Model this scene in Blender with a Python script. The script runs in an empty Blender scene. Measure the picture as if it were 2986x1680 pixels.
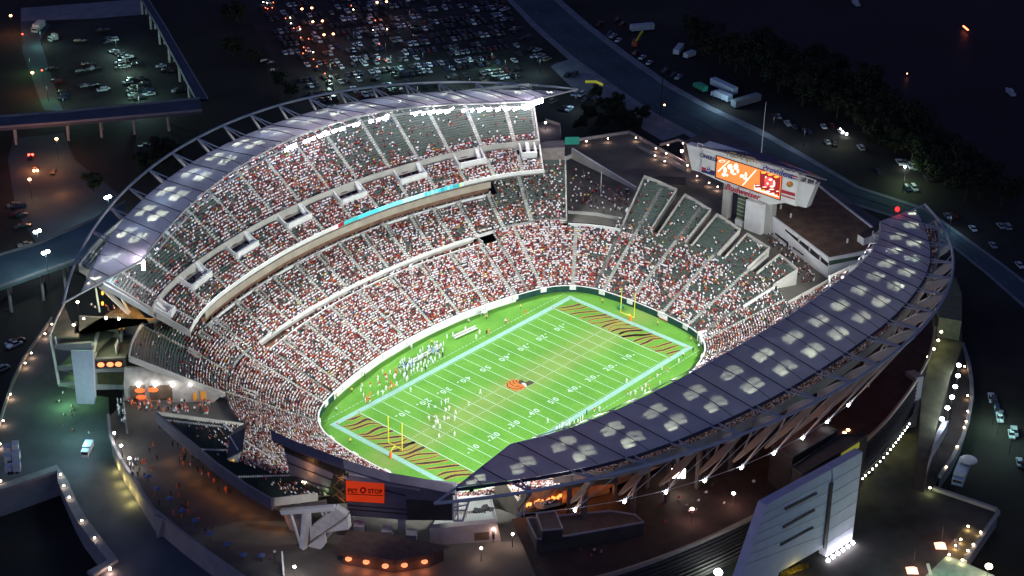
import bpy, bmesh, math, random
import numpy as np
from mathutils import Vector, Matrix
R = math.radians
scn = bpy.context.scene
SKY = 2.8; FLP = 98000; SPOTA = 95; UPP = 620; FLC = (.93, 1.0, .97)
COL = scn.collection
random.seed(7); rng = np.random.RandomState(7)

# ------------------------------------------------------------------ camera
cd = bpy.data.cameras.new('camera'); cam = bpy.data.objects.new('camera', cd); COL.objects.link(cam)
cam.location = (-362.3117, -310.6301, 286.1210)
cam.rotation_euler = (1.0850247, -0.0172997, -0.8471822)
cd.sensor_width = 36.0; cd.lens = 5159.1446 / 2986 * 36.0
cd.clip_start = 5; cd.clip_end = 6000
scn.camera = cam

# ------------------------------------------------------------------ dusk sky
w = bpy.data.worlds.new('World'); scn.world = w; w.use_nodes = True
nt = w.node_tree; nt.nodes.clear()
sky = nt.nodes.new('ShaderNodeTexSky'); sky.sky_type = 'NISHITA'; sky.sun_disc = False
sky.sun_elevation = R(-3.0); sky.sun_rotation = R(250); sky.air_density = 1.0; sky.dust_density = 1.0; sky.ozone_density = 2.6
bg = nt.nodes.new('ShaderNodeBackground'); bg.inputs['Strength'].default_value = SKY
ow = nt.nodes.new('ShaderNodeOutputWorld')
nt.links.new(sky.outputs[0], bg.inputs['Color']); nt.links.new(bg.outputs[0], ow.inputs['Surface'])
scn.view_settings.view_transform = 'Standard'; scn.view_settings.look = 'None'
scn.view_settings.exposure = 0; scn.view_settings.gamma = 1; scn.view_settings.use_curve_mapping = False
try:
    scn.cycles.use_light_tree = True
    scn.cycles.max_bounces = 5; scn.cycles.diffuse_bounces = 2; scn.cycles.glossy_bounces = 2
    scn.cycles.transmission_bounces = 3; scn.cycles.sample_clamp_indirect = 6; scn.cycles.caustics_reflective = False; scn.cycles.caustics_refractive = False
    scn.cycles.use_denoising = True
except Exception: pass

# ------------------------------------------------------------------ helpers
CAMP = np.array(cam.location); CR = np.array(cam.rotation_euler.to_matrix()); FPX = 5159.1446
def ray(px): return CR @ np.array([px[0]-1493., 840.-px[1], -FPX])
def at(px, z):
    d = ray(px); t = (z-CAMP[2])/d[2]; q = CAMP+t*d; return (float(q[0]), float(q[1]), float(q[2]))
def ata(px, ax, v):
    d = ray(px); t = (v-CAMP[ax])/d[ax]; q = CAMP+t*d; return (float(q[0]), float(q[1]), float(q[2]))
def pj(p):
    v = (np.array(p)-CAMP) @ CR; return (1493+FPX*v[0]/-v[2], 840-FPX*v[1]/-v[2])
def prn(z, s, o, *pts):      # points read in an enlarged crop (origin o, scale s) on the level z
    return [at((o[0]+a/s, o[1]+b/s), z) for a, b in pts]

def mat(name, col, rough=.8, metal=0., var=.12, scale=.6, emit=None, es=0., spec=.3, bump=0., transl=0., col2=None, detail=4):
    m = bpy.data.materials.new(name); m.use_nodes = True; n = m.node_tree; b = n.nodes['Principled BSDF']
    b.inputs['Roughness'].default_value = rough; b.inputs['Metallic'].default_value = metal
    b.inputs['Specular IOR Level'].default_value = spec
    tc = n.nodes.new('ShaderNodeTexCoord'); nz = n.nodes.new('ShaderNodeTexNoise')
    nz.inputs['Scale'].default_value = scale; nz.inputs['Detail'].default_value = detail
    n.links.new(tc.outputs['Object'], nz.inputs['Vector'])
    cr = n.nodes.new('ShaderNodeValToRGB')
    c = Vector(col); lo = c*(1-var*1.6); hi = c*(1+var*1.6)
    if col2: lo = c; hi = Vector(col2)
    cr.color_ramp.elements[0].position = .3; cr.color_ramp.elements[1].position = .7
    cr.color_ramp.elements[0].color = (*lo, 1); cr.color_ramp.elements[1].color = (*[min(1, v) for v in hi], 1)
    n.links.new(nz.outputs['Fac'], cr.inputs['Fac']); n.links.new(cr.outputs['Color'], b.inputs['Base Color'])
    if emit: b.inputs['Emission Color'].default_value = (*emit, 1); b.inputs['Emission Strength'].default_value = es
    if bump:
        bp = n.nodes.new('ShaderNodeBump'); bp.inputs['Strength'].default_value = bump
        n.links.new(nz.outputs['Fac'], bp.inputs['Height']); n.links.new(bp.outputs[0], b.inputs['Normal'])
    if transl:
        tr = n.nodes.new('ShaderNodeBsdfTranslucent'); mx = n.nodes.new('ShaderNodeMixShader'); mx.inputs[0].default_value = transl
        n.links.new(cr.outputs['Color'], tr.inputs['Color']); o = n.nodes['Material Output']
        n.links.new(b.outputs[0], mx.inputs[1]); n.links.new(tr.outputs[0], mx.inputs[2]); n.links.new(mx.outputs[0], o.inputs['Surface'])
    return m
def emi(name, col, s):
    m = bpy.data.materials.new(name); m.use_nodes = True; b = m.node_tree.nodes['Principled BSDF']
    b.inputs['Base Color'].default_value = (*[c*.5 for c in col], 1)
    b.inputs['Emission Color'].default_value = (*col, 1); b.inputs['Emission Strength'].default_value = s
    return m
def attrmat(name, rough=.85):
    m = bpy.data.materials.new(name); m.use_nodes = True; n = m.node_tree; b = n.nodes['Principled BSDF']
    a = n.nodes.new('ShaderNodeAttribute'); a.attribute_name = 'tint'
    n.links.new(a.outputs['Color'], b.inputs['Base Color']); b.inputs['Roughness'].default_value = rough
    b.inputs['Specular IOR Level'].default_value = .2
    return m

class MB:
    """collects polygons and links them as one mesh object"""
    def __init__(s): s.v = []; s.f = []; s.m = []; s.cur = 0
    def add(s, vs, fs):
        b = len(s.v); s.v += [tuple(map(float, p)) for p in vs]
        for f in fs: s.f.append(tuple(b+i for i in f)); s.m.append(s.cur)
        return s
    def quad(s, a, b, c, d): return s.add([a, b, c, d], [(0, 1, 2, 3)])
    def poly(s, pts): return s.add(pts, [tuple(range(len(pts)))])
    def box(s, c, sz, rz=0., sh=None):
        x, y, z = [v/2 for v in sz]; vs = []
        for dz in (-z, z):
            for dx, dy in ((-x, -y), (x, -y), (x, y), (-x, y)):
                vs.append((c[0]+dx*math.cos(rz)-dy*math.sin(rz), c[1]+dx*math.sin(rz)+dy*math.cos(rz), c[2]+dz))
        return s.add(vs, [(3, 2, 1, 0), (4, 5, 6, 7), (0, 1, 5, 4), (1, 2, 6, 5), (2, 3, 7, 6), (3, 0, 4, 7)])
    def prism(s, pts, z0, z1):
        n = len(pts); a = sum(pts[i][0]*pts[(i+1) % n][1]-pts[(i+1) % n][0]*pts[i][1] for i in range(n))
        if a < 0: pts = pts[::-1]
        z0s = z0 if hasattr(z0, '__len__') else [z0]*n; z1s = z1 if hasattr(z1, '__len__') else [z1]*n
        vs = [(p[0], p[1], z) for p, z in zip(pts, z0s)]+[(p[0], p[1], z) for p, z in zip(pts, z1s)]
        return s.add(vs, [tuple(range(n))[::-1], tuple(range(n, 2*n))]+[(i, (i+1) % n, n+(i+1) % n, n+i) for i in range(n)])
    def bar(s, a, b, w, h=None):
        a = Vector(a); b = Vector(b); h = h or w; d = (b-a)
        if d.length < 1e-6: return s
        d.normalize(); up = Vector((0, 0, 1)) if abs(d.z) < .95 else Vector((1, 0, 0))
        x = d.cross(up).normalized()*w/2; y = x.cross(d).normalized()*h/2
        vs = [p+q for p in (a, b) for q in (-x-y, x-y, x+y, -x+y)]
        return s.add(vs, [(0, 1, 2, 3), (7, 6, 5, 4), (4, 5, 1, 0), (5, 6, 2, 1), (6, 7, 3, 2), (7, 4, 0, 3)])
    def tube(s, pts, r, n=6, r1=None):
        P = [Vector(p) for p in pts]; m = len(P); rings = []
        for i, p in enumerate(P):
            d = (P[min(i+1, m-1)]-P[max(i-1, 0)]).normalized()
            up = Vector((0, 0, 1)) if abs(d.z) < .95 else Vector((1, 0, 0))
            x = d.cross(up).normalized(); y = x.cross(d).normalized()
            rr = r if r1 is None else r+(r1-r)*i/(m-1)
            rings += [p+(x*math.cos(2*math.pi*k/n)+y*math.sin(2*math.pi*k/n))*rr for k in range(n)]
        fs = [(i*n+k, i*n+(k+1) % n, (i+1)*n+(k+1) % n, (i+1)*n+k) for i in range(m-1) for k in range(n)]
        fs += [tuple(range(n))[::-1], tuple((m-1)*n+k for k in range(n))]
        return s.add(rings, fs)
    def strip(s, A, B):
        n = len(A); return s.add(list(A)+list(B), [(i, i+1, n+i+1, n+i) for i in range(n-1)])
    def ribbon(s, A, t, h, n=None):
        """wall of thickness t standing on polyline A (z from A), height h"""
        L = []; m = len(A)
        for i in range(m):
            a = A[max(i-1, 0)]; b = A[min(i+1, m-1)]; dx, dy = b[0]-a[0], b[1]-a[1]; q = math.hypot(dx, dy) or 1
            nx, ny = -dy/q*t/2, dx/q*t/2; L.append(((A[i][0]-nx, A[i][1]-ny), (A[i][0]+nx, A[i][1]+ny), A[i][2]))
        vs = []
        for (p, q2, z) in L:
            hh = h
            vs += [(p[0], p[1], z), (q2[0], q2[1], z), (q2[0], q2[1], z+hh), (p[0], p[1], z+hh)]
        fs = []
        for i in range(m-1):
            for k in range(4): fs.append((4*i+k, 4*i+(k+1) % 4, 4*i+4+(k+1) % 4, 4*i+4+k))
        fs += [(3, 2, 1, 0), (4*m-4, 4*m-3, 4*m-2, 4*m-1)]
        return s.add(vs, fs)
    def sphere(s, c, r, n=8, sz=1.):
        vs = [(c[0], c[1], c[2]-r*sz)]; k = n//2
        for i in range(1, k):
            t = -math.pi/2+math.pi*i/k
            for j in range(n): vs.append((c[0]+r*math.cos(t)*math.cos(2*math.pi*j/n), c[1]+r*math.cos(t)*math.sin(2*math.pi*j/n), c[2]+r*sz*math.sin(t)))
        vs.append((c[0], c[1], c[2]+r*sz)); fs = [(0, 1+(j+1) % n, 1+j) for j in range(n)]
        for i in range(k-2):
            for j in range(n): a = 1+i*n; fs.append((a+j, a+(j+1) % n, a+n+(j+1) % n, a+n+j))
        a = 1+(k-2)*n; fs += [(a+j, a+(j+1) % n, len(vs)-1) for j in range(n)]
        return s.add(vs, fs)
    def mesh(s, name, mats):
        me = bpy.data.meshes.new(name); me.from_pydata(s.v, [], s.f)
        for m in (mats if isinstance(mats, (list, tuple)) else [mats]): me.materials.append(m)
        if max(s.m or [0]): me.polygons.foreach_set('material_index', s.m)
        me.update(); return me
    def build(s, name, mats, parent=None, label=None, cat=None, group=None, kind=None, loc=None):
        o = bpy.data.objects.new(name, s.mesh(name, mats)); COL.objects.link(o)
        if parent: o.parent = parent
        if loc is not None: o.location = loc
        tag(o, label, cat, group, kind); return o
def tag(o, label=None, cat=None, group=None, kind=None):
    for k, v in (('label', label), ('category', cat), ('group', group), ('kind', kind)):
        if v: o[k] = v
    return o
def empty(name, loc=(0, 0, 0), rz=0., label=None, cat=None, group=None):
    o = bpy.data.objects.new(name, None); COL.objects.link(o); o.location = loc; o.rotation_euler = (0, 0, rz)
    return tag(o, label, cat, group)
def copy_tree(o, parent=None):
    c = o.copy(); COL.objects.link(c)
    if parent: c.parent = parent
    for ch in list(o.children): copy_tree(ch, c)
    return c
def lamp(name, kind, loc, power, col=(1, 1, 1), target=None, parent=None, **kw):
    ld = bpy.data.lights.new(name, kind); ld.energy = power; ld.color = col
    for k, v in kw.items(): setattr(ld, k, v)
    o = bpy.data.objects.new(name, ld); COL.objects.link(o); o.location = loc
    if target is not None: o.rotation_euler = (Vector(target)-Vector(loc)).to_track_quat('-Z', 'Y').to_euler()
    if parent: o.parent = parent
    return o
def textmesh(body, size, mat_, M, parent=None, name='lettering', ext=.02, shear=0., align='CENTER', sx=1.):
    cu = bpy.data.curves.new(name, 'FONT'); cu.body = body; cu.size = size; cu.extrude = ext; cu.shear = shear
    cu.align_x = align; cu.align_y = 'CENTER'; cu.resolution_u = 2; cu.offset = size*.012
    t = bpy.data.objects.new(name, cu); COL.objects.link(t)
    dg = bpy.context.evaluated_depsgraph_get(); me = bpy.data.meshes.new_from_object(t.evaluated_get(dg))
    bpy.data.objects.remove(t); me.materials.clear(); me.materials.append(mat_)
    me.transform(M @ Matrix.Diagonal((sx, 1, 1, 1)))
    o = bpy.data.objects.new(name, me); COL.objects.link(o)
    if parent: o.parent = parent
    return o
def frame(o, x, y):
    """4x4 matrix with origin o, local x axis, local y axis"""
    x = Vector(x).normalized(); y = Vector(y); z = x.cross(y).normalized(); y = z.cross(x)
    return Matrix(((x[0], y[0], z[0], o[0]), (x[1], y[1], z[1], o[1]), (x[2], y[2], z[2], o[2]), (0, 0, 0, 1)))

# ------------------------------------------------------------------ stadium plan: a closed curve (field wall) and its outward normals
Q = [(0, 42.3), (17, 41.4), (25, 40.2), (35, 38.2), (45, 35.6), (50, 33.9), (55, 31.5), (58.5, 28.4), (61.2, 24.5), (63, 20), (64.4, 10), (64.8, 0)]
def _quarter():
    P_ = np.array(Q, float); g0 = np.array([-P_[1, 0], P_[1, 1]]); g1 = np.array([P_[-2, 0], -P_[-2, 1]])
    A = np.vstack([g0, P_, g1]); out = []
    for i in range(1, len(A)-2):
        p0, p1, p2, p3 = A[i-1], A[i], A[i+1], A[i+2]
        for t in np.linspace(0, 1, 16, endpoint=False):
            out.append(.5*((2*p1)+(-p0+p2)*t+(2*p0-5*p1+4*p2-p3)*t*t+(-p0+3*p1-3*p2+p3)*t**3))
    out.append(P_[-1]); return np.array(out)
_q = _quarter()
_loop = np.vstack([_q, (_q*[1, -1])[::-1][1:], (_q*[-1, -1])[1:], (_q*[-1, 1])[::-1][1:-1]])
_seg = np.linalg.norm(np.roll(_loop, -1, 0)-_loop, axis=1); LOOPL = _seg.sum(); _cum = np.r_[0, np.cumsum(_seg)]; _LP = np.vstack([_loop, _loop[:1]])
NW = 2400; _S = np.linspace(0, LOOPL, NW, endpoint=False)
def _sm(a, k):
    ker = np.hanning(k+2)[1:-1]; ker /= ker.sum(); b = np.r_[a[-k:], a, a[:k]]; return np.convolve(b, ker, 'same')[k:-k]
WX = _sm(np.interp(_S, _cum, _LP[:, 0]), 61); WY = _sm(np.interp(_S, _cum, _LP[:, 1]), 61)
NX = -(np.roll(WY, -1)-np.roll(WY, 1)); NY = np.roll(WX, -1)-np.roll(WX, 1); _n = np.hypot(NX, NY); NX /= _n; NY /= _n
NX = _sm(NX, 121); NY = _sm(NY, 121); _n = np.hypot(NX, NY); NX /= _n; NY /= _n
def PS(s, d):
    """plan point: s = fraction round the field (0 left side, .25 far end, .5 right side, .75 near end), d = metres outward"""
    u = (np.asarray(s, float) % 1)*NW; i = np.floor(u).astype(int) % NW; j = (i+1) % NW; f = u-np.floor(u)
    return (WX[i]*(1-f)+WX[j]*f+(NX[i]*(1-f)+NX[j]*f)*d, WY[i]*(1-f)+WY[j]*f+(NY[i]*(1-f)+NY[j]*f)*d)
def P3(s, d, z):
    x, y = PS(s, d); return (float(x), float(y), float(z))
def arc(s0, s1, d, z, step=.006):
    n = max(2, int(abs(s1-s0)/step)+1); out = []
    for t in np.linspace(0, 1, n):
        s = s0+(s1-s0)*t; dd = d(s) if callable(d) else d; zz = z(s) if callable(z) else z
        out.append(P3(s, dd, zz))
    return out
def lerpz(tab, x):
    return float(np.interp(x, [a for a, b in tab], [b for a, b in tab]))
# ------------------------------------------------------------------ materials
M_conc = mat('concrete', (.42, .40, .36), .85, var=.12, scale=.15)
M_conc2 = mat('concrete_step', (.36, .34, .31), .9, var=.14, scale=.2)
M_aisle = mat('aisle_concrete', (.52, .51, .46), .85, var=.1, scale=.4)
M_seat = mat('seat_plastic', (.085, .112, .095), .55, var=.2, scale=2)
M_white = mat('white_painted_wall', (.72, .71, .68), .6, var=.06, scale=.3)
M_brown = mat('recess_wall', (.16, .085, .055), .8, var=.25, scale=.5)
M_dark = mat('dark_glass', (.03, .025, .028), .25, var=.2, scale=.3, spec=.5)
M_steel = mat('painted_steel', (.50, .49, .50), .45, metal=.1, var=.06, scale=.3)
M_fabric = mat('roof_membrane', (.58, .53, .61), .55, var=.07, scale=.08, transl=.34)
M_seam = mat('roof_seam', (.05, .045, .07), .6, var=.1)
M_wallg = mat('green_padding', (.012, .055, .045), .6, var=.15, scale=.5)
M_yellow = mat('goal_yellow', (.85, .72, .04), .4, var=.03)
M_orange = mat('orange_pad', (.9, .18, .02), .6, var=.05)
M_tan = mat('tan_concrete', (.36, .31, .25), .85, var=.1, scale=.3)
M_dkc = mat('shaded_concrete', (.10, .085, .08), .9)  # darker copy of the concrete, shade under the right roof put into its colour
M_black = mat('black_paint', (.02, .02, .022), .6, var=.2)
M_people = attrmat('clothing')

zl = lambda d: 1.4+.49*d
zm = lambda d: 13.4+.60*(d-24.6)
zu = lambda d: 28.2+.62*(d-37.9)
zt = lambda d: 35.4+.68*(d-48.9)
def sym(s): return min(s % 1, 1-s % 1)
def fold(s):                      # distance from the nearer side centre
    s = s % .5; return min(s, .5-s)
def dMF(s): return lerpz([(0, 24.1), (.05, 24.4), (.1, 25.5), (.135, 26.5), (.155, 27.0), (.18, 27.6)], fold(s))
LOWA = [.017, .050, .081, .112, .143, .172, .201, .232]
LOWS = sorted(LOWA+[.5-a for a in LOWA]+[.5+a for a in LOWA]+[1-a for a in LOWA])
FAR = [(.168, 24.2), (.190, 24.2), (.1935, 47.3), (.21, 44.9), (.24, 41.5), (.27, 38.6), (.30, 36.6), (.317, 35.7), (.3175, 28.5), (.335, 27.2)]
NEAR = [(.6475, 9.0), (.655, 8.6), (.69, 8.4), (.6901, 27.2), (.7045, 27.2), (.7046, 62.3), (.72, 60), (.748, 56.4), (.771, 53.8), (.79, 53), (.8024, 53), (.8025, 27.2), (.832, 27.6)]
def dlow(s):
    s %= 1
    if .168 <= s <= .335: return lerpz(FAR, s)
    if .6475 <= s <= .832: return lerpz(NEAR, s)
    return 21.7 if fold(s) < .128 else dMF(s)-.5

KEEP = []
def rows(mb, s0, s1, dlo, dhi, prof, gaps=(), depth=.8, step=.0055, seats=None, occ=None, under=None):
    """stepped terraces between two radial lines: material 0 = concrete, 1 = seats; seat places are appended to seats"""
    n = max(1, round((s1-s0)/step)); ss = [s0+(s1-s0)*i/n for i in range(n+1)]
    d = dlo; dmax = max(dhi(s) for s in ss) if callable(dhi) else dhi
    dh = dhi if callable(dhi) else (lambda s: dhi)
    while d+depth <= dmax+1e-6:
        run = [(a, b) for a, b in zip(ss, ss[1:]) if d+depth <= dh((a+b)/2)+.05 and not any(g0 < (a+b)/2 < g1 and gd0 < d < gd1 for g0, g1, gd0, gd1 in gaps)]
        z = prof(d); zp = prof(d-depth)
        for a, b in run:
            mb.cur = 0
            mb.quad(P3(a, d, zp), P3(b, d, zp), P3(b, d, z), P3(a, d, z))
            mb.quad(P3(a, d, z), P3(b, d, z), P3(b, d+depth, z), P3(a, d+depth, z))
            mb.cur = 1
            if True:
                mg = .68/(math.hypot(float(PS(a+.001, d)[0]-PS(a, d)[0]), float(PS(a+.001, d)[1]-PS(a, d)[1]))*1000); a, b = max(a, s0+mg), min(b, s1-mg)
                if b-a < 1e-5: continue
            A = [P3(a, d+.34, z+.40), P3(b, d+.34, z+.40), P3(b, d+.68, z+.42), P3(a, d+.68, z+.42), P3(b, d+.76, z+.84), P3(a, d+.76, z+.84), P3(a, d+.34, z+.30), P3(b, d+.34, z+.30), P3(b, d+.78, z+.30), P3(a, d+.78, z+.30)]
            mb.add(A, [(0, 1, 2, 3), (3, 2, 4, 5), (6, 7, 1, 0), (5, 4, 8, 9)])
            if seats is not None and occ is not None:
                p, q2 = PS(a, d+.5), PS(b, d+.5); Ls = math.hypot(q2[0]-p[0], q2[1]-p[1]); k = max(1, int(Ls/.48))
                for i in range(k):
                    t = (i+.5)/k; s_ = a+(b-a)*t
                    if min(t2 for t2 in (abs(s_-s0), abs(s_-s1)))*math.hypot(float(PS(s0+.001, d)[0]-PS(s0, d)[0]), float(PS(s0+.001, d)[1]-PS(s0, d)[1]))*1000 < .75: continue
                    if random.random() < occ(s_, d): seats.append((p[0]+(q2[0]-p[0])*t, p[1]+(q2[1]-p[1])*t, z, s_))
        d += depth
    mb.cur = 0
    if under:
        for a, b in zip(ss, ss[1:]):
            h0, h1 = dlo, dh((a+b)/2); 
            mb.quad(P3(a, h1, prof(h1)-under), P3(b, h1, prof(h1)-under), P3(b, h0, prof(h0)-under), P3(a, h0, prof(h0)-under))
            mb.quad(P3(a, h1, prof(h1)-under), P3(a, h1, prof(h1)), P3(b, h1, prof(h1)), P3(b, h1, prof(h1)-under))
        for s_ in (s0, s1):
            h1 = dh(min(max(s_, s0+1e-4), s1-1e-4)); mb.poly([P3(s_, dlo, prof(dlo)-under), P3(s_, h1, prof(h1)-under), P3(s_, h1, prof(h1)), P3(s_, dlo, prof(dlo))])
def aisle(parent, s, d0, d1, prof, w=1.35, name='aisle_stairs', step=.8):
    mb = MB(); d = d0
    while d < d1-.1:
        x0, y0 = PS(s, d); x1, y1 = PS(s, min(d+step, d1)); L = math.hypot(x1-x0, y1-y0) or 1; ux, uy = (x1-x0)/L, (y1-y0)/L; px, py = -uy*w/2, ux*w/2
        z = prof(d)+.26; z0 = prof(d-step)+.02
        mb.add([(x0-px, y0-py, z), (x0+px, y0+py, z), (x1+px, y1+py, z), (x1-px, y1-py, z), (x0-px, y0-py, z0), (x0+px, y0+py, z0), (x1+px, y1+py, z0), (x1-px, y1-py, z0)],
               [(0, 1, 2, 3)[::-1], (4, 5, 1, 0), (5, 6, 2, 1), (7, 4, 0, 3)])
        d += step
    mb.build(name, [M_aisle], parent)

CROWD = []; 
# ------------------------------------------------------------------ lower bowl
bowl = empty('seating_bowl', label='lower ring of seating that runs all the way round the green field', cat='seating stand')
def hsh(s, d): v = math.sin(s*937.1+d*2.39)*43758.5; return v-math.floor(v)
def occ_low(s, d):
    s %= 1
    if .18 < s < .335:
        if d < 12: p = .90
        elif d < 24: p = .76
        else: p = .32 if d < 29 else .07
        if d > 24 and s > .29: p = max(p, .28)
        if hsh(round(s*75)/75, round(d/2.4)) > .74: p *= .35
        return p
    if .67 < s < .83:
        if d < 30: return .86
        if d < 34: return .7
        if d < 44: return .82 if .735 < s < .776 else .10
        return (.45 if d < 47 and .742 < s < .765 else (.22 if s < .72 and d < 52 else .015))
    p = .97
    if hsh(round(s*110)/110, round(d/1.6)) > .95: p *= .55
    return p
SLOTS = [.2125, .2435, .2745, .3015]
gaps_far = [(a-.0030, a+.0030, 27.0, 60) for a in SLOTS]
edges = LOWS+[LOWS[0]+1]
for a, b in zip(edges, edges[1:]):
    g = gaps_far if .16 < a < .34 else ()
    # extra cuts so the far blocks end cleanly
    cuts = [a, b]
    for c in (.1925, .317, .128, .372, .628, .872, .7045, .8025, .6475, .6901):
        if a < c < b: cuts.append(c)
    cuts.sort(); mb = MB()
    for c0, c1 in zip(cuts, cuts[1:]):
        rows(mb, c0, c1, .9, dlow, zl, g, seats=CROWD, occ=occ_low, step=.0031 if g else .0055)
    mb.build('seating_section', [M_conc2, M_seat], bowl)
for s in LOWS:
    top = dlow(s)
    if .19 < s < .32: top = 27.0
    aisle(bowl, s, .9, min(top, 27.4), zl)
    if .7046 < s < .802: aisle(bowl, s, 35, dlow(s), zl)
# front wall: white along the sidelines, dark green round the ends
def wallpart(s0, s1, m, nm, h=2.35):
    mb = MB(); mb.ribbon(arc(s0, s1, .25, 0), .25, h); mb.cur = 1; mb.ribbon(arc(s0, s1, .45, h), .5, .12); mb.build(nm, [m, M_white], bowl)
wallpart(-.128, .113, M_white, 'field_wall'); wallpart(.387, .628, M_white, 'field_wall')
wallpart(.113, .318, M_wallg, 'padded_wall', 2.2); wallpart(.323, .387, M_wallg, 'padded_wall', 2.2)
wallpart(.628, .872, M_wallg, 'padded_wall', 2.2)
mb = MB()
for i in range(400):
    a, b = i/400, (i+1)/400; mb.quad(P3(a, .3, 2.2), P3(b, .3, 2.2), P3(b, 1.0, 1.9), P3(a, 1.0, 1.9))
mb.build('front_walkway', [M_white], bowl)
# small stair landings at the foot of every aisle
for s in LOWS:
    x, y = PS(s, .3); x1, y1 = PS(s, 1.3); MB().box((x, y, 1.7), (2.2, .9, 1.5), math.atan2(y1-y, x1-x)+math.pi/2).build('aisle_landing', [M_white], bowl)
# stair tunnels cut in the rows, just above mid height
def tunnel(parent, s, d0, d1, prof, w=1.9, h=1.0):
    mb = MB()
    for sg in (-1, 1):
        A = []
        for t in np.linspace(0, 1, 4):
            d = d0+(d1-d0)*t; x, y = PS(s, d); nx, ny = PS(s, d+1); ux, uy = nx-x, ny-y; A.append((x-uy*w/2*sg, y+ux*w/2*sg, prof(d)+.1))
        mb.ribbon(A, .22, h)
    x, y = PS(s, d0); nx, ny = PS(s, d0+1); ux, uy = nx-x, ny-y
    mb.cur = 1
    for t in range(5):
        d = d0+(d1-d0)*t/5; x, y = PS(s, d); x2, y2 = PS(s, d+(d1-d0)/5)
        mb.quad((x-uy*w/2, y+ux*w/2, prof(d0)+.38+.05*t), (x+uy*w/2, y-ux*w/2, prof(d0)+.38+.05*t), (x2+uy*w/2, y2-ux*w/2, prof(d)+.42), (x2-uy*w/2, y2+ux*w/2, prof(d)+.42))
    mb.cur = 0
    x, y = PS(s, d1); mb.ribbon([(x-uy*w/2, y+ux*w/2, prof(d1)), (x+uy*w/2, y-ux*w/2, prof(d1))], .22, h)
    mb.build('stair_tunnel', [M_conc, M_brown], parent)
for a in LOWA[:4]:
    for s in (a, -a, .5-a, .5+a): tunnel(bowl, s+.0, 17.2, 21.6, zl)
for s in (.832-.0, .80, .852): tunnel(bowl, s-.0, 18.3, 22.5, zl) if s > .82 else None
# rear parapet, box seats and lounge front under the middle deck
for s0, s1 in ((-.131, .1145), (.3855, .631)):
    mb = MB(); mb.ribbon(arc(s0, s1, 22.3, 11.6), .35, 1.15); mb.build('rear_parapet', [M_white], bowl)
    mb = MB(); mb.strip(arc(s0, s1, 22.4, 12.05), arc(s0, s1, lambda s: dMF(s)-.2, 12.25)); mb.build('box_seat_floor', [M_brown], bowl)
    mb = MB(); mb.ribbon(arc(s0, s1-.004, lambda s: dMF(s)-.05, 12.2), .25, 1.1); mb.build('lounge_front', [M_conc], bowl)
    n = int((s1-s0)*LOOPL*1.2)
    for i in range(n):
        s = s0+(s1-s0)*random.random(); x, y = PS(s, random.choice((22.9, 23.5))); CROWD.append((x, y, 12.1, s))
    for s in (s0, s1): 
        x, y = PS(s, 22.2); x1, y1 = PS(s, dMF(s)); MB().ribbon([(x, y, 11.4), (x1, y1, 11.4)], .3, 2.2).build('lounge_end_wall', [M_conc], bowl)
# far-end finger blocks: parapets round every block
blk = [.1925]+SLOTS+[.317]
for i in range(5):
    a = blk[i]+(.0034 if i else 0); b = blk[i+1]-(.0034 if i < 4 else 0)
    A = [P3(a, d, zl(d)) for d in np.linspace(27.2, dlow(a+.001)+.3, 10)]; top = arc(a, b, lambda s: dlow(min(max(s, .1937), .3169))+.35, lambda s: zl(dlow(min(max(s, .1937), .3169))), .003)
    Bq = [P3(b, d, zl(d)) for d in np.linspace(dlow(b-.001)+.3, 27.2, 10)]
    MB().ribbon(A+top[1:-1]+Bq, .35, 1.1).build('block_parapet', [M_conc], bowl)
    # side and rear walls down to the concourse
    mb = MB(); W = A+top[1:-1]+Bq
    for p, q2 in zip(W, W[1:]): mb.quad((p[0], p[1], 13.9), (q2[0], q2[1], 13.9), (q2[0], q2[1], q2[2]+.1), (p[0], p[1], p[2]+.1))
    mb.build('block_side_wall', [M_conc], bowl)
# rim wall of the bowl at the corners of the far end
MB().ribbon(arc(.1685, .1925, 24.5, 13.2), .5, 1.3).build('rim_wall', [M_white], bowl)
MB().ribbon([P3(.3185, d, zl(d)) for d in np.linspace(16, 27, 8)], .6, 1.1).build('rim_wall', [M_white], bowl)
# walls of the field tunnel in the far right corner
mb = MB(); mb.ribbon([P3(.319, d, 0) for d in np.linspace(0, 9, 6)], .8, 3.4); mb.ribbon([P3(.3235, d, 0) for d in np.linspace(0, 9, 6)], .5, 3.0); mb.build('tunnel_wall', [M_white], bowl)

# ------------------------------------------------------------------ grandstands (left, and its mirror on the right)
UPA = [.0135, .0405, .0675, .0945, .1215, .1405, .1530]
def occ_up(s, d):
    s = (s+.5) % 1-.5
    if s > .02: f = lerpz([(.02, .9), (.05, .35), (.07, .12), (.16, .03)], s) if d > 51 else .9
    else: f = .9
    if d > 49 and s > .0: f = max(f, .75*max(0, 1-(d-49)/lerpz([(0, 30), (.06, 12), (.1, 5), (.16, 3)], s)))
    if s < -.06 and d > 51: f = lerpz([(-.16, .05), (-.135, .18), (-.11, .45), (-.08, .8), (-.06, .9)], s)*(1 if d < 58 else .7)
    if s > -.05 and d < 49 and s < .02 : f = .88
    if hsh(round(s*140)/140, round(d/1.7)+9) > .86: f *= .35
    if s < -.13 and d < 49: f = .62
    if s < -.12 and hsh(round(s*170)/170, round(d/2)) > .6: f *= .5
    return f
def occ_mid(s, d):
    s = (s+.5) % 1-.5
    p = .88
    if hsh(round(s*90)/90, round(d/1.6)) > .78: p = .5
    if s > .13: p = .55 if d < 33 else .28
    if s < -.155 and d > 33: p = .55
    if s < -.155 and d > 36: p = .16
    if s < -.155 and d > 40: p = .04
    if -.155 < s < -.14 and d > 36: p = .5
    return p
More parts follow.
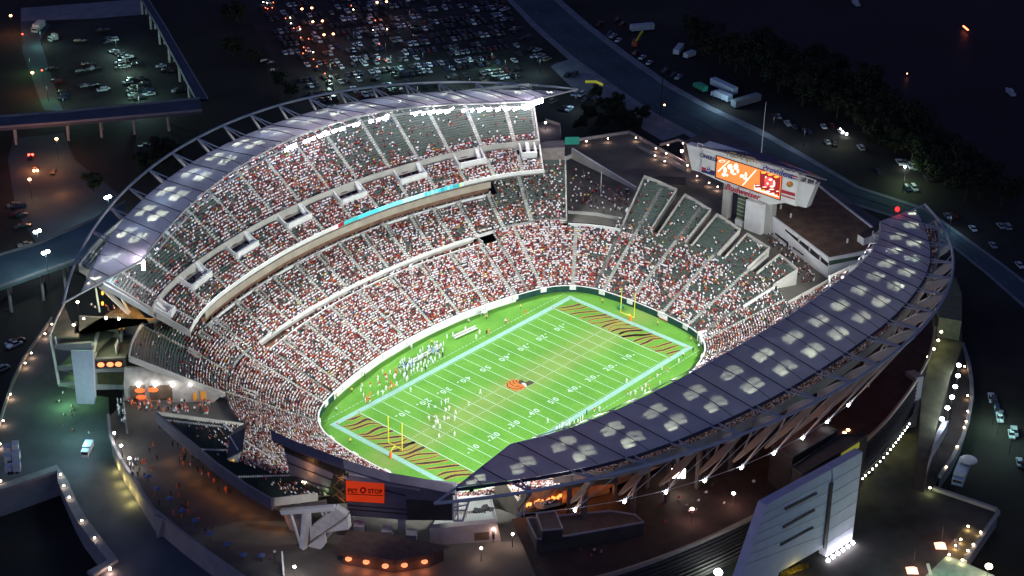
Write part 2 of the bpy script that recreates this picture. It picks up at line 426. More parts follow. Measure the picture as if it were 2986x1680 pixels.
def ledribbon(g):
    cs_ = [(-.007, -.002, (1., .35, .35), 3.), (-.002, .004, (.25, .02, .03), .8)]+[(.004+.0035*i, .0075+.0035*i, c, e) for i, (c, e) in enumerate([((.04, .5, .5), .8)]*4+[((.05, .55, .8), 1.1)]*6+[((.15, .75, .9), 1.4)]*6+[((.35, .9, .9), 1.5)]*6)]
    cs_ += [(.081+.0016*i, .0826+.0016*i, random.choice(((.30, .85, .9), (.02, .35, .38), (.05, .5, .55), (.25, .8, .85))), 1.1) for i in range(21)]+[(.1146, .1165, (.8, .7, .1), 1.2), (.1165, .118, (.3, .8, .85), 1.)]
    for a, b, c, e in cs_: MB().ribbon(arc(a, b, 37.62, 28.3, .0018), .12, 1.3).build('ribbon_display', [emi('ribbon_light', c, e)], g)
def mir(s, side): return s if side > 0 else .5-s
def grandstand(side, label, inside=True):
    g = empty('grandstand', label=label, cat='grandstand')
    def ar(s0, s1, d, z, step=.006):
        dd = (lambda s: d(mir(s, side))) if callable(d) else d; zz = (lambda s: z(mir(s, side))) if callable(z) else z
        return arc(mir(s0, side), mir(s1, side), dd, zz, step)
    def rw(mb, a, b, *args, **k):
        a2, b2 = sorted((mir(a, side), mir(b, side))); o = k.get('occ')
        if o and side < 0: k['occ'] = lambda s, d: .85
        if callable(args[1]) and side < 0: f = args[1]; args = (args[0], lambda s: f(.5-s))+args[2:]
        rows(mb, a2, b2, *args, **k)
    def ai(s, *a, **k): aisle(g, mir(s, side), *a, **k)
    smN = -.1755 if side > 0 else -.1475; uN = -.1597 if side > 0 else -.1407
    # middle deck
    def dmid(s):
        if s < -.1590: return lerpz([(-.18, 54), (-.1755, 54), (-.159, 52)], s) if side > 0 else 46
        if s < -.1425: return 49.0 if side > 0 else 44
        if s > .1400: return 49.0 if side > 0 else 44
        return 38.2
    E_ = [smN, -.1425, -.137, -.114, -.0912, -.0684, -.0456, -.0228, 0, .0228, .0456, .0684, .0912, .114, .137, .1530, .168]
    if side > 0: E_.insert(1, -.159)
    else: E_ = [smN]+E_[2:]
    for a, b in zip(E_, E_[1:]):
        mb = MB(); f = lambda s, a=a, b=b: dmid(min(max(s, a+1e-4), b-1e-4))
        lo = min(dMF(a), dMF(b))+.35
        rw(mb, a, b, lo, f, zm, seats=CROWD, occ=occ_mid, under=.9)
        mb.build('middle_section', [M_conc2, M_seat], g)
    for s in E_[1:-1]: ai(s, dMF(s)+.4, min(38.2, dmid(s-.0001)) if abs(s) < .14 else 44, zm)
    for s in E_[2:-2]:
        tunnel(g, mir(s, side), 33.6, 37.8, zm)
    for s in (.1530, -.149, -.160): tunnel(g, mir(s, side), 35.0, 38.8, zm) if side > 0 else None
    MB().ribbon(ar(smN, .168, dMF, 13.25), .35, 1.2).build('deck_front_parapet', [M_white], g)
    MB().strip(ar(smN, .168, dMF, 13.3), ar(smN, .168, lambda s: dMF(s)+.6, 12.9)).build('deck_soffit', [M_conc], g)
    # stepped end parapets of the middle deck
    for s_, dtop in ((smN, 54 if side > 0 else 43), (.168, 49.5 if side > 0 else 44)):
        MB().ribbon([P3(mir(s_, side), d, zm(d)-.9) for d in np.linspace(dMF(s_), dtop, 14)], .4, 2.0).build('end_parapet', [M_conc], g)
    if side > 0:
        MB().ribbon([P3(smN+(-.159-smN)*t, 54-2*t, zm(54-2*t)-.9) for t in np.linspace(0, 1, 6)]+[P3(-.1590, 52.2, zm(52)-.9)], .4, 2.0).build('end_parapet', [M_conc], g)
    # suites behind the middle deck
    s0, s1 = (-.1435 if side > 0 else -.139), .1385
    MB().ribbon(ar(s0, s1, 38.5, 21.3), .5, 1.15).build('rear_parapet', [M_white], g)
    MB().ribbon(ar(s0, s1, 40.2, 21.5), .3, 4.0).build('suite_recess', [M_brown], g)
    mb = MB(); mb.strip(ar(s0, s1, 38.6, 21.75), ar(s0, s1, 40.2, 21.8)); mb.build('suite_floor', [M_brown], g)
    MB().ribbon(ar(s0, s1, 38.75, 24.6), .4, 2.4).build('suite_front', [M_tan], g)
    MB().ribbon(ar(s0, s1, 39.6, 27.0), .3, 1.6).build('suite_glass', [M_dark], g)
    MB().strip(ar(s0, s1, 38.6, 25.1), ar(s0, s1, 40.3, 25.1)).build('suite_soffit', [M_conc], g)
    if side > 0:
        for i in range(330):
            s = random.uniform(s0, s1); x, y = PS(s, 39.2); CROWD.append((x, y, random.choice((21.5, 26.7, 26.7)), s))
    # upper deck: lower tier with recessed stair boxes in every other section
    US = sorted([-.1595]+[-a for a in UPA]+UPA+[.1600])
    if side < 0: US = US[2:]
    vom = []
    for i, (a, b) in enumerate(zip(US, US[1:])):
        v = (i % 2 == 0); mb = MB()
        rw(mb, a, b, 38.3, 43.7 if v else 47.6, zu, seats=CROWD, occ=occ_up, under=1.0, depth=.82)
        mb.build('upper_front_section', [M_conc2, M_seat], g)
        if v: vom.append((a, b))
    for i, s in enumerate(US):
        if 0 < i < len(US)-1: ai(s, 38.4, 45.2, zu)
    for a, b in vom:
        q0, q1 = a+.0012, b-.0012
        mb = MB(); mb.ribbon(ar(q0, q1, 43.9, 31.2), .8, 2.7)
        mb.strip(ar(q0, q1, 43.9, 31.75), ar(q0, q1, 48.6, 31.75)); 
        for s_ in (q0, q1): mb.ribbon([P3(mir(s_, side), 43.9, 31.6), P3(mir(s_, side), 46.0, 32.4), P3(mir(s_, side), 48.7, 34.2)], .5, 1.9)
        mb.cur = 1; m_ = (q0+q1)/2; wv = min(.006, (q1-q0)*.2); mb.ribbon(ar(m_-wv, m_+wv*.2, 48.35, 31.8), .3, 2.1)
        mb.cur = 2
        A = [P3(mir(q1-.0022, side), d, z) for d, z in ((45.2, 31.9), (46.8, 33.4), (48.5, 35.2))]; mb.ribbon(A, 1.3, 1.1)
        mb.build('stair_box', [M_white, M_brown, M_white], g)
        if side > 0:
            for _ in range(random.randint(6, 16)): x, y = PS(random.uniform(q0+.002, q1-.002), random.uniform(44.8, 48)); CROWD.append((x, y, 31.5, 0))
    # cross aisle wall and upper tier
    MB().ribbon(ar(uN, .1600, 48.55, 33.2), .4, 3.2).build('cross_wall', [M_conc], g)
    MB().strip(ar(uN, .1600, 47.2, 33.6), ar(uN, .1600, 48.5, 33.6)).build('cross_aisle', [M_conc], g)
    def dtopu(s): return 69.5
    for a, b in zip(US, US[1:]):
        mb = MB(); rw(mb, a, b, 49.0, 68.5, zt, seats=CROWD, occ=occ_up, under=1.0, depth=.84)
        mb.build('upper_rear_section', [M_conc2, M_seat], g)
    for s in US[1:-1]: ai(s, 49.0, 68.3, zt)
    MB().ribbon(ar(uN, .16, 68.9, 47.6), .5, 2.6).build('rear_wall', [M_conc], g)
    # end parapets of the upper deck, raking
    for s_ in (uN, .1603):
        mb = MB(); mb.ribbon([P3(mir(s_, side), d, zu(d)-1.3) for d in np.linspace(37.8, 47.5, 8)], .5, 2.2)
        mb.ribbon([P3(mir(s_, side), d, zt(d)-1.6) for d in np.linspace(48.5, 69, 12)], .6, 2.5); mb.build('end_parapet', [M_conc], g)
        mb = MB(); top = [P3(mir(s_, side), d, (zu(d) if d < 48 else zt(d))-1.2) for d in np.linspace(50, 69, 9)]
        bot = [P3(mir(s_, side), d, 30) for d in np.linspace(50, 69, 9)]
    # fascia: ribbon board on part of it
    MB().ribbon(ar(uN, .1603, 37.85, 28.25), .35, 1.25).build('upper_deck_fascia', [M_white], g)
    if side > 0: ledribbon(g)
    # structure behind: columns and rear frame
    for i in range(13):
        s = (-.15 if side > 0 else -.139)+(.025 if side > 0 else .0241)*i; mb = MB(); x, y = PS(mir(s, side), 52); mb.bar((x, y, 0), (x, y, 36), 1.1, 1.1); x2, y2 = PS(mir(s, side), 44); mb.bar((x2, y2, 13.5), (x2, y2, 31), .9, .9)
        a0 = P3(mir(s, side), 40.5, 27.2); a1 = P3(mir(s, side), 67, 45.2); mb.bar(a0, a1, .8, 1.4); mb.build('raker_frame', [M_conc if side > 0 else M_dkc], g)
    return g
GL = grandstand(1, 'large left grandstand with three tiers, suites and a long curved roof above its top rows')
GR = grandstand(-1, 'right grandstand seen from behind, mostly hidden under the nearer curved roof')
# ------------------------------------------------------------------ roofs
OUT = [(-107, 72.6, 47.8), (-100, 78.6, 48.6), (-90, 86.4, 49.4), (-80, 93, 50.3), (-70, 98.4, 51.2), (-60, 102.6, 52.3), (-50, 105.8, 53.2), (-40, 108.3, 54), (-30, 110.2, 54.5), (-20, 111.4, 54.9), (-10, 112, 55.2), (0, 112.3, 55.3)]
INN = [(-86.5, 72.2, 50.3), (-80, 76, 50.9), (-70, 80.8, 52.0), (-60, 84.6, 53.5), (-50, 87.5, 55.0), (-40, 89.8, 56.3), (-30, 91.4, 57.4), (-20, 92.6, 58.2), (-10, 93.3, 58.6), (0, 93.6, 58.7)]
def tab(T, x):
    a = -abs(x); xs = [t[0] for t in T]
    return (x, float(np.interp(a, xs, [t[1] for t in T])), float(np.interp(a, xs, [t[2] for t in T])))
def ringp(x):
    Rr = 153.9; y = 122.7-Rr+math.sqrt(max(0, Rr*Rr-x*x)); return (x, y, 56.4-9.4*(abs(x)/113.9)**2)
NODES = [0, 12.4, 24.9, 37.4, 49.8, 61.6, 73, 85.2, 97.6]; NODES = [-n for n in NODES[:0:-1]]+NODES
def roof(side, label):
    Y = lambda p: (p[0], p[1]*side, p[2])
    g = empty('roof_canopy', label=label, cat='stadium roof')
    def inn(x):
        if abs(x) <= 86.5: return tab(INN, x)
        t = (abs(x)-86.5)/(107-86.5); sg = 1 if x > 0 else -1; return (x, 72.2+(72.6-72.2)*t, 50.3+(47.8-50.3)*t)
    # one membrane bay between every pair of frames, split in panels by seams; crowned between the frames
    B = [-107, -97.6]+NODES[1:-1]+[97.6, 107]
    for a, b in zip(B, B[1:]):
        mb = MB(); nx, ny = 8, 6; V = []
        for i in range(nx+1):
            x = a+(b-a)*i/nx; p = np.array(inn(x)); q_ = np.array(tab(OUT, x))
            for j in range(ny+1):
                t = j/ny; v = p*(1-t)+q_*t; v[2] += .9*math.sin(math.pi*i/nx)*math.sin(math.pi*t)*(0.5 if abs(x) > 97 else 1)+.25; V.append(tuple(v))
        V = [Y(v) for v in V]; F = [(i*(ny+1)+j, (i+1)*(ny+1)+j, (i+1)*(ny+1)+j+1, i*(ny+1)+j+1) for i in range(nx) for j in range(ny)]
        mb.add(V, F); o = mb.build('roof_membrane', [M_fabric], g)
        for p in o.data.polygons: p.use_smooth = True
    for x in B+[(a+b)/2 for a, b in zip(B, B[1:])]:
        if abs(x) > 106: continue
        mb = MB()
        p = inn(x); q_ = tab(OUT, x); c = 1.25 if x not in B else .36
        A = [Y((x, p[1]+(q_[1]-p[1])*t, p[2]+(q_[2]-p[2])*t+(.34 if x in B else .34+.9*math.sin(math.pi*t)))) for t in np.linspace(0, 1, 7)]
        mb.tube(A, .17 if x in B else .10, 4); mb.build('roof_seam', [M_seam], g)
    # edge beams
    xs = np.linspace(-86.5, 86.5, 60); mb = MB(); mb.tube([Y((x, tab(INN, x)[1]-.3, tab(INN, x)[2]-.1)) for x in xs], .28, 5); mb.build('inner_edge_beam', [M_steel], g)
    mb = MB(); mb.tube([Y((x, tab(OUT, x)[1]+.2, tab(OUT, x)[2]-.2)) for x in np.linspace(-107, 107, 70)], .42, 6); mb.build('outer_edge_beam', [M_seam if side < 0 else M_steel], g)
    # catwalk hung in front of the inner edge, with posts
    xs = np.linspace(-80, 80, 56); mb = MB(); A = [Y((x, tab(INN, x)[1]-2.6, tab(INN, x)[2]-1.0)) for x in xs]; mb.tube(A, .16, 4); mb.tube([(p[0], p[1]+1.0*side, p[2]-.8) for p in A], .14, 4)
    for x in np.arange(-79, 80, 6.2):
        p = tab(INN, x); mb.bar(Y((x, p[1]-.2, p[2])), Y((x, p[1]-2.6, p[2]-1.0)), .3)
    mb.build('catwalk', [M_steel], g)
    # outer ring tube closed by straight tip members
    mb = MB(); mb.tube([Y(ringp(x)) for x in np.linspace(-113.9, 113.9, 90)], .42, 8); mb.build('ring_tube', [M_steel], g)
    for sg in (-1, 1):
        mb = MB(); mb.tube([Y((sg*113.9, 72.3, 47)), Y((sg*107, 72.5, 47.8)), Y((sg*86.5, 72.0, 50.2))], .30, 6); mb.build('tip_member', [M_steel], g)
    # outriggers
    for x in NODES:
        r = ringp(x); nrm = Vector((x*.62, 153.9-45, 0)).normalized() if False else Vector((x, 31.2+0, 0))
        nv = Vector((x, r[1]+31.2, 0)).normalized()   # outward direction in plan
        o1 = tab(OUT, x*.985+1.1); o2 = tab(OUT, x*.985-1.1); o0 = Vector(tab(OUT, x*.97))
        mb = MB(); mb.bar(Y(r), Y(o1), .34); mb.bar(Y(r), Y(o2), .34); mb.bar(Y(Vector(r)*.5+Vector(o1)*.5), Y(Vector(r)*.5+Vector(o2)*.5), .25)
        mb.build('outrigger_strut', [M_steel], g)
        # tapered plate from the ring in to the top of the stand, and (near half) a thinner raker down to the terrace
        def fin(base, wd, m, nm, th=.35):
            n_ = 5; P_ = [Vector(r).lerp(base, t) for t in np.linspace(0.04, 1, n_)]; pts = []
            t3 = Vector((-nv.y, nv.x, 0)); d_ = (base-Vector(r)).normalized(); up = t3.cross(d_)
            for p, ww in zip(P_, wd): pts += [p+t3*th+up*ww/2, p-t3*th+up*ww/2, p-t3*th-up*ww/2, p+t3*th-up*ww/2]
            pts = [Y(v) for v in pts]; F = []
            for i in range(n_-1):
                for k in range(4): F.append((4*i+k, 4*i+(k+1) % 4, 4*i+4+(k+1) % 4, 4*i+4+k))
            F += [(3, 2, 1, 0), (4*n_-4, 4*n_-3, 4*n_-2, 4*n_-1)]
            MB().add(pts, F).build(nm, [m], g)
        hh_ = 9.5 if abs(x) < 40 else (8.0 if abs(x) < 65 else 5.5 if abs(x) < 90 else 3.8)
        bp = Vector((r[0], r[1], 0))-nv*hh_; bp.z = 48.3 if abs(x) < 65 else 46.8; fin(bp, [.9, 2.2, 2.4, 2.2, 1.5] if side < 0 else [.4, .6, .7, .7, .6], M_plate, 'outrigger_plate', .5 if side < 0 else .25)
        base = Vector((r[0], r[1], 0))-nv*16; base.z = 33.5
        if side < 0 and x < 20: fin(base, [.9, 1.7, 1.7, 1.3, .6], M_rk, 'raker_beam')
        if side < 0: MB().bar(Y(bp), Y(bp-nv*3-Vector((0, 0, 9))), .35).build('plate_strut', [M_steel], g)
        low = Vector((r[0], r[1], 0))-nv*12.5; low.z = 34.2
        if side < 0:
            mb = MB(); mb.bar(Y(r), Y(low), .3); mb.bar(Y(Vector(ringp(x+6))), Y(low), .22); mb.tube([Y(low+Vector((0, 0, -.4))), Y(low+Vector((0, 0, .5)))], .5, 6); mb.build('mast_strut', [M_steel], g)
    mb = MB(); lows = []
    for x in NODES:
        r = ringp(x); nv = Vector((x, r[1]+31.2, 0)).normalized(); low = Vector((r[0], r[1], 34.2))-nv*12.5; lows.append(Y(low))
    for a, b in zip(lows, lows[1:]): mb.bar(a, b, .14)
    if side < 0: mb.build('lower_tie', [M_steel], g)
    return g
M_plate = mat('plate_paint', (.46, .40, .37), .6, var=.05, scale=.4)
M_rk = mat('raker_paint', (.34, .26, .21), .6, var=.06, scale=.4)
RL = roof(1, 'pale blue crescent roof over the left grandstand, edged with floodlights')
RR = roof(-1, 'dark purple crescent roof in the foreground with rows of glowing skylight patches')
# ------------------------------------------------------------------ field
YD = .9144
def turfmat():
    m = bpy.data.materials.new('turf_grass'); m.use_nodes = True; n = m.node_tree; b = n.nodes['Principled BSDF']
    b.inputs['Roughness'].default_value = .95; b.inputs['Specular IOR Level'].default_value = .1
    tc = n.nodes.new('ShaderNodeTexCoord'); n1 = n.nodes.new('ShaderNodeTexNoise'); n1.inputs['Scale'].default_value = .09; n1.inputs['Detail'].default_value = 5
    n2 = n.nodes.new('ShaderNodeTexNoise'); n2.inputs['Scale'].default_value = 1.6; n2.inputs['Detail'].default_value = 6
    mx = n.nodes.new('ShaderNodeMath'); mx.operation = 'ADD'; m2 = n.nodes.new('ShaderNodeMath'); m2.operation = 'MULTIPLY'; m2.inputs[1].default_value = .5
    n.links.new(tc.outputs['Object'], n1.inputs['Vector']); n.links.new(tc.outputs['Object'], n2.inputs['Vector'])
    n.links.new(n1.outputs['Fac'], mx.inputs[0]); n.links.new(n2.outputs['Fac'], mx.inputs[1]); n.links.new(mx.outputs[0], m2.inputs[0])
    cr = n.nodes.new('ShaderNodeValToRGB'); e = cr.color_ramp.elements
    e[0].position = .40; e[0].color = (.095, .265, .035, 1); e[1].position = .60; e[1].color = (.150, .350, .055, 1)
    n.links.new(m2.outputs[0], cr.inputs['Fac'])
    # worn yellowish turf between the hash marks
    sp = n.nodes.new('ShaderNodeSeparateXYZ'); n.links.new(tc.outputs['Object'], sp.inputs[0])
    ab = n.nodes.new('ShaderNodeMath'); ab.operation = 'ABSOLUTE'; n.links.new(sp.outputs['Y'], ab.inputs[0])
    mr = n.nodes.new('ShaderNodeMapRange'); mr.inputs['From Min'].default_value = 3; mr.inputs['From Max'].default_value = 9; mr.inputs['To Min'].default_value = 1; mr.inputs['To Max'].default_value = 0
    n.links.new(ab.outputs[0], mr.inputs['Value'])
    n3 = n.nodes.new('ShaderNodeTexNoise'); n3.inputs['Scale'].default_value = .16; n3.inputs['Detail'].default_value = 8; n3.inputs['Roughness'].default_value = .7; n.links.new(tc.outputs['Object'], n3.inputs['Vector'])
    mu = n.nodes.new('ShaderNodeMath'); mu.operation = 'MULTIPLY'; mr.inputs['To Min'].default_value = .8; n.links.new(mr.outputs[0], mu.inputs[0]); n.links.new(n3.outputs['Fac'], mu.inputs[1])
    mi = n.nodes.new('ShaderNodeMix'); mi.data_type = 'RGBA'; mi.inputs['B'].default_value = (.30, .32, .11, 1)
    n.links.new(mu.outputs[0], mi.inputs['Factor']); n.links.new(cr.outputs['Color'], mi.inputs['A']); n.links.new(mi.outputs['Result'], b.inputs['Base Color'])
    return m
M_turf = turfmat()
M_line = mat('field_paint', (.27, .47, .40), .9, var=.07, scale=1.2)
M_num = mat('field_paint_white', (.50, .66, .58), .9, var=.05, scale=1.2)
M_stk = mat('stripe_black', (.028, .030, .022), .9, var=.3, scale=1.5)
M_sto = mat('stripe_orange', (.40, .24, .05), .9, var=.15, scale=1.5)
mb = MB(); mb.poly([P3(i/200, .3, 0) for i in range(200)]); turf = mb.build('turf', [M_turf], kind='structure'); turf['label'] = 'bright green floodlit grass of the playing field'
Z1 = .02; Z2 = .03
def rect(mb, x0, x1, y0, y1, z=Z1): mb.quad((x0, y0, z), (x1, y0, z), (x1, y1, z), (x0, y1, z))
mb = MB(); X0, Y0, B_ = 60*YD, 24.384, 1.83
rect(mb, -X0-B_, X0+B_, Y0, Y0+B_); rect(mb, -X0-B_, X0+B_, -Y0-B_, -Y0); rect(mb, -X0-B_, -X0, -Y0, Y0); rect(mb, X0, X0+B_, -Y0, Y0)
mb.build('field_border', [M_line], kind='structure')
mb = MB()
for k in range(-10, 11):
    w_ = .26 if abs(k) == 10 else .17; rect(mb, k*5*YD-w_/2, k*5*YD+w_/2, -Y0, Y0)
for k in range(-49, 50):
    if k % 5 == 0: continue
    for y in (2.82, -2.82, Y0-.4, -Y0+.4): rect(mb, k*YD-.06, k*YD+.06, y-.33, y+.33)
for sy in (-1, 1):
    for k in range(-33, 34): rect(mb, k*1.7-.55, k*1.7+.55, sy*(Y0+4.3)-.07, sy*(Y0+4.3)+.07)
mb.build('yard_lines', [M_num], kind='structure')
for k in range(-4, 5):
    n_ = 50-abs(k)*10
    for sy in (1, -1):
        # left side reads from the left stand, right side from the right stand
        xd = (1, 0, 0) if sy < 0 else (-1, 0, 0); yd = (0, 1, 0) if sy < 0 else (0, -1, 0)
        Mx = frame((k*10*YD, sy*(Y0-10.06), Z2), xd, yd)
        ob = textmesh(f'{n_//10} {n_%10}', 3.1, M_num, Mx, name='yard_number', ext=.002, sx=1.0); ob['kind'] = 'structure'
        if k:
            ax = k*10*YD+(2.6 if k > 0 else -2.6); d_ = .9 if k > 0 else -.9; yy = sy*(Y0-10.06+.6)
            MB().poly([(ax, yy-.35, Z2), (ax+d_, yy, Z2), (ax, yy+.35, Z2)]).build('yard_arrow', [M_num], kind='structure')
# tiger stripes in the end zones, read off the photograph onto the ground (centre line and half widths)
def stripes(lst, s, o):
    mb1, mb2 = MB(), MB()
    for pts, wds in lst:
        P_ = [Vector(p) for p in prn(0, s, o, *pts)]; P_ = [p for p in P_]
        # smooth resample
        n = len(P_); C_ = []; Wd = []
        for i in range(n-1):
            a, b, c, d = P_[max(i-1, 0)], P_[i], P_[i+1], P_[min(i+2, n-1)]
            for t in np.linspace(0, 1, 6, endpoint=False):
                C_.append(.5*((2*b)+(-a+c)*t+(2*a-5*b+4*c-d)*t*t+(-a+3*b-3*c+d)*t**3)); Wd.append(wds[i]+(wds[i+1]-wds[i])*t)
        C_.append(P_[-1]); Wd.append(wds[-1])
        for mb, e, z in ((mb1, .40, Z1+.004), (mb2, 0, Z2+.004)):
            L_, R_ = [], []
            for i, p in enumerate(C_):
                d = (C_[min(i+1, len(C_)-1)]-C_[max(i-1, 0)]).normalized(); nn = Vector((-d.y, d.x, 0)); ww = Wd[i]*1.15+e
                cl = lambda v: (max(-54.8, min(54.8, v.x)) if abs(v.x) > 45.8 else (45.85 if v.x > 0 else -45.85), max(-24.3, min(24.3, v.y)), z)
                L_.append(cl(p+nn*ww)); R_.append(cl(p-nn*ww))
            mb.strip(R_, L_)
    return mb1, mb2
s8 = 2557/300
near = [([(690, 565), (860, 520), (1060, 440)], [.05, .45, .1]), ([(600, 720), (900, 670), (1190, 540), (1330, 575)], [.15, .35, .55, .1]), ([(770, 800), (1000, 730), (1270, 640), (1510, 655)], [.25, .35, .3, .1]),
        ([(990, 910), (1200, 900), (1400, 790), (1560, 730), (1680, 745)], [.1, .35, .5, .5, .15]), ([(1090, 970), (1400, 950), (1650, 870), (1840, 820)], [.25, .3, .35, .4]),
        ([(1230, 1035), (1600, 1010), (1950, 970), (2130, 965)], [.15, .35, .45, .1]), ([(1450, 1150), (1800, 1130), (2050, 1080), (2190, 1020)], [.3, .35, .25, .15]), ([(1610, 1230), (1900, 1190), (2150, 1160), (2400, 1100)], [.25, .3, .4, .3]),
        ([(1820, 1340), (2100, 1325), (2290, 1270), (2460, 1160)], [.3, .15, .15, .1])]
near2 = [([(-300, 560), (-100, 500), (80, 410), (250, 340)], [.3, .35, .4, .35]), ([(-230, 680), (20, 650), (250, 560), (490, 460)], [.2, .3, .5, .55]), ([(0, 755), (300, 650), (600, 625), (830, 615)], [.25, .3, .3, .2]), ([(130, 810), (450, 760), (680, 720), (860, 660)], [.2, .15, .15, .1]),
         ([(250, 880), (500, 860), (850, 820), (1090, 775)], [.2, .5, .4, .1]), ([(510, 1005), (800, 975), (1150, 930), (1350, 915)], [.1, .35, .45, .3]), ([(820, 1175), (1000, 1100), (1300, 1060), (1590, 1030)], [.2, .4, .3, .2]), ([(980, 1260), (1180, 1180), (1400, 1150), (1700, 1140)], [.4, .5, .4, .4]),
         ([(1250, 1420), (1500, 1340), (1750, 1290), (1950, 1290)], [.3, .4, .3, .3])]
far = [([(570, 680), (740, 655), (900, 630), (1130, 575)], [.1, .35, .35, .5]), ([(660, 735), (900, 705), (1120, 680), (1290, 630)], [.2, .2, .25, .25]), ([(860, 825), (1100, 785), (1400, 760), (1590, 750)], [.25, .35, .3, .15]),
       ([(1110, 925), (1300, 895), (1560, 860), (1800, 835)], [.1, .3, .4, .45]), ([(1310, 1010), (1450, 950), (1680, 915), (1900, 890)], [.1, .15, .15, .35]), ([(1370, 1050), (1600, 1035), (1850, 990), (2080, 945)], [.2, .2, .3, .3]),
       ([(1660, 1150), (1800, 1090), (1980, 1030), (2180, 1000)], [.35, .4, .25, .15]), ([(1820, 1220), (1920, 1130), (2100, 1095), (2380, 1080)], [.1, .1, .15, .35]), ([(1890, 1255), (2080, 1190), (2300, 1180), (2557, 1160)], [.35, .4, .3, .2]),
       ([(2090, 1330), (2200, 1270), (2400, 1240), (2640, 1225)], [.1, .2, .3, .2]), ([(2160, 1395), (2400, 1360), (2700, 1330), (2950, 1300)], [.35, .45, .35, .2])]
far2 = [([(50, 980), (150, 920), (350, 885), (650, 875)], [.1, .25, .3, .4]), ([(120, 1040), (350, 1005), (600, 1000), (870, 985)], [.35, .35, .25, .1]), ([(410, 1160), (600, 1090), (800, 1040), (1020, 1030)], [.4, .35, .25, .1]), ([(570, 1240), (750, 1170), (900, 1095), (1120, 1080)], [.3, .45, .3, .2]),
        ([(770, 1305), (950, 1300), (1150, 1240), (1350, 1180)], [.1, .2, .3, .3]), ([(930, 1405), (1150, 1370), (1350, 1300), (1520, 1255)], [.3, .35, .3, .15]), ([(1230, 1470), (1400, 1420), (1480, 1400), (1560, 1385)], [.3, .35, .3, .2])]
for lst, o in ((near, (930, 1160)), (near2, (1180, 1250)), (far, (1560, 820)), (far2, (1800, 860))):
    m1, m2 = stripes(lst, s8, o); m1.build('stripe_edging', [M_sto], kind='structure'); m2.build('end_zone_stripes', [M_stk], kind='structure')
# midfield emblem: orange and black striped head in profile
o5 = (1450, 1040)
def poly5(pts, m, z, nm='midfield_emblem'): MB().poly([(p[0], p[1], z) for p in prn(0, s8, o5, *pts)]).build(nm, [m], kind='structure')
M_lo = mat('emblem_orange', (.62, .17, .03), .9, var=.12, scale=1); M_lk = mat('emblem_black', (.06, .05, .03), .9, var=.3, scale=1); M_lw = mat('emblem_white', (.75, .78, .75), .9)
poly5([(205, 720), (240, 650), (320, 590), (430, 565), (560, 590), (620, 640), (700, 740), (705, 780), (640, 810), (540, 845), (460, 860), (380, 830), (290, 790), (225, 760)], M_lo, .035)
poly5([(540, 590), (620, 585), (680, 640), (760, 620), (810, 590), (925, 645), (860, 690), (740, 740), (700, 700), (600, 690), (550, 680), (530, 640)], M_lk, .039)
poly5([(600, 670), (650, 655), (715, 680), (730, 745), (700, 750), (650, 700)], M_lw, .043)
for A in ([(250, 660), (260, 740), (330, 780), (420, 805)], [(300, 610), (330, 680), (400, 730), (500, 760)], [(390, 590), (400, 640), (450, 680)], [(460, 580), (480, 630), (540, 650)], [(280, 770), (400, 800), (520, 810), (600, 790)], [(500, 720), (560, 760), (640, 770)]):
    P_ = prn(0, s8, o5, *A); mb = MB()
    for p, q2 in zip(P_, P_[1:]):
        d = (Vector(q2)-Vector(p)).normalized()*.18; mb.quad((p[0]-d.y, p[1]+d.x, .039), (p[0]+d.y, p[1]-d.x, .039), (q2[0]+d.y, q2[1]-d.x, .039), (q2[0]-d.y, q2[1]+d.x, .039))
    mb.build('emblem_stripe', [M_lk], kind='structure')
# goalposts
for sg, lb in ((-1, 'nearer yellow goalpost with an orange padded stem'), (1, 'farther yellow goalpost in front of the dark green end wall')):
    g = empty('goalpost', (sg*54.864, 0, 0), label=lb, cat='goalpost')
    MB().tube([(0, -2.86, 3.05), (0, 2.86, 3.05)], .13, 8).build('crossbar', [M_yellow], g)
    for y in (-2.82, 2.82): MB().tube([(0, y, 2.95), (0, y, 12.2)], .13 if sg > 0 else .15, 8).build('upright', [M_yellow], g)
    MB().tube([(sg*2.0, 0, 0), (sg*2.0, 0, 1.2), (sg*1.8, 0, 2.2), (sg*1.1, 0, 2.9), (0, 0, 3.05)], .14, 8).build('gooseneck', [M_yellow], g)
    MB().tube([(sg*2.0, 0, 0), (sg*2.0, 0, 1.9)], .42, 10).build('pad', [M_orange], g)
# dark net mast and its cables behind the near goalpost, corner pylons
pyl = MB().box((0, 0, .25), (.22, .22, .5)).mesh('pylon', [M_orange])
for sx in (-1, 1):
    for x in (45.72, 54.864):
        for sy in (-1, 1):
            o = bpy.data.objects.new('corner_pylon', pyl); COL.objects.link(o); o.location = (sx*x, sy*(Y0+.3), .02); tag(o, 'small orange foam pylon standing on the white border of an end zone', 'pylon', 'corner pylons of the end zones')

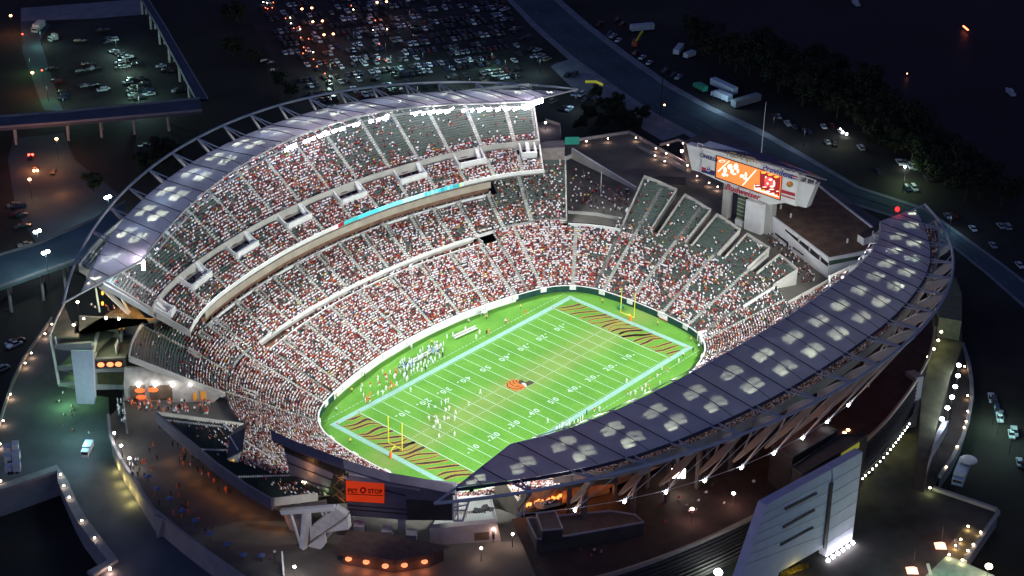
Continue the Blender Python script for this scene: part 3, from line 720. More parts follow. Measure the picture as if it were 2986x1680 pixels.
# ------------------------------------------------------------------ people: continuous skinned bodies
def body(pose, seed=0):
    J = {'pel': (0, 0, .95), 'ch': (0, -.02, 1.22), 'sh': (0, -.02, 1.42), 'nk': (0, -.03, 1.54), 'hd': (0, -.05, 1.70), 'ht': (0, -.04, 1.84)}
    if pose == 'stand': L = [((.10, 0, .90), (.12, .0, .50), (.13, .02, .09), (.14, -.16, .04)), ((-.10, 0, .90), (-.13, -.02, .5), (-.15, .02, .09), (-.16, -.16, .04))]; A = [((.21, 0, 1.42), (.27, .02, 1.14), (.27, -.12, .90)), ((-.21, 0, 1.42), (-.27, .02, 1.14), (-.27, -.12, .90))]
    if pose == 'run': L = [((.10, 0, .90), (.12, -.30, .62), (.12, -.12, .22), (.12, -.30, .16)), ((-.10, 0, .90), (-.12, .12, .5), (-.12, .42, .22), (-.12, .40, .10))]; A = [((.22, 0, 1.42), (.30, .22, 1.2), (.26, .05, 1.02)), ((-.22, 0, 1.42), (-.30, -.2, 1.22), (-.22, -.42, 1.32))]
    if pose == 'crouch':
        J = {'pel': (0, .20, .68), 'ch': (0, -.02, .86), 'sh': (0, -.22, 1.0), 'nk': (0, -.32, 1.06), 'hd': (0, -.44, 1.14), 'ht': (0, -.5, 1.26)}
        L = [((.14, .18, .64), (.24, -.16, .46), (.22, .10, .09), (.24, -.10, .04)), ((-.14, .18, .64), (-.24, -.16, .46), (-.22, .10, .09), (-.24, -.10, .04))]; A = [((.25, -.2, .98), (.3, -.3, .68), (.2, -.46, .42)), ((-.25, -.2, .98), (-.3, -.3, .68), (-.2, -.46, .42))]
    if pose == 'sit':
        J = {'pel': (0, .05, .50), 'ch': (0, .04, .74), 'sh': (0, .0, .94), 'nk': (0, -.02, 1.04), 'hd': (0, -.04, 1.18), 'ht': (0, -.03, 1.31)}
        L = [((.10, .02, .50), (.13, -.38, .52), (.13, -.40, .10), (.13, -.54, .05)), ((-.10, .02, .50), (-.13, -.38, .52), (-.13, -.40, .10), (-.13, -.54, .05))]; A = [((.20, 0, .93), (.26, .02, .70), (.14, -.22, .62)), ((-.20, 0, .93), (-.26, .02, .70), (-.14, -.22, .62))]
    V = []; E_ = []; Rd = []
    def ad(p, r, par=None):
        V.append(p); Rd.append(r)
        if par is not None: E_.append((par, len(V)-1))
        return len(V)-1
    pe = ad(J['pel'], .15); ch = ad(J['ch'], .16, pe); sh = ad(J['sh'], .14, ch); nk = ad(J['nk'], .07, sh); hd = ad(J['hd'], .12, nk); ad(J['ht'], .08, hd)
    for hip, kn, an, to in L: a = ad(hip, .10, pe); b = ad(kn, .07, a); c = ad(an, .05, b); ad(to, .045, c)
    for s_, e, h in A: a = ad(s_, .08, sh); b = ad(e, .055, a); ad(h, .045, b)
    me = bpy.data.meshes.new('body'); me.from_pydata(V, E_, []); o = bpy.data.objects.new('body', me); COL.objects.link(o)
    md = o.modifiers.new('skin', 'SKIN')
    for i, r in enumerate(Rd): me.skin_vertices[0].data[i].radius = (r, r)
    me.skin_vertices[0].data[0].use_root = True
    sd = o.modifiers.new('sub', 'SUBSURF'); sd.levels = 1; sd.render_levels = 1
    dg = bpy.context.evaluated_depsgraph_get(); out = bpy.data.meshes.new_from_object(o.evaluated_get(dg)); bpy.data.objects.remove(o)
    zt_, zb = J['nk'][2], J['pel'][2]; ys = {'crouch': -.30}.get(pose)
    idx = []
    for p in out.polygons:
        c = p.center
        head = (c.z > zt_+.02 and abs(c.x) < .16) if ys is None else (c.y < ys-.02 and c.z > .98)
        if head: k = 0 if (c.y > J['hd'][1]-.06 or c.z > J['hd'][2]+.06) else 3
        elif pose == 'sit': k = 1 if c.z > .60 or c.y > -.06 and c.z > .45 else 2
        else: k = 1 if c.z > zb+.03 else (2 if c.z > .20 else 4)
        if abs(c.x) > .215 and c.z < J['ch'][2]-.12 and c.z > zb-.12 and pose != 'crouch': k = 3
        idx.append(k)
    for _ in range(5): out.materials.append(None)
    out.polygons.foreach_set('material_index', idx); out.polygons.foreach_set('use_smooth', [True]*len(idx)); out.update(); return out
CLR = {}
def cm(c, nm='cloth'):
    k = tuple(c)
    if k not in CLR: CLR[k] = mat(nm, c, .8, var=.05, scale=6)
    return CLR[k]
SK = (.45, .26, .18); WH = (.80, .82, .84)
BASE = {p: body(p) for p in ('stand', 'run', 'crouch', 'sit')}
KIT = {'w': (WH, WH, WH), 'h': ((.85, .25, .05), (.80, .78, .74), (.8, .8, .8)), 'r': ((.85, .25, .05), (.55, .04, .03), (.8, .8, .8)), 'y': ((.5, .3, .1), (.85, .62, .12), (.03, .03, .04)),
       'k': ((.05, .04, .04), (.03, .03, .05), (.03, .03, .04)), 'o': ((.7, .3, .1), (.9, .17, .04), (.85, .2, .05)), 'b': ((.7, .75, .8), (.03, .05, .35), (.6, .62, .7)), 'd': (WH, WH, (.03, .03, .04)), 'l': (WH, (.25, .55, .8), WH)}
BM = {}
def person_mesh(pose, kit):
    if (pose, kit) not in BM:
        m = BASE[pose].copy(); h, t, l = KIT[kit] if isinstance(kit, str) else kit
        for i, c in enumerate((h, t, l, SK, (.1, .1, .1))): m.materials[i] = cm(c)
        BM[(pose, kit)] = m
    return BM[(pose, kit)]
def person(x, y, z, pose, kit, label, group=None, rz=None, sc=1.):
    o = bpy.data.objects.new('person', person_mesh(pose, kit)); COL.objects.link(o); o.location = (x, y, z); o.rotation_euler = (0, 0, random.uniform(0, 6.28) if rz is None else rz); o.scale = (sc, sc, sc)
    return tag(o, label, 'person', group)
DES = {'w': 'player in an all white uniform', 'h': 'player with an orange helmet and pale jersey', 'r': 'player with an orange helmet, red jersey and white trousers', 'y': 'steward in a yellow shirt and dark trousers', 'k': 'person in dark clothes', 'o': 'person in a bright orange outfit', 'b': 'player in a dark blue jersey', 'd': 'person in a white top and dark trousers', 'l': 'person in a light blue top'}
sH = 2.576
def yl(x):
    v = x/YD; n_ = 50-abs(v); e = 'near' if v < 0 else 'far'
    if n_ < -1: return f'behind the {e} goal line'
    if n_ < 4: return f'at the {e} goal line'
    return 'at the 50 yard line' if n_ > 47.5 else f'at the {e} {int(round(n_/5)*5)} yard line'
SHD = {'w': 'player in all white', 'h': 'orange-helmeted player in pale jersey', 'r': 'orange-helmeted player in red', 'y': 'steward in yellow shirt', 'k': 'person in dark clothes', 'o': 'person in bright orange', 'b': 'player in dark blue', 'd': 'person in white top', 'l': 'person in light blue'}
pf = [('w', 508, 65), ('w', 1033, 80), ('h', 945, 165), ('w', 740, 165), ('w', 770, 152), ('h', 790, 140), ('w', 775, 207), ('h', 797, 200), ('w', 645, 187), ('w', 690, 185), ('h', 845, 232), ('w', 840, 277), ('h', 790, 268), ('w', 762, 277), ('w', 645, 277), ('h', 693, 255), ('h', 705, 275), ('w', 712, 303), ('w', 680, 335), ('w', 730, 342), ('h', 697, 307), ('w', 838, 397), ('w', 722, 412), ('w', 1538, 297)]
for i, (k, a, b) in enumerate(pf):
    x, y, z = at((1000+a/sH, 1120+b/sH), .02)
    person(x, y, .02, 'run' if i % 3 else 'crouch' if 5 < i < 20 else 'stand', k, SHD[k]+' '+yl(x)+(', left half' if y > 3 else ', right half' if y < -3 else ', mid field'), 'players out on the field', sc=1.12)
oA = (1000, 940); oB = (1250, 820); oC = (900, 1080)
SL = [(oA, k, a, b) for k, a, b in [('w', 1705, 670), ('w', 1985, 735), ('w', 1925, 790), ('w', 1530, 990), ('w', 1475, 1030), ('w', 1430, 1090), ('w', 1525, 1220), ('w', 1700, 1290), ('w', 1850, 1230), ('w', 1770, 1130), ('w', 1960, 1250), ('w', 2080, 1180), ('w', 2230, 1040), ('w', 2290, 980), ('w', 2400, 910), ('w', 2140, 680), ('w', 2330, 650), ('w', 2280, 600), ('w', 2440, 640), ('w', 2500, 600), ('w', 1880, 960), ('w', 1650, 1000), ('w', 2010, 1120), ('w', 2120, 1060), ('w', 1600, 1180), ('w', 1760, 1240), ('w', 1540, 1360), ('w', 1290, 1400), ('w', 1600, 1440), ('w', 1870, 1130), ('w', 1940, 1080), ('w', 2190, 960), ('w', 2310, 850), ('w', 2480, 760),
     ('k', 2480, 870), ('k', 540, 1380), ('k', 1580, 1330), ('k', 2060, 1230), ('b', 1400, 1220), ('b', 1470, 1200), ('b', 2150, 1010), ('b', 2340, 620), ('l', 1700, 1150), ('b', 1660, 1040), ('h', 985, 1290), ('r', 1055, 1370), ('h', 1175, 1310), ('r', 1320, 1250), ('h', 1430, 1300), ('r', 1320, 1340), ('h', 870, 1440), ('h', 1090, 1440), ('y', 2210, 560)]]
SL += [(oB, k, a, b) for k, a, b in [('d', 995, 1060), ('w', 915, 1250), ('w', 600, 1400), ('w', 455, 1449), ('w', 1265, 1330), ('w', 1180, 1449), ('o', 2400, 835), ('d', 1910, 1060), ('o', 1960, 1060), ('o', 1490, 1310), ('k', 1440, 1345), ('y', 2285, 690), ('y', 1440, 955)]]
SL += [(oC, k, a, b) for k, a, b in [('r', 1910, 200), ('h', 1720, 310), ('r', 1530, 425), ('h', 1320, 425), ('h', 1300, 545), ('r', 1755, 400), ('r', 1940, 315), ('r', 2170, 110), ('w', 1925, 515), ('w', 1725, 635), ('w', 1845, 625), ('w', 1365, 695), ('w', 1410, 820), ('w', 2190, 405), ('d', 2060, 490), ('w', 2440, 290), ('w', 2370, 205), ('w', 2130, 235), ('r', 1520, 800), ('o', 2040, 385), ('o', 2110, 455), ('o', 2015, 520), ('o', 1445, 745), ('o', 1530, 665), ('o', 1460, 805), ('y', 1075, 560), ('y', 705, 710), ('d', 690, 1040)]]
rs_ = random.Random(5)
for _ in range(34):
    t = rs_.random(); SL.append((oA, rs_.choice('wwwwwbbkl'), 1450+t*1000+rs_.gauss(0, 45), 1180-t*520+rs_.gauss(0, 55)))
for o_, k, a, b in SL:
    x, y, z = at((o_[0]+a/s8, o_[1]+b/s8), .02); person(x, y, .02, random.choice(('stand', 'stand', 'run')), k, SHD[k]+' '+yl(x)+(', close to the left sideline' if y < 31 else ', by the left wall' if y > 36.5 else ', left team area'), 'people along the left sideline', sc=1.1)
for o_, k, a, b, lb in [((930, 1160), 'y', 780, 1135, 'steward in a yellow shirt on the grass behind the near end line'), ((1560, 820), 'y', 1670, 555, 'steward in a yellow shirt near the dark wall, left of the farther goalpost'), ((1800, 860), 'y', 1000, 765, 'steward in a yellow shirt behind the far end line, right of the farther goalpost'), ((1800, 860), 'y', 1830, 1165, 'steward in a yellow shirt near the white walls of the corner tunnel'), ((1800, 860), 'd', 2020, 1340, 'person in white beside the worn grass of the far right corner'), ((1800, 860), 'k', 1880, 1430, 'person in black by the far right corner of the white border')]:
    x, y, z = at((o_[0]+a/s8, o_[1]+b/s8), .02); person(x, y, .02, 'stand', k, lb, sc=1.1)
RS = [('r', 2140, 85), ('w', 2158, 95), ('w', 2195, 85), ('h', 2245, 58), ('h', 2272, 30), ('r', 2300, 45), ('h', 2268, 75), ('w', 2380, 15), ('w', 1925, 208), ('r', 1888, 212), ('k', 1830, 235), ('w', 1765, 300), ('w', 1782, 285), ('w', 1800, 272), ('h', 1700, 300), ('w', 1650, 322), ('h', 1668, 318), ('w', 1735, 310), ('w', 1625, 345), ('w', 1605, 355), ('h', 1750, 330), ('w', 1680, 335), ('w', 1700, 325), ('w', 1640, 350)]
for k, a, b in RS:
    x, y, z = at((1000+a/sH, 1120+b/sH), .02); person(x, y, .02, 'stand', k, SHD[k]+' '+yl(x)+' beside the right sideline', 'people along the right sideline', sc=1.1)
for k, a, b in [('h', 2395, 1340), ('r', 2440, 1360), ('h', 2360, 1400), ('r', 2300, 1430), ('w', 2130, 1440), ('w', 2520, 1290), ('d', 2555, 1240)]:
    x, y, z = at((1000+a/sH, 560+b/sH), .02); person(x, y, .02, 'stand', k, SHD[k]+' '+yl(x)+' beside the right sideline', 'people along the right sideline', sc=1.1)
# team benches and low sideline equipment
for a, b, lb in (((1740, 1020), (2400, 650), 'long white bench on the left sideline, the nearer one with players crowding round it'), ):
    p, q2 = prn(0, s8, oA, a, b); g = empty('team_bench', label=lb, cat='bench')
    MB().bar((p[0], p[1], .5), (q2[0], q2[1], .5), .7, .1).build('seat', [M_white], g); v = (Vector(q2)-Vector(p)).normalized(); n_ = Vector((-v.y, v.x, 0))*.5
    MB().bar(Vector((p[0], p[1], .95))+n_, Vector((q2[0], q2[1], .95))+n_, .08, .5).build('backrest', [M_white], g)
    for t in np.linspace(.02, .98, 6): c = Vector(p).lerp(Vector(q2), t); MB().box((c.x, c.y, .23), (.12, .6, .46)).build('leg', [M_steel], g)
p, q2 = prn(0, s8, oB, (640, 1440), (1190, 1190)); g = empty('team_bench', label='long white bench on the left sideline, the farther one', cat='bench')
MB().bar((p[0], p[1], .5), (q2[0], q2[1], .5), .9, .1).build('seat', [M_white], g); v = (Vector(q2)-Vector(p)).normalized(); n_ = Vector((-v.y, v.x, 0))*.6
MB().bar(Vector((p[0], p[1], .95))+n_, Vector((q2[0], q2[1], .95))+n_, .08, .5).build('backrest', [M_white], g)
for t in np.linspace(.02, .98, 6): c = Vector(p).lerp(Vector(q2), t); MB().box((c.x, c.y, .23), (.12, .6, .46)).build('leg', [M_steel], g)
# camera lift frame and sheet by the far white wall, green utility cart at the dark wall, pink round sign
x, y, z = at((1250+1400/s8, 820+900/s8), 0); g = empty('camera_platform', (x, y, 0), .3, 'white tubular camera platform against the left white wall', 'platform')
for a, b in ((0, 0), (1.8, 0), (0, 1.4), (1.8, 1.4)): MB().bar((a, b, 0), (a, b, 2.4), .1).build('leg', [M_white], g)
MB().box((.9, .7, 1.5), (1.9, 1.5, .08)).build('deck', [M_white], g); MB().bar((0, 0, 2.4), (1.8, 0, 2.4), .08).bar((0, 1.4, 2.4), (1.8, 1.4, 2.4), .08).bar((0, 0, 2.4), (0, 1.4, 2.4), .08).bar((1.8, 0, 2.4), (1.8, 1.4, 2.4), .08).build('guard_rail', [M_white], g)
x, y, z = at((1560+2130/s8, 820+690/s8), 0); g = empty('utility_cart', (x, y, 0), -1.2, 'small green utility cart parked by the dark wall behind the farther goalpost', 'cart')
M_cart = mat('cart_green', (.02, .25, .14), .4); MB().box((0, 0, .65), (1.2, 2.6, .5)).build('body', [M_cart], g); MB().box((0, .5, 1.5), (1.1, 1.2, .08)).build('canopy', [M_cart], g)
for a in (-.6, .6):
    for b in (-.9, .9): MB().tube([(a-.1, b, .3), (a+.1, b, .3)], .3, 10).build('wheel', [M_black], g)
a_ = P3(.2685, 0, 0); b_ = P3(.2745, 0, 0); g = empty('wall_sign', label='rounded white and pink sign on the dark wall behind the far end line', cat='sign')
MB().ribbon([P3(s, -.05, .45) for s in np.linspace(.2665, .2765, 6)], .12, 1.75).build('board', [mat('sign_white', (.85, .8, .8), .6)], g); MB().ribbon([P3(s, -.12, .3) for s in np.linspace(.2665, .2765, 6)], .12, .3).build('border', [mat('sign_red', (.6, .03, .03), .6)], g)

# ------------------------------------------------------------------ floodlights on the roof edges (real lamps)
M_flood = emi('floodlight_face', (1.0, .90, 1.0), 60)
def flood(side, x, tgt, P_, roofo, emis=True):
    p = tab(INN, x) if abs(x) < 88 else (x, 72.2, 50.0); loc = Vector((p[0], (p[1]-1.6)*side, p[2]-1.5))
    d = (Vector(tgt)-loc).normalized(); o = MB(); o.box((0, 0, .25), (4.2, .8, .7)); o.cur = 0 if side > 0 and x < -12 else 1; o.quad((-2.0, -.35, -.12), (-2.0, .35, -.12), (2.0, .35, -.12), (2.0, -.35, -.12))
    ob = o.build('floodlight', [M_steel, M_flood], roofo); q_ = d.to_track_quat('-Z', 'Y'); ob.rotation_euler = q_.to_euler(); ob.location = loc
    lamp('flood_beam', 'SPOT', loc+d*.5, P_, FLC, tgt, roofo, spot_size=R(SPOTA), spot_blend=.9, shadow_soft_size=1.2)
for i, x in enumerate(np.linspace(-76, 84, 13)):
    flood(1, x, ((x*.4, -8, 0) if i % 2 else (x*.6+26, -5, 2)), FLP*.8, RL)
for i, x in enumerate(np.linspace(-80, 80, 13)):
    flood(-1, x, ((x*.6, 8, 0) if i % 2 else (x*.95, 58, 9)), FLP*(.85 if i % 2 else 1.25), RR)
for tx, ty, tz, sx_ in ((-78, 44, 10, -62), (-66, 22, 5, -48), (-62, 52, 14, -30), (72, 46, 12, 60), (84, 0, 10, 40)): flood(-1, sx_, (tx, ty, tz), FLP*.75, RR)
# the bright banks seen end-on at the far half of the left roof
for x in list(np.arange(-12, 86, 3.1)):
    if random.random() < .8:
        p = tab(INN, x); wd = random.choice((1.2, 2.0, 2.6)); MB().box((x, p[1]-1.9, p[2]-2.1), (wd, .35, .8)).build('lamp_bank', [M_flood], RL)
for x in np.arange(84, 93, 1.6): MB().box((x, 71.2, 48.6+random.random()*.8), (1.3, .5, 1.5)).build('lamp_bank', [M_flood], RL)
mb = MB(); p = tab(INN, -84); mb.box((p[0]-1, p[1]-.5, p[2]-2.6), (3.6, .8, 1.5), .9); mb.build('lamp_bank', [M_flood], RL)
for x in np.linspace(-92, 92, 12):
    p = np.array(tab(INN, x)) if abs(x) < 86.5 else np.array((x, 72.4, 49.5)); q_ = np.array(tab(OUT, x)); v = p*.5+q_*.5; lamp('added_canopy_fill', 'POINT', (v[0], v[1], v[2]-4.5), 1300, (.55, .78, 1.), parent=RL, shadow_soft_size=1.5)  # added fill lamps that make the left membrane glow
# uplights under the roof membranes: they shine through the translucent cloth
B = [-107, -97.6]+NODES[1:-1]+[97.6, 107]
for side, ro in ((1, RL), (-1, RR)):
    for a, b in zip(B, B[1:]):
        xm = (a+b)/2
        if abs(xm) > 103: continue
        p = np.array(tab(INN, xm)) if abs(xm) < 86.5 else np.array((xm, 72.4, 49.5)); q_ = np.array(tab(OUT, xm))
        for t in ((.36, .72) if abs(xm) < 90 else (.6,)):
            for dx in (-1.7, 1.7):
                v = p*(1-t)+q_*t; v[0] += dx+random.uniform(-.3, .3); v[2] -= 1.7+random.uniform(-.1, .2)
                lamp('uplight', 'SPOT', (v[0], v[1]*side, v[2]), UPP*(1.9 if side > 0 else 1.)*random.uniform(.6, 1.25), (.86, 1.0, .66), (v[0], v[1]*side, v[2]+5), ro, spot_size=R(135), spot_blend=.4, shadow_soft_size=.10)
                hb = MB(); q4 = .46; zt4 = .72  # added open box and bar that cut each uplight into a square patch
                for c4 in range(4): a4, b4 = [(q4*sx4, q4*sy4) for sx4, sy4 in ((-1, -1), (1, -1), (1, 1), (-1, 1), (-1, -1))][c4:c4+2]; hb.quad((*a4, -.1), (*b4, -.1), (*b4, zt4), (*a4, zt4))
                hb.bar((-q4, 0, zt4), (q4, 0, zt4), .07); ob4 = hb.build('added_uplight_mask', [M_black], ro, loc=(v[0], v[1]*side, v[2])); ob4.rotation_euler = (0, 0, -side*math.atan2(v[0], v[1]+40)+random.uniform(-.06, .06))

# ------------------------------------------------------------------ surroundings
def vplane(A, B):
    """vertical plane through two ground points -> function pixel -> point on it"""
    A = np.array(A[:3], float); B = np.array(B[:3], float); n = np.array([-(B-A)[1], (B-A)[0], 0.]); n /= np.linalg.norm(n)
    if np.dot(n, CAMP-A) < 0: n = -n
    def hit(px, off=0.):
        d = ray(px); t = np.dot(A+n*off-CAMP, n)/np.dot(d, n); return Vector(CAMP+t*d)
    hit.n = Vector(n); return hit
def slab(mb, pts, n, t):
    """polygon given thickness t backwards along n (n points at the viewer side)"""
    P_ = [Vector(p) for p in pts]; k = len(P_); Bk = [p-Vector(n)*t for p in P_]
    nr = (P_[1]-P_[0]).cross(P_[2]-P_[1])
    if nr.dot(Vector(n)) < 0: P_ = P_[::-1]; Bk = Bk[::-1]
    return mb.add(P_+Bk, [tuple(range(k)), tuple(range(k, 2*k))[::-1]]+[(i, k+i, k+(i+1) % k, (i+1) % k) for i in range(k)])
cr = lambda o, s: (lambda *p: [(o[0]+a/s, o[1]+b/s) for a, b in p])
kA, kB, kC, kD, kE, kF, kG, kH, kI = [cr(o, 2.576) for o in ((0, 0), (1000, 0), (1986, 0), (0, 560), (1000, 560), (1986, 560), (0, 1120), (1000, 1120), (1986, 1120))]
k1, k2, k3, k4, k5 = [cr(o, 2576/600) for o in ((130, 820), (480, 560), (1000, 400), (1400, 340), (1800, 560))]
kS = cr((1990, 400), 1456/420); kN = cr((800, 1380), 1456/600); kW = cr((400, 1180), 2576/600); kT = cr((1960, 1080), 2.427); kU = cr((1400, 1250), 1.82); kV = cr((2300, 800), 1.365); kX = cr((2086, 1240), 1117/600); kY = cr((950, 1430), 2.427)
def AT(z, pts): return [at(p, z) for p in pts]
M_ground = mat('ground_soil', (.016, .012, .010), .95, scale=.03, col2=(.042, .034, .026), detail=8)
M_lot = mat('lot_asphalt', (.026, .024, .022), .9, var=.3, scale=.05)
M_road = mat('road_asphalt', (.055, .078, .088), .85, var=.15, scale=.05)
M_kerb = mat('kerb_concrete', (.20, .20, .21), .85, var=.12, scale=.2)
M_water = mat('river_water', (.006, .006, .009), .5, var=.3, scale=.02, spec=.12)
M_plaza = mat('plaza_paving', (.13, .118, .10), .85, var=.16, scale=.12, detail=8)
M_plaza2 = mat('promenade_paving', (.105, .11, .125), .85, var=.14, scale=.1, detail=8)
M_rail = mat('parapet_concrete', (.25, .24, .25), .8, var=.08, scale=.3)
M_purp = mat('purple_cladding', (.13, .11, .15), .7, var=.08, scale=.3)
M_lav = mat('lavender_panel', (.30, .26, .30), .8, var=.06, scale=.4)
M_roofb = mat('brown_roof', (.13, .085, .055), .95, var=.2, scale=.3)
M_dkwall = mat('dark_wall', (.05, .038, .036), .8, var=.2, scale=.2)
M_glow = emi('lamp_glow', (1., .80, .55), 22); M_glowo = emi('lamp_orange', (1., .42, .16), 14); M_gloww = emi('lamp_white', (.85, .95, 1.), 34); M_red = emi('lamp_red', (1., .05, .03), 14); M_tail = emi('lamp_tail', (1., .18, .08), 6)
G0 = -.6
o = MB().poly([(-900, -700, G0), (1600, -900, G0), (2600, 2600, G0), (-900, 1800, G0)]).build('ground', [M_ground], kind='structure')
# the river beyond the trees
riv = AT(G0+.03, kC((-60, -900), (40, 60), (230, 190), (430, 390), (700, 500), (1100, 700), (1500, 880), (1900, 1080), (2576, 1400), (3400, 1900), (5200, 1500), (5200, -900)))
MB().poly(riv).build('river', [M_water], kind='structure')
# riverside road with pale pavements on both sides
def band(name, L_, R_, z, m, **k): return MB().strip(AT(z, L_), AT(z, R_)).build(name, m, kind='structure', **k)
RL_ = kB((1050, -260), (1240, 0), (1420, 190), (1700, 440), (1990, 640))+kB((2290, 850),)+kC((250, 1120), (700, 1290), (1150, 1490))+kF((1700, 220), (2050, 420), (2300, 620), (2640, 920))
RR_ = kB((1400, -260), (1640, 0), (1850, 180), (2140, 400), (2450, 620))+kC((230, 800), (620, 980), (1000, 1200), (1340, 1400))+kF((1840, 120), (2130, 330), (2420, 540), (2760, 800))
n_ = min(len(RL_), len(RR_)); RL_ = RL_[:n_]; RR_ = RR_[:n_]
band('riverside_road', RL_, RR_, G0+.06, M_road)
def offl(A, B_, t): return [(a[0]+(b[0]-a[0])*t, a[1]+(b[1]-a[1])*t) for a, b in zip(A, B_)]
for k in range(len(RL_)-1):
    for ln in (.29, .68):
        a, b = [AT(G0+.085, offl([RL_[q_]], [RR_[q_]], ln))[0] for q_ in (k, k+1)]; a = Vector(a); b = Vector(b); n3 = int((b-a).length/12); v = (b-a).normalized()*3; w3 = Vector((-v.y, v.x, 0)).normalized()*.12
        mb = MB()
        for q_ in range(n3): c = a.lerp(b, (q_+.5)/max(1, n3)); mb.quad(c-w3, c+v-w3, c+v+w3, c+w3)
        if n3: mb.build('lane_marking', [M_kerb], kind='structure')
for nm, t0, t1, h in (('pavement', -.02, .10, .14), ('pavement', .86, 1.0, .14), ('median', .47, .50, .10)):
    A = AT(G0+.06+h, offl(RL_, RR_, t0)); Bq = AT(G0+.06+h, offl(RL_, RR_, t1)); mb = MB(); mb.strip(A, Bq); mb.strip([(p[0], p[1], G0) for p in A], A); mb.strip(Bq, [(p[0], p[1], G0) for p in Bq]); mb.build(nm, [M_kerb if nm == 'pavement' else M_road], kind='structure')
MB().poly(AT(G0+.05, kB((1590, 480), (1720, 440), (1990, 640), (2290, 850), (2576, 1000), (2400, 1060), (2100, 880), (1700, 640), (1560, 500)))).build('side_road', [M_kerb], kind='structure')
# parking lots
LOT = kA((1750, -80), (2700, -80))+kB((1230, -80), (1250, 60), (1480, 560), (1650, 900), (900, 1500), (-500, 1400))+kA((2100, 560),)
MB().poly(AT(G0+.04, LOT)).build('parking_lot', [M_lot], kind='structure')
LOT2 = kA((390, 190), (1070, 120), (1420, 750), (470, 810))
MB().poly(AT(G0+.04, LOT2)).build('parking_lot', [M_lot], kind='structure')
# street on the far left with its concrete edge, and strip roads
band('street', kA((150, 60), (170, 400), (330, 830)), kA((380, 190), (300, 300), (470, 830)), G0+.05, M_road)
band('street', kA((160, 60), (700, 20), (1070, -10)), kA((160, 160), (700, 140), (1070, 110)), G0+.06, M_kerb)
band('street', kA((100, 1040), (60, 1200))+kD((120, 150), (300, 420)), kA((480, 1000), (560, 1200))+kD((900, 20), (720, 200)), G0+.05, M_road)
def viaduct(nm, L_, R_, z, m, label, cols=6, t=1.2):
    g = empty(nm, label=label, cat='elevated road'); A, Bq = AT(z, L_), AT(z, R_)
    mb = MB(); mb.strip(A, Bq); lo = lambda P_: [(p[0], p[1], p[2]-t) for p in P_]; mb.strip(Bq, lo(Bq)); mb.strip(lo(A), A); mb.strip(lo(Bq), lo(A)); mb.build('deck', [m], g)
    for P_ in (A, Bq): MB().ribbon(P_, .35, .9).build('parapet', [M_rail], g)
    k = 0
    for i in range(len(A)-1):
        for u in np.linspace(0, 1, max(2, cols//(len(A)-1)), endpoint=False):
            for w_ in (.2, .8):
                a = Vector(A[i]).lerp(Vector(A[i+1]), u); b = Vector(Bq[i]).lerp(Vector(Bq[i+1]), u); c = a.lerp(b, w_)
                MB().tube([(c.x, c.y, G0), (c.x, c.y, z-t)], .55, 8).build('column', [M_conc], g)
    return g
viaduct('elevated_street', kA((-300, 905), (500, 845), (1000, 795), (1500, 745)), kA((-300, 985), (500, 925), (1000, 880), (1520, 835)), 8, M_plaza2, 'elevated street crossing the top left, above dark gravel lots')
viaduct('elevated_lane', kA((1050, -20), (1180, 200), (1330, 480), (1470, 745)), kA((1100, -20), (1240, 200), (1390, 460), (1560, 745)), 8, M_plaza2, 'narrow elevated lane running down beside the left car park')
viaduct('elevated_bridge', kD((-200, 540), (300, 390), (700, 215), (940, 80)), kD((-200, 790), (300, 610), (620, 500), (900, 380)), 12, mat('bridge_deck', (.10, .15, .16), .85, var=.15, scale=.1), 'wide teal lit bridge reaching the stadium from the left edge')

# ------------------------------------------------------------------ cars
def car_mesh(nm, paint, kind='saloon'):
    mb = MB(); L_, W_ = (4.6, 1.8) if kind == 'saloon' else (4.9, 1.95) if kind == 'van' else (5.4, 1.95)
    h1, h2 = (.95, 1.42) if kind == 'saloon' else (1.1, 1.85) if kind == 'van' else (1.05, 1.75)
    prof = {'saloon': [(-2.3, .35), (-2.3, .80), (-1.2, .92), (1.5, .92), (2.3, .85), (2.3, .35)], 'van': [(-2.45, .35), (-2.45, .95), (-1.5, 1.1), (2.45, 1.1), (2.45, .35)], 'pickup': [(-2.7, .4), (-2.7, 1.0), (-1.6, 1.08), (2.7, 1.08), (2.7, .4)]}[kind]
    cab = {'saloon': [(-1.25, .92), (-.55, 1.42), (.85, 1.42), (1.55, .92)], 'van': [(-1.5, 1.1), (-.8, 1.8), (2.3, 1.8), (2.42, 1.1)], 'pickup': [(-1.6, 1.08), (-.95, 1.75), (.5, 1.75), (.75, 1.08)]}[kind]
    def ext(P_, w, w2=None):
        k = len(P_); w2 = w2 or w; zt_ = max(p[1] for p in P_); ww = lambda p: w2 if p[1] > zt_-.02 and w2 != w else w
        vs = [(-ww(p)/2, p[0], p[1]) for p in P_]+[(ww(p)/2, p[0], p[1]) for p in P_]
        mb.add(vs, [tuple(range(k))[::-1], tuple(range(k, 2*k))]+[(i, (i+1) % k, k+(i+1) % k, k+i) for i in range(k)])
    ext(prof, W_); mb.cur = 1; ext(cab, W_*.92, W_*.76); mb.cur = 0
    a, b = cab[1], cab[2]; mb.box((0, (a[0]+b[0])/2, a[1]+.02), (W_*.74, (b[0]-a[0])*.96, .05)); mb.cur = 2
    for y in (-L_*.31, L_*.31):
        for x in (-W_/2+.08, W_/2-.08): mb.tube([(x-.1, y, .33), (x+.1, y, .33)], .33, 8)
    return mb.mesh(nm, [paint, M_dark, M_black])
PAINT = [('silver', (.34, .35, .38), 3), ('white', (.62, .64, .66), 2.5), ('dark grey', (.05, .05, .06), 4), ('black', (.012, .012, .014), 6), ('dark red', (.10, .010, .010), 1.3), ('blue', (.02, .03, .08), 2), ('beige', (.22, .20, .15), .7)]
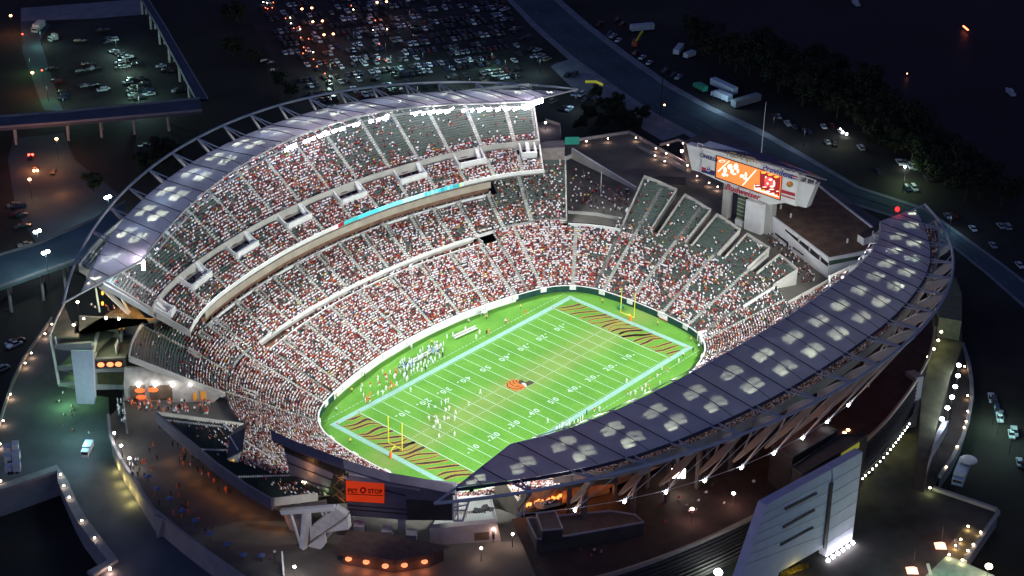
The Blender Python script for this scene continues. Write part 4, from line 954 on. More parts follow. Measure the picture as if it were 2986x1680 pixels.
CARS = []
for nm, c, wt in PAINT:
    pm = mat('paint_'+nm.replace(' ', '_'), c, .35, var=.02, spec=.5)
    for kd in ('saloon', 'van', 'pickup'): CARS.append((nm, kd, car_mesh('car', pm, kd), wt*(3 if kd == 'saloon' else 1)))
CW = [c[3] for c in CARS]; KD = {'saloon': 'car', 'van': 'van', 'pickup': 'pickup truck'}
def inpoly(p, P_):
    c = False; j = len(P_)-1
    for i in range(len(P_)):
        if (P_[i][1] > p[1]) != (P_[j][1] > p[1]) and p[0] < (P_[j][0]-P_[i][0])*(p[1]-P_[i][1])/(P_[j][1]-P_[i][1])+P_[i][0]: c = not c
        j = i
    return c
def put_car(x, y, rz, label, group, pick=None, z=G0+.05):
    nm, kd, me_, _ = pick or random.choices(CARS, CW)[0]
    o = bpy.data.objects.new({'saloon': 'parked_car', 'van': 'parked_van', 'pickup': 'pickup_truck'}[kd], me_); COL.objects.link(o); o.location = (x, y, z); o.rotation_euler = (0, 0, rz+(math.pi if random.random() < .5 else 0)+random.gauss(0, .03))
    return tag(o, label.format(c=nm, k=KD[kd]), KD[kd], group.format(c=nm, k=KD[kd]) if group else None)
th = math.radians(-117); u_ = Vector((math.cos(th), math.sin(th), 0)); v_ = Vector((-u_.y, u_.x, 0))
lotP = AT(0, kA((1900, -60), (2500, -60))+kB((1220, -60), (1240, 60), (1360, 330), (1480, 620), (1400, 900), (-200, 900))+kA((2250, 640), (2000, 150))); places = []
for i in range(-40, 60):
    for j in range(-60, 60):
        base = Vector((190, 245, 0))+u_*(i*9.0+(1.6 if i % 2 else 0))+v_*(j*2.75)
        if inpoly(base, lotP):
            q_ = pj(base)
            if -10 < q_[0] < 1520 and q_[1] > -20 and random.random() < .62: places.append((base.x, base.y, np.linalg.norm(np.array(base)-CAMP)))
places.sort(key=lambda p: p[2]); rest = MB()
for k, (x, y, d) in enumerate(places):
    if k < 215: put_car(x, y, th+math.pi/2, '{c} {k} in the crowded lot behind the left roof', '{c} {k}s in the crowded lot behind the left grandstand')
    else:
        nm, kd, me_, _ = random.choices(CARS, CW)[0]; ca_, sa_ = math.cos(th+math.pi/2), math.sin(th+math.pi/2); pi_ = [p[0] for p in PAINT].index(nm)
        mm = {0: pi_, 1: 7, 2: 8}; b0 = len(rest.v)
        for vt in me_.vertices: rest.v.append((x+vt.co.x*ca_-vt.co.y*sa_, y+vt.co.x*sa_+vt.co.y*ca_, vt.co.z+G0+.05))
        for p in me_.polygons: rest.f.append(tuple(b0+i for i in p.vertices)); rest.m.append(mm[p.material_index])
rest.build('distant_cars', [bpy.data.materials['paint_'+p[0].replace(' ', '_')] for p in PAINT]+[M_dark, M_black], label='rest of the cars filling the far part of the big lot at the top', cat='cars', kind='stuff')
# left lot: rows read off the photograph
vA = Vector(at(kA((770, 520))[0], 0))-Vector(at(kA((600, 545))[0], 0)); aA = math.atan2(vA.y, vA.x)
for a, b in [(760, 240), (800, 235), (820, 300), (850, 310), (815, 325), (860, 395), (900, 415), (880, 405), (920, 430), (900, 475), (930, 470), (960, 440), (900, 515), (940, 510), (1010, 495), (1040, 490), (650, 495), (690, 490), (600, 548), (640, 542), (690, 528), (735, 522), (375, 530), (400, 525), (1210, 505), (1240, 540), (1275, 545), (960, 625), (1000, 610), (1060, 600), (1080, 635), (1000, 670), (1040, 690), (985, 690), (1070, 685), (1110, 690), (1000, 720), (1050, 725), (1010, 750), (1050, 752), (1120, 720), (640, 655), (615, 655), (720, 655), (770, 685), (800, 680), (460, 700), (480, 725), (470, 750), (420, 610), (450, 625), (1330, 690), (1360, 695), (590, 320), (630, 318), (1990, 470), (2030, 480), (2050, 540), (1090, 1110)]:
    x, y, z = at(kA((a, b))[0], G0); put_car(x, y, aA+math.pi/2, '{c} {k} in the small top left lot between two streets' if a < 1400 else '{c} {k} on the bare ground between the two lots', '{c} {k}s in the small top left lot' if a < 1400 else None)
for a, b in [(110, 110), (150, 120), (130, 175), (165, 180), (150, 270), (190, 265), (190, 410)]:
    x, y, z = at(kD((a, b))[0], G0); put_car(x, y, aA+math.pi/2, '{c} {k} in the parked column at the left edge above the bridge', '{c} {k}s at the left edge above the bridge')
thR = math.atan2(*(Vector(at(kC((1300, 1340))[0], 0))-Vector(at(kC((620, 950))[0], 0))).yx)
for lst, f, grp, lb, rz in (([(1180, 70), (1215, 80), (1210, 155), (1250, 150), (1290, 230), (1320, 225), (1360, 300), (1400, 290), (1420, 380), (1460, 385), (1440, 430), (1480, 430), (1490, 460), (1530, 455)], kB, '{c} {k}s along the lot edge by the riverside road', '{c} {k} parked on the lot edge beside the riverside road', .3),
                            ([(1740, 715), (1790, 720), (1660, 825), (1700, 830), (1820, 760), (1575, 770), (1690, 575), (1740, 570), (2030, 280), (2070, 310), (2000, 270), (1930, 190), (2060, 160), (2100, 190), (2200, 410), (2250, 440), (2300, 480), (2420, 540), (2480, 580), (2520, 590)], kB, '{c} {k}s on the rough ground by the river road', '{c} {k} on the rough ground beside the riverside road', .6),
                            ([(700, 890), (730, 885), (850, 965), (920, 990), (960, 1000), (1070, 960), (1130, 950), (1100, 1080), (1150, 1090), (1200, 1000), (1640, 1230), (1680, 1225), (1720, 1260), (1750, 1270), (1850, 1350), (1880, 1355), (1480, 1300), (1700, 1430), (1750, 1425), (1350, 1120), (800, 940)], kC, '{c} {k}s parked along the river strip', '{c} {k} parked on the strip between road and river', 1.2),
                            ([(2000, 190), (2050, 190), (2190, 285), (2400, 265), (2450, 270), (2340, 410), (2540, 560)], kF, '{c} {k}s on the dark ground at the right edge', '{c} {k} on the dark ground right of the nearer roof', 1.2),
                            ([(2330, 120), (2350, 145), (2370, 210), (2400, 240), (2390, 265), (2480, 390), (2500, 370), (2540, 600), (2570, 620)], kI, '{c} {k}s parked at the lower right', '{c} {k} parked below the lamps at the lower right edge', .9),
                            ([(90, 1140), (140, 1135), (110, 1160), (20, 1340)], kD, '{c} {k}s in the dark at the lower left', '{c} {k} in the dark lot left of the corner tower', .4)):
    for a, b in lst: x, y, z = at(f((a, b))[0], G0); put_car(x, y, thR+rz, lb, grp, pick=random.choices(CARS[:6]+CARS[6:], [4, 2, 2, 5, 2, 2]+[1]*15)[0])
# larger vehicles: lorries, trailers, buses
def sub(o, p): o.parent = p; return o
def lorry(pts, z, h, w, label, col, cab=True, name='lorry', cat='lorry'):
    a, b = AT(z, pts); a = Vector(a); b = Vector(b); L_ = (b-a).length; rz = math.atan2((b-a).y, (b-a).x); c = (a+b)/2; g = empty(name, (c.x, c.y, z), rz, label, cat)
    m = mat('body_paint', col, .5, var=.05)
    MB().box((0.9 if cab else 0, 0, h/2+.5), (L_-(2.2 if cab else 0), w, h-.5)).build('box_body', [m], g)
    if cab:
        cb_ = MB().box((-L_/2+.8, 0, 1.35), (1.9, w*.92, 1.9)).build('cab', [m], g); MB().box((-L_/2-.16, 0, 1.75), (.1, w*.8, .8)).build('windscreen', [M_dark], cb_)
    for x in ((-L_/2+1, L_/2-1.2, L_/2-2.4) if cab else (-L_/2+1.5, L_/2-1.5)):
        for y in (-w/2+.15, w/2-.15): MB().tube([(x, y-.15, .5), (x, y+.15, .5)], .5, 10).build('wheel', [M_black], g)
    return g
W3 = (.55, .57, .60)
lorry(kC((235, 640), (405, 720)), G0, 3.4, 3.0, 'long white trailer beside the riverside road, farther of two', W3, False, 'trailer', 'trailer')
lorry(kC((240, 720), (370, 775)), G0, 3.2, 3.0, 'white box lorry parked in front of the long white trailer', W3)
lorry(kC((105, 655), (185, 700)), G0, 2.8, 2.6, 'green van-like truck on the strip left of the white trailers', (.05, .35, .20), name='green_truck')
lorry(kC((390, 815), (580, 760)), G0, 3.4, 3.2, 'grey container trailer lying across, right of the white trailers', (.22, .22, .22), False, 'container', 'container')
lorry(kC((30, 445), (95, 420)), G0, 2.6, 2.6, 'small white square truck near the trees by the river', W3, False, 'small_truck', 'truck')
lorry(kB((2160, 240), (2330, 225)), G0, 3.2, 3.0, 'long pale trailer by the yellow crane arm at the top', (.40, .42, .44), False, 'trailer', 'trailer')
lorry(kB((2500, 420), (2540, 370)), G0, 2.8, 2.8, 'white block-shaped trailer at the top between road and river', W3, False, 'trailer', 'trailer')
lorry(kA((260, 250), (320, 200)), G0, 3.2, 3.4, 'large pale greenish bus at the head of the left street', (.5, .55, .5), name='bus', cat='bus')
lorry(kA((375, 315), (430, 300)), G0, 3.0, 3.0, 'small pale delivery van right of the large bus, top left', (.5, .5, .46), name='delivery_van', cat='van')
lorry(kG((40, 520), (150, 510)), 14, 2.9, 2.6, 'white van on the left promenade, farthest of three', W3, name='white_van', cat='van')
lorry(kG((45, 585), (160, 580)), 14, 2.9, 2.6, 'white van on the left promenade, middle of three', W3, name='white_van', cat='van')
lorry(kG((45, 665), (165, 655)), 14, 2.9, 2.6, 'white van on the left promenade, nearest of three', W3, name='white_van', cat='van')
lorry(kG((640, 560), (680, 475)), 14, 2.4, 2.2, 'small pale blue truck alone on the dark promenade', (.45, .52, .6), name='service_truck', cat='truck')
lorry(kI((2070, 770), (2130, 620)), G0+4, 3.0, 3.4, 'satellite truck below the bottom right walkway', (.35, .42, .48), name='broadcast_truck')
x, y, z = at(kI((2160, 570))[0], G0+8); g = empty('satellite_dish', (x, y, z), .6, 'pale satellite dish raised above the broadcast truck', 'satellite dish')
MB().sphere((0, 0, 0), 2.6, 12, .25).build('reflector', [M_steel], g); MB().bar((0, 0, -4), (0, 0, 0), .3).build('mast', [M_steel], g)
# yellow crane arm at the top
a, b = Vector(at(kB((2195, 325))[0], G0+1)), Vector(at(kB((2250, 235))[0], G0+9)); g = empty('mobile_crane', label='small crane with a raised yellow arm near the top right', cat='crane')
MB().bar(a, b, .8).build('boom', [mat('crane_yellow', (.5, .4, .05), .5)], g); MB().box((a.x, a.y, G0+1.4), (5, 2.6, 2.2), .5).build('base', [mat('crane_red', (.3, .06, .03), .5)], g)
# ------------------------------------------------------------------ trees along the river and on the rough ground
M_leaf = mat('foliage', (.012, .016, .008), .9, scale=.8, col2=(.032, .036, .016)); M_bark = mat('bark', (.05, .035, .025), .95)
def tree_mesh(h, r, seed):
    rd = random.Random(seed); mb = MB(); mb.tube([(0, 0, 0), (.2, .1, h*.3), (0, .2, h*.6)], r*.07, 6, r*.03)
    for _ in range(5): a = rd.uniform(0, 6.28); mb.tube([(0, 0, h*.35), (math.cos(a)*r*.5, math.sin(a)*r*.5, h*.65)], r*.03, 4, r*.01)
    cr_ = MB(); cl = [(rd.gauss(0, .42)*r, rd.gauss(0, .42)*r, h*(.62+rd.uniform(-.25, .3)), r*rd.uniform(.22, .42)) for _ in range(16)]
    for c in cl:
        for _ in range(85):
            u = Vector((rd.gauss(0, 1), rd.gauss(0, 1), rd.gauss(0, .8))).normalized()*c[3]*rd.uniform(.55, 1.08); p = Vector(c[:3])+u; s_ = rd.uniform(.35, .8)
            a = Vector((rd.gauss(0, 1), rd.gauss(0, 1), rd.gauss(0, 1))).normalized()*s_; b = u.cross(a).normalized()*s_; cr_.quad(p-a, p-b*.7, p+a, p+b*.7)
    return mb.mesh('trunk', [M_bark]), cr_.mesh('crown', [M_leaf])
TM = [tree_mesh(h, r, i) for i, (h, r) in enumerate(((13, 7), (16, 9), (10, 6), (14, 8)))]
def tree(x, y, i, label, group, sc=1.):
    g = empty('tree', (x, y, G0), random.uniform(0, 6), label, 'tree', group); g.scale = (sc, sc, sc)
    for nm, m in zip(('trunk', 'crown'), TM[i]): o = bpy.data.objects.new(nm, m); COL.objects.link(o); o.parent = g
for a, b in [(90, 260), (200, 330), (300, 400), (420, 460), (520, 480), (620, 420), (700, 400), (780, 470), (640, 520), (850, 500), (930, 520), (1010, 450), (1080, 480), (1120, 540), (980, 600), (860, 610), (740, 600), (1180, 640), (1050, 700), (920, 700), (1260, 680), (1350, 700), (1430, 720), (1300, 800), (1180, 790), (1450, 830), (1560, 860), (1380, 900), (1650, 930), (1500, 980), (1760, 980), (1620, 1050), (1850, 1050), (1740, 1130), (1950, 1130), (1860, 1220), (2060, 1200), (2180, 1290), (2000, 1300), (2300, 1370), (2150, 1400), (2420, 1440)]:
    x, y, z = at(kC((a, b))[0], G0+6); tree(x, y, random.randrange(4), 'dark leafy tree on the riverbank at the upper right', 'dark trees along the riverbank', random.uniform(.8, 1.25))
for a, b in [(1900, 700), (1960, 800), (2040, 860), (2120, 900), (1850, 860), (2180, 960), (1950, 920), (2250, 860), (1790, 930), (2060, 760)]:
    x, y, z = at(kB((a, b))[0], G0+3); tree(x, y, 2, 'low dark tree on the rough ground between the roads behind the stadium', 'low trees behind the stadium', random.uniform(.5, .8))
for a, b in [(1750, 380), (1700, 90), (1780, 120), (2100, 600), (2180, 680), (1300, 1180), (1200, 1130), (1900, 420), (700, 1380), (1100, 1260)]:
    x, y, z = at(kA((a, b))[0], G0+3); tree(x, y, 2, 'small dark tree on the bare ground beyond the left grandstand', 'small trees beyond the left grandstand', random.uniform(.5, .9))

# ------------------------------------------------------------------ street and plaza lamps
def post_lamp(px, z, m, label, group=None, h=4., r=.35, power=0, col=(1, .7, .4), name='street_lamp', heads=1, rad=.5):
    x, y, _ = at(px, z+h); g = empty(name, (x, y, z), 0, label, 'lamp', group); MB().tube([(0, 0, 0), (0, 0, h)], .10, 5, .06).build('post', [M_black], g)
    mb = MB()
    for i in range(heads): mb.sphere(((i-(heads-1)/2)*1.6, 0, h+.1), r, 8, .7)
    mb.build('lamp_head', [m], g)
    if power: lamp('glow', 'POINT', (0, 0, h-.9), power, col, None, g, shadow_soft_size=rad)
    return g
GW = (.75, 1.0, .85)
for i, ((a, b), f, pw) in enumerate([((810, 40), kD, 6000), ((280, 298), kD, 6000), ((343, 455), kD, 7000)]):
    post_lamp(f((a, b))[0], (0, 0, 12)[i], M_gloww, ('white street lamp above the dark lot by the left roof', 'white street lamp in the dark lot above the teal bridge', 'white street lamp on the teal bridge at the left')[i], h=11, r=.75, power=pw, col=(.6, .9, 1.), heads=2)
for a, b, lb in [(80, 120, 'orange lamp at the top left corner'), (243, 548, 'orange lamp on the left street beside the small lot'), (424, 1045, 'orange lamp below the elevated street'), (222, 1350, 'orange lamp below the red tail lights at the left')]:
    post_lamp(kA((a, b))[0], 0, M_glowo, lb, h=9, r=.7, power=2500, col=(1, .45, .2))
post_lamp(kA((168, 258))[0], 0, M_red, 'small red signal light beside the big bus', h=5, r=.4, name='traffic_light'); post_lamp(kA((315, 530))[0], 0, M_red, 'small red signal light at the corner of the small lot', h=5, r=.4, name='traffic_light')
for a, b in [(438, 65), (508, 58), (515, 155), (583, 150), (594, 248), (660, 242), (970, 18), (1037, 13)]:
    p = (700+a/2.427, b/2.427); post_lamp(p, G0, M_glowo, 'orange lamp on a twin mast over the top of the crowded lot', 'orange lamps over the crowded lot', h=10, r=.6, power=420, col=(1, .3, .15))
# red and orange tail lights scattered between the parked cars
tl = bpy.data.meshes.new
for a, b in [(165, 15), (190, 20), (235, 18), (180, 55), (195, 62), (228, 55), (322, 130), (355, 125), (360, 165), (380, 200), (420, 190), (425, 205), (430, 265), (450, 335), (485, 275), (466, 358), (518, 370), (445, 378), (520, 420), (545, 470), (787, 40), (802, 68), (957, 145), (942, 213), (1040, 208), (985, 418), (1035, 428), (1330, 8), (600, 520), (985, 312)]:
    p = (700+a/2.427, b/2.427); x, y, z = at(p, .9); MB().sphere((0, 0, 0), .26, 6).build('tail_light', [M_tail if (a+b) % 3 else M_glow], loc=(x, y, z), label='small glowing red tail light of a car in the dark lot', cat='tail light', group='tail lights in the crowded lot')
for a, b, z in [(218, 1165, 1), (243, 1163, 1), (255, 1283, 1), (280, 1281, 1)]:
    x, y, zz = at(kA((a, b))[0], .8); MB().sphere((0, 0, 0), .55, 8).build('tail_light', [M_red if b < 1200 else M_glowo], loc=(x, y, .8), label='bright tail light of a moving car on the left street' if b < 1200 else 'bright orange headlight of a moving car on the left street', cat='car light', group='tail lights on the left street' if b < 1200 else 'headlights on the left street')
for a, b in ((230, 1185), (265, 1262), (400, 1290)):
    x, y, zz = at(kA((a, b))[0], 0); put_car(x, y, aA+math.pi/2+1.2, 'dark {k} driving on the left street, '+('first' if b < 1200 else 'second' if a < 300 else 'rightmost')+' of three', None, pick=CARS[9])
lamp('tail_glow', 'POINT', at(kA((240, 1220))[0], 3), 2500, (1, .25, .08), shadow_soft_size=2); lamp('tail_glow', 'POINT', at(kA((400, 1240))[0], 3), 1500, (1, .3, .1), shadow_soft_size=3); lamp('tail_glow', 'POINT', at(kA((460, 1400))[0], 3), 1500, (1, .3, .1), shadow_soft_size=3)
# lot lamps: soft greenish light over parts of the lots
for (a, b), f, pw, c in [((870, 300), kA, 9000, (.7, 1, .8)), ((940, 440), kA, 8000, (.75, 1, .7)), ((1030, 640), kA, 9000, (.6, 1, .7)), ((1040, 730), kA, 9000, (.7, 1, .9)), ((300, 240), kA, 5000, (.6, 1, .8)), ((220, 440), kA, 3500, (.5, 1, .35)), ((350, 650), kA, 3500, (.5, 1, .4)), ((470, 740), kA, 5000, (.6, 1, .9)), ((2480, 480), kA, 11000, (.9, 1, .7)), ((2500, 570), kA, 7000, (.8, .9, 1)),
                         ((100, 430), kB, 6000, (.7, .9, 1)), ((360, 420), kB, 9000, (.6, 1, .8)), ((600, 400), kB, 5000, (.6, .85, 1)), ((800, 490), kB, 6000, (.6, .9, 1)), ((1120, 400), kB, 8000, (.6, 1, .75)), ((1220, 450), kB, 6000, (.7, .95, 1)), ((950, 590), kB, 8000, (1, .95, .6)), ((560, 650), kB, 7000, (.9, 1, .8)), ((80, 240), kB, 3000, (.6, .7, 1)), ((500, 80), kB, 3000, (.7, .7, 1)), ((320, 330), kB, 4000, (.8, .9, 1)), ((1300, 560), kB, 5000, (.8, 1, .9)), ((1750, 720), kB, 5000, (.6, .8, 1)), ((1480, 450), kB, 5000, (.6, .85, 1)),
                         ((1190, 975), kC, 3000, (1, 1, .7)), ((1690, 1250), kC, 6000, (.8, 1, .6)), ((1680, 1330), kC, 3000, (.7, 1, .5)), ((300, 700), kC, 7000, (.6, .8, 1)), ((930, 985), kC, 2500, (.7, .8, 1)), ((700, 880), kC, 2500, (.7, .8, 1)), ((2030, 180), kF, 2500, (.6, .8, 1)), ((2360, 160), kI, 3500, (.6, 1, .7)), ((2400, 230), kI, 3500, (.6, 1, .8)), ((2490, 380), kI, 3500, (.6, 1, .9))]:
    x, y, z = at(f((a, b))[0], 5); g = post_lamp(f((a, b))[0], G0, M_black, 'unlit-looking slim lamp mast standing among parked cars', 'slim lamp masts among the parked cars', h=7, r=.2, power=pw*(.30 if f is kB or a > 2400 else .42 if f is kA else .4), col=(c[0]*.8, c[1], min(1, c[2]*1.1)), rad=.8, name='lamp_mast')
for a, b, lb in [(1195, 972, 'bright white headlight on the riverbank track'), (1214, 993, 'smaller white light on the riverbank track, second of three'), (1243, 1008, 'smaller white light on the riverbank track, last of three'), (1682, 1252, 'bright white light between parked cars near the river'), (2118, 1255, 'lone white light out on the dark river'), (1698, 553, 'faint orange light out on the dark river')]:
    x, y, z = at(kC((a, b))[0], .8); MB().sphere((0, 0, 0), .5 if 'faint' not in lb else .25, 8).build('headlight' if 'river track' in lb else 'distant_light', [M_gloww if 'orange' not in lb else M_glowo], loc=(x, y, .8), label=lb, cat='light')
x, y, z = at(kC((2140, 196))[0], 2); MB().box((0, 0, 0), (6, .6, .5), .9).build('boat_light', [M_tail], loc=(x, y, 1), label='short red streak of a boat light on the dark river', cat='boat light')
# small boat with wake
def boat(px, label):
    x, y, z = at(px, 0); g = empty('boat', (x, y, G0), .9, label, 'boat'); mb = MB(); mb.prism([(-4, -1.1), (2, -1.2), (4.5, 0), (2, 1.2), (-4, 1.1)], 0, 1.1); mb.build('hull', [M_steel], g); MB().box((-.8, 0, 1.6), (2.6, 1.6, 1.0)).build('cabin', [M_steel], g)
boat(kC((2470, 690))[0], 'small pale boat on the dark river at the right'); boat(kC((1310, 20))[0], 'small pale boat at the top edge of the river')
# ------------------------------------------------------------------ far building with the video board
PZ = 14.0
A0 = at(k5((1340, 340))[0], PZ); B0 = at(k5((1870, 540))[0], PZ)
hp = vplane(A0, B0); nF = hp.n
far = empty('scoreboard_building', label='pale building with the huge orange video board above the far end blocks', cat='scoreboard')
def fpoly(name, pts, m, t=1.0, off=0., parent=far, lab=None):
    P_ = [hp(p, off) for p in kS(*pts)]; mb = MB(); slab(mb, P_, nF, t); return mb.build(name, [m], parent, lab)
fpoly('left_wing', [(40, 70), (205, 120), (185, 355), (95, 330)], M_white, 3, -.5)
fpoly('right_wing', [(1170, 445), (1345, 480), (1250, 715), (1150, 690)], M_white, 3, -.5)
fpoly('board_face', [(200, 75), (730, 235), (740, 240), (1175, 375), (1150, 700), (1040, 665), (880, 685), (400, 455), (185, 358), (195, 250)], M_white, 4.5, 0)
fpoly('screen_frame', [(340, 182), (1006, 392), (986, 642), (328, 410)], M_dark, .4, .3)
# screen picture: soft orange field with yard lines and pale figures, dark red panel with an animal head
M_scr = emi('screen_orange', (1., .20, .045), 1.35); M_scr2 = emi('screen_dark', (.35, .01, .015), .7); M_scrw = emi('screen_white', (1., .72, .62), 1.5); M_scry = emi('screen_yellow', (1., .45, .05), 1.3); M_scrr = emi('screen_red', (1., .08, .08), 1.2)
scr = fpoly('video_screen', [(350, 196), (998, 400), (979, 630), (340, 402)], M_scr, .3, .5)
fpoly('screen_panel', [(782, 345), (992, 402), (975, 620), (725, 520), (735, 470), (782, 480)], M_scr2, .1, .6, scr)
fpoly('screen_line', [(468, 238), (480, 242), (365, 352), (352, 346)], M_scrw, .1, .6, scr); fpoly('screen_line', [(738, 330), (750, 334), (612, 492), (600, 488)], M_scrw, .1, .6, scr)
fpoly('screen_line', [(730, 508), (975, 600), (974, 612), (722, 530), (725, 480), (735, 483)], M_scrw, .1, .65, scr)
def blob(cx, cy, rx, ry, m, nm='screen_figure', off=.62, n=9):
    fpoly(nm, [(cx+rx*math.cos(6.283*i/n), cy+ry*math.sin(6.283*i/n)) for i in range(n)], m, .1, off, scr if nm.startswith('screen') else la if nm == 'advert_disc' else ra)
for cx, cy, rx, ry in [(400, 243, 34, 14), (430, 335, 18, 30), (418, 380, 22, 20), (450, 385, 12, 14), (480, 300, 26, 28), (500, 345, 18, 26), (540, 300, 24, 34), (560, 345, 12, 22), (525, 375, 20, 10), (600, 395, 22, 18), (640, 380, 12, 26), (635, 420, 20, 16)]: blob(cx, cy, rx, ry, M_scrw)
blob(402, 244, 24, 8, M_scr, off=.7)
for cx, cy, rx, ry in [(870, 440, 44, 40), (905, 470, 36, 40), (850, 480, 22, 22)]: blob(cx, cy, rx, ry, M_scrr, 'screen_head')
for cx, cy, rx, ry in [(890, 430, 20, 12), (925, 470, 10, 34), (905, 500, 24, 10), (860, 470, 10, 12), (842, 405, 8, 10)]: blob(cx, cy, rx, ry, M_scrw, 'screen_head', .7)
for cx, cy, rx, ry, m in [(820, 360, 26, 10, M_scry), (890, 380, 30, 10, M_scry), (950, 402, 26, 12, M_scry), (768, 520, 26, 9, M_scrw), (815, 538, 20, 9, M_scry), (860, 550, 26, 9, M_scrw), (910, 572, 22, 9, M_scrw), (950, 585, 12, 8, M_scry), (760, 488, 24, 5, M_scrw), (830, 505, 24, 5, M_scrw), (900, 528, 28, 6, M_scrw), (960, 548, 14, 6, M_scrw)]: blob(cx, cy, rx, ry, m, 'screen_caption', .68)
lamp('screen_glow', 'AREA', hp(kS((660, 420))[0], 3), 2500, (1, .35, .15), hp(kS((660, 420))[0], 30), far, shape='RECTANGLE', size=50, size_y=14)
M_bl = mat('sign_blue', (.05, .06, .25), .6); M_rd = mat('sign_red', (.45, .03, .05), .6); M_gd = mat('sign_gold', (.30, .22, .05), .5); M_nv = mat('sign_navy', (.03, .03, .12), .6)
la = fpoly('left_advert', [(208, 135), (332, 178), (322, 392), (192, 355)], M_white, .3, .4); fpoly('advert_band', [(196, 300), (327, 345), (322, 392), (192, 355)], M_nv, .1, .5, la); fpoly('advert_band', [(196, 300), (240, 315), (245, 340), (194, 335)], M_rd, .1, .55, la)
blob(262, 318, 24, 30, M_white, 'advert_disc', .6, 14); blob(262, 320, 16, 20, M_bl, 'advert_disc', .7, 12); blob(262, 312, 8, 10, M_white, 'advert_disc', .8, 10)
ra = fpoly('right_advert', [(1012, 408), (1162, 446), (1143, 694), (996, 640)], M_white, .3, .4); fpoly('advert_band', [(1004, 530), (1138, 568), (1136, 602), (1000, 562)], M_rd, .1, .5, ra); fpoly('advert_band', [(1002, 580), (1135, 622), (1134, 634), (1001, 594)], M_rd, .1, .5, ra)
blob(1085, 478, 34, 30, M_gd, 'advert_emblem', .5, 12); blob(1078, 468, 16, 16, M_orange, 'advert_emblem', .6, 10)
sp_ = fpoly('sign_panel', [(842, 292), (1172, 388), (1168, 442), (836, 345)], M_white, .3, .35); fpoly('flag_stripe', [(1068, 372), (1165, 400), (1164, 414), (1066, 386)], M_rd, .1, .5, sp_); fpoly('flag_stripe', [(1066, 396), (1163, 424), (1162, 434), (1064, 406)], M_bl, .1, .5, sp_)
lp_ = fpoly('lower_sign_panel', [(445, 470), (770, 570), (765, 645), (440, 530)], M_white, .3, .35)
def ftext(body, pa, pb, size, m, parent=far, off=.8, shear=0., h=hp, f=kS, sx=1., dy=0):
    a, b = h(f(pa)[0], off), h(f(pb)[0], off); M_ = frame((a+b)/2, b-a, Vector((0, 0, 1))); return textmesh(body, size, m, M_, parent, shear=shear, sx=sx, ext=.05)
ftext('1EEAHJER', (465, 168), (725, 238), 2.6, M_gd, sx=1.2)
ftext('Provident', (850, 318), (1065, 384), 3.2, M_bl, sp_, shear=.3, sx=1.0)
ftext('Budweiser', (455, 505), (755, 605), 3.3, M_rd, lp_, shear=.3, sx=1.05)
ftext('CINERGY', (215, 192), (325, 228), 2.0, M_nv, la, sx=1.0)
# roof blade above the board, support truss, flagpole
P_ = [hp(p, 1.0) for p in kS((160, 70), (210, 95), (740, 225), (1170, 345), (1460, 428))]; Q_ = [hp(p, -9) for p in kS((200, 58), (330, 62), (520, 78), (810, 158), (1440, 418))]
mb = MB(); mb.strip(P_, Q_); mb.strip([p-Vector((0, 0, .5)) for p in Q_], [p-Vector((0, 0, .5)) for p in P_]); mb.strip([p-Vector((0, 0, .5)) for p in P_], P_); mb.build('roof_blade', [M_purp], far)
mb = MB(); P2 = [hp(p, .8) for p in kS((735, 238), (790, 260), (850, 275), (910, 292), (970, 312), (1030, 332), (1090, 350), (1170, 368))]; P3_ = [hp(p, .8) for p in kS((760, 262), (815, 300), (880, 262), (940, 322), (1000, 298), (1060, 352), (1120, 330), (1180, 385))]
for a, b in zip(P2, P3_): mb.bar(a, b, .35)
for a, b in zip(P3_, P2[1:]): mb.bar(a, b, .35)
for a, b in zip(P2, P2[1:]): mb.bar(a, b, .3)
mb.build('roof_truss', [M_steel], far)
mb = MB(); 
for A in ([(155, 60), (205, 75), (205, 118), (152, 95), (155, 60)], [(1180, 380), (1350, 438), (1330, 482), (1255, 465), (1265, 410)]):
    V_ = [hp(p, .5) for p in kS(*A)]
    for a, b in zip(V_, V_[1:]): mb.bar(a, b, .4)
mb.build('end_frame', [M_steel], far)
a = hp(kS((798, 158))[0], -6); MB().tube([a, a+Vector((0, 0, 19))], .16, 6, .08).build('flagpole', [M_steel], far)
# legs and central shaft
def tower(name, px, w, d, z0, z1, m, parent=far, dz=0.):
    c = Vector(at(px, z0)); t_ = Vector((-nF.y, nF.x, 0)); c = c-nF*d/2; mb = MB(); mb.box((c.x, c.y, (z0+z1)/2), (w, d, z1-z0), math.atan2(t_.y, t_.x)); return mb.build(name, [m], parent)
zt_ = hp(kS((420, 460))[0])[2]
tower('left_leg', k5((1330, 335))[0], 2.2, 3, PZ, zt_+1, M_conc); tower('right_leg', k5((1870, 535))[0], 2.4, 3, PZ, hp(kS((850, 670))[0])[2]+1, M_conc)
tower('central_shaft', k5((1685, 500))[0], 7.2, 6, PZ, hp(kS((730, 640))[0])[2], M_white); tower('stair_core', k5((1530, 415))[0], 3.0, 4, PZ, hp(kS((600, 610))[0])[2], mat('stair_green_light_tint', (.10, .14, .07), .7, var=.3, scale=1.2))  # green light on the stair core is put into its base colour
tower('shaft_base', k5((1520, 425))[0], 3.6, 5, PZ, PZ+2.2, M_white)
mb = MB(); c = Vector(at(k5((1530, 415))[0], PZ)); t_ = Vector((-nF.y, nF.x, 0))
for i in range(9):
    z = PZ+2.6+i*1.5; mb.bar(c+t_*1.6+nF*.15+Vector((0, 0, z-PZ)), c-t_*1.6+nF*.15+Vector((0, 0, z-PZ)), .18)
mb.build('stair_landings', [M_steel], far)
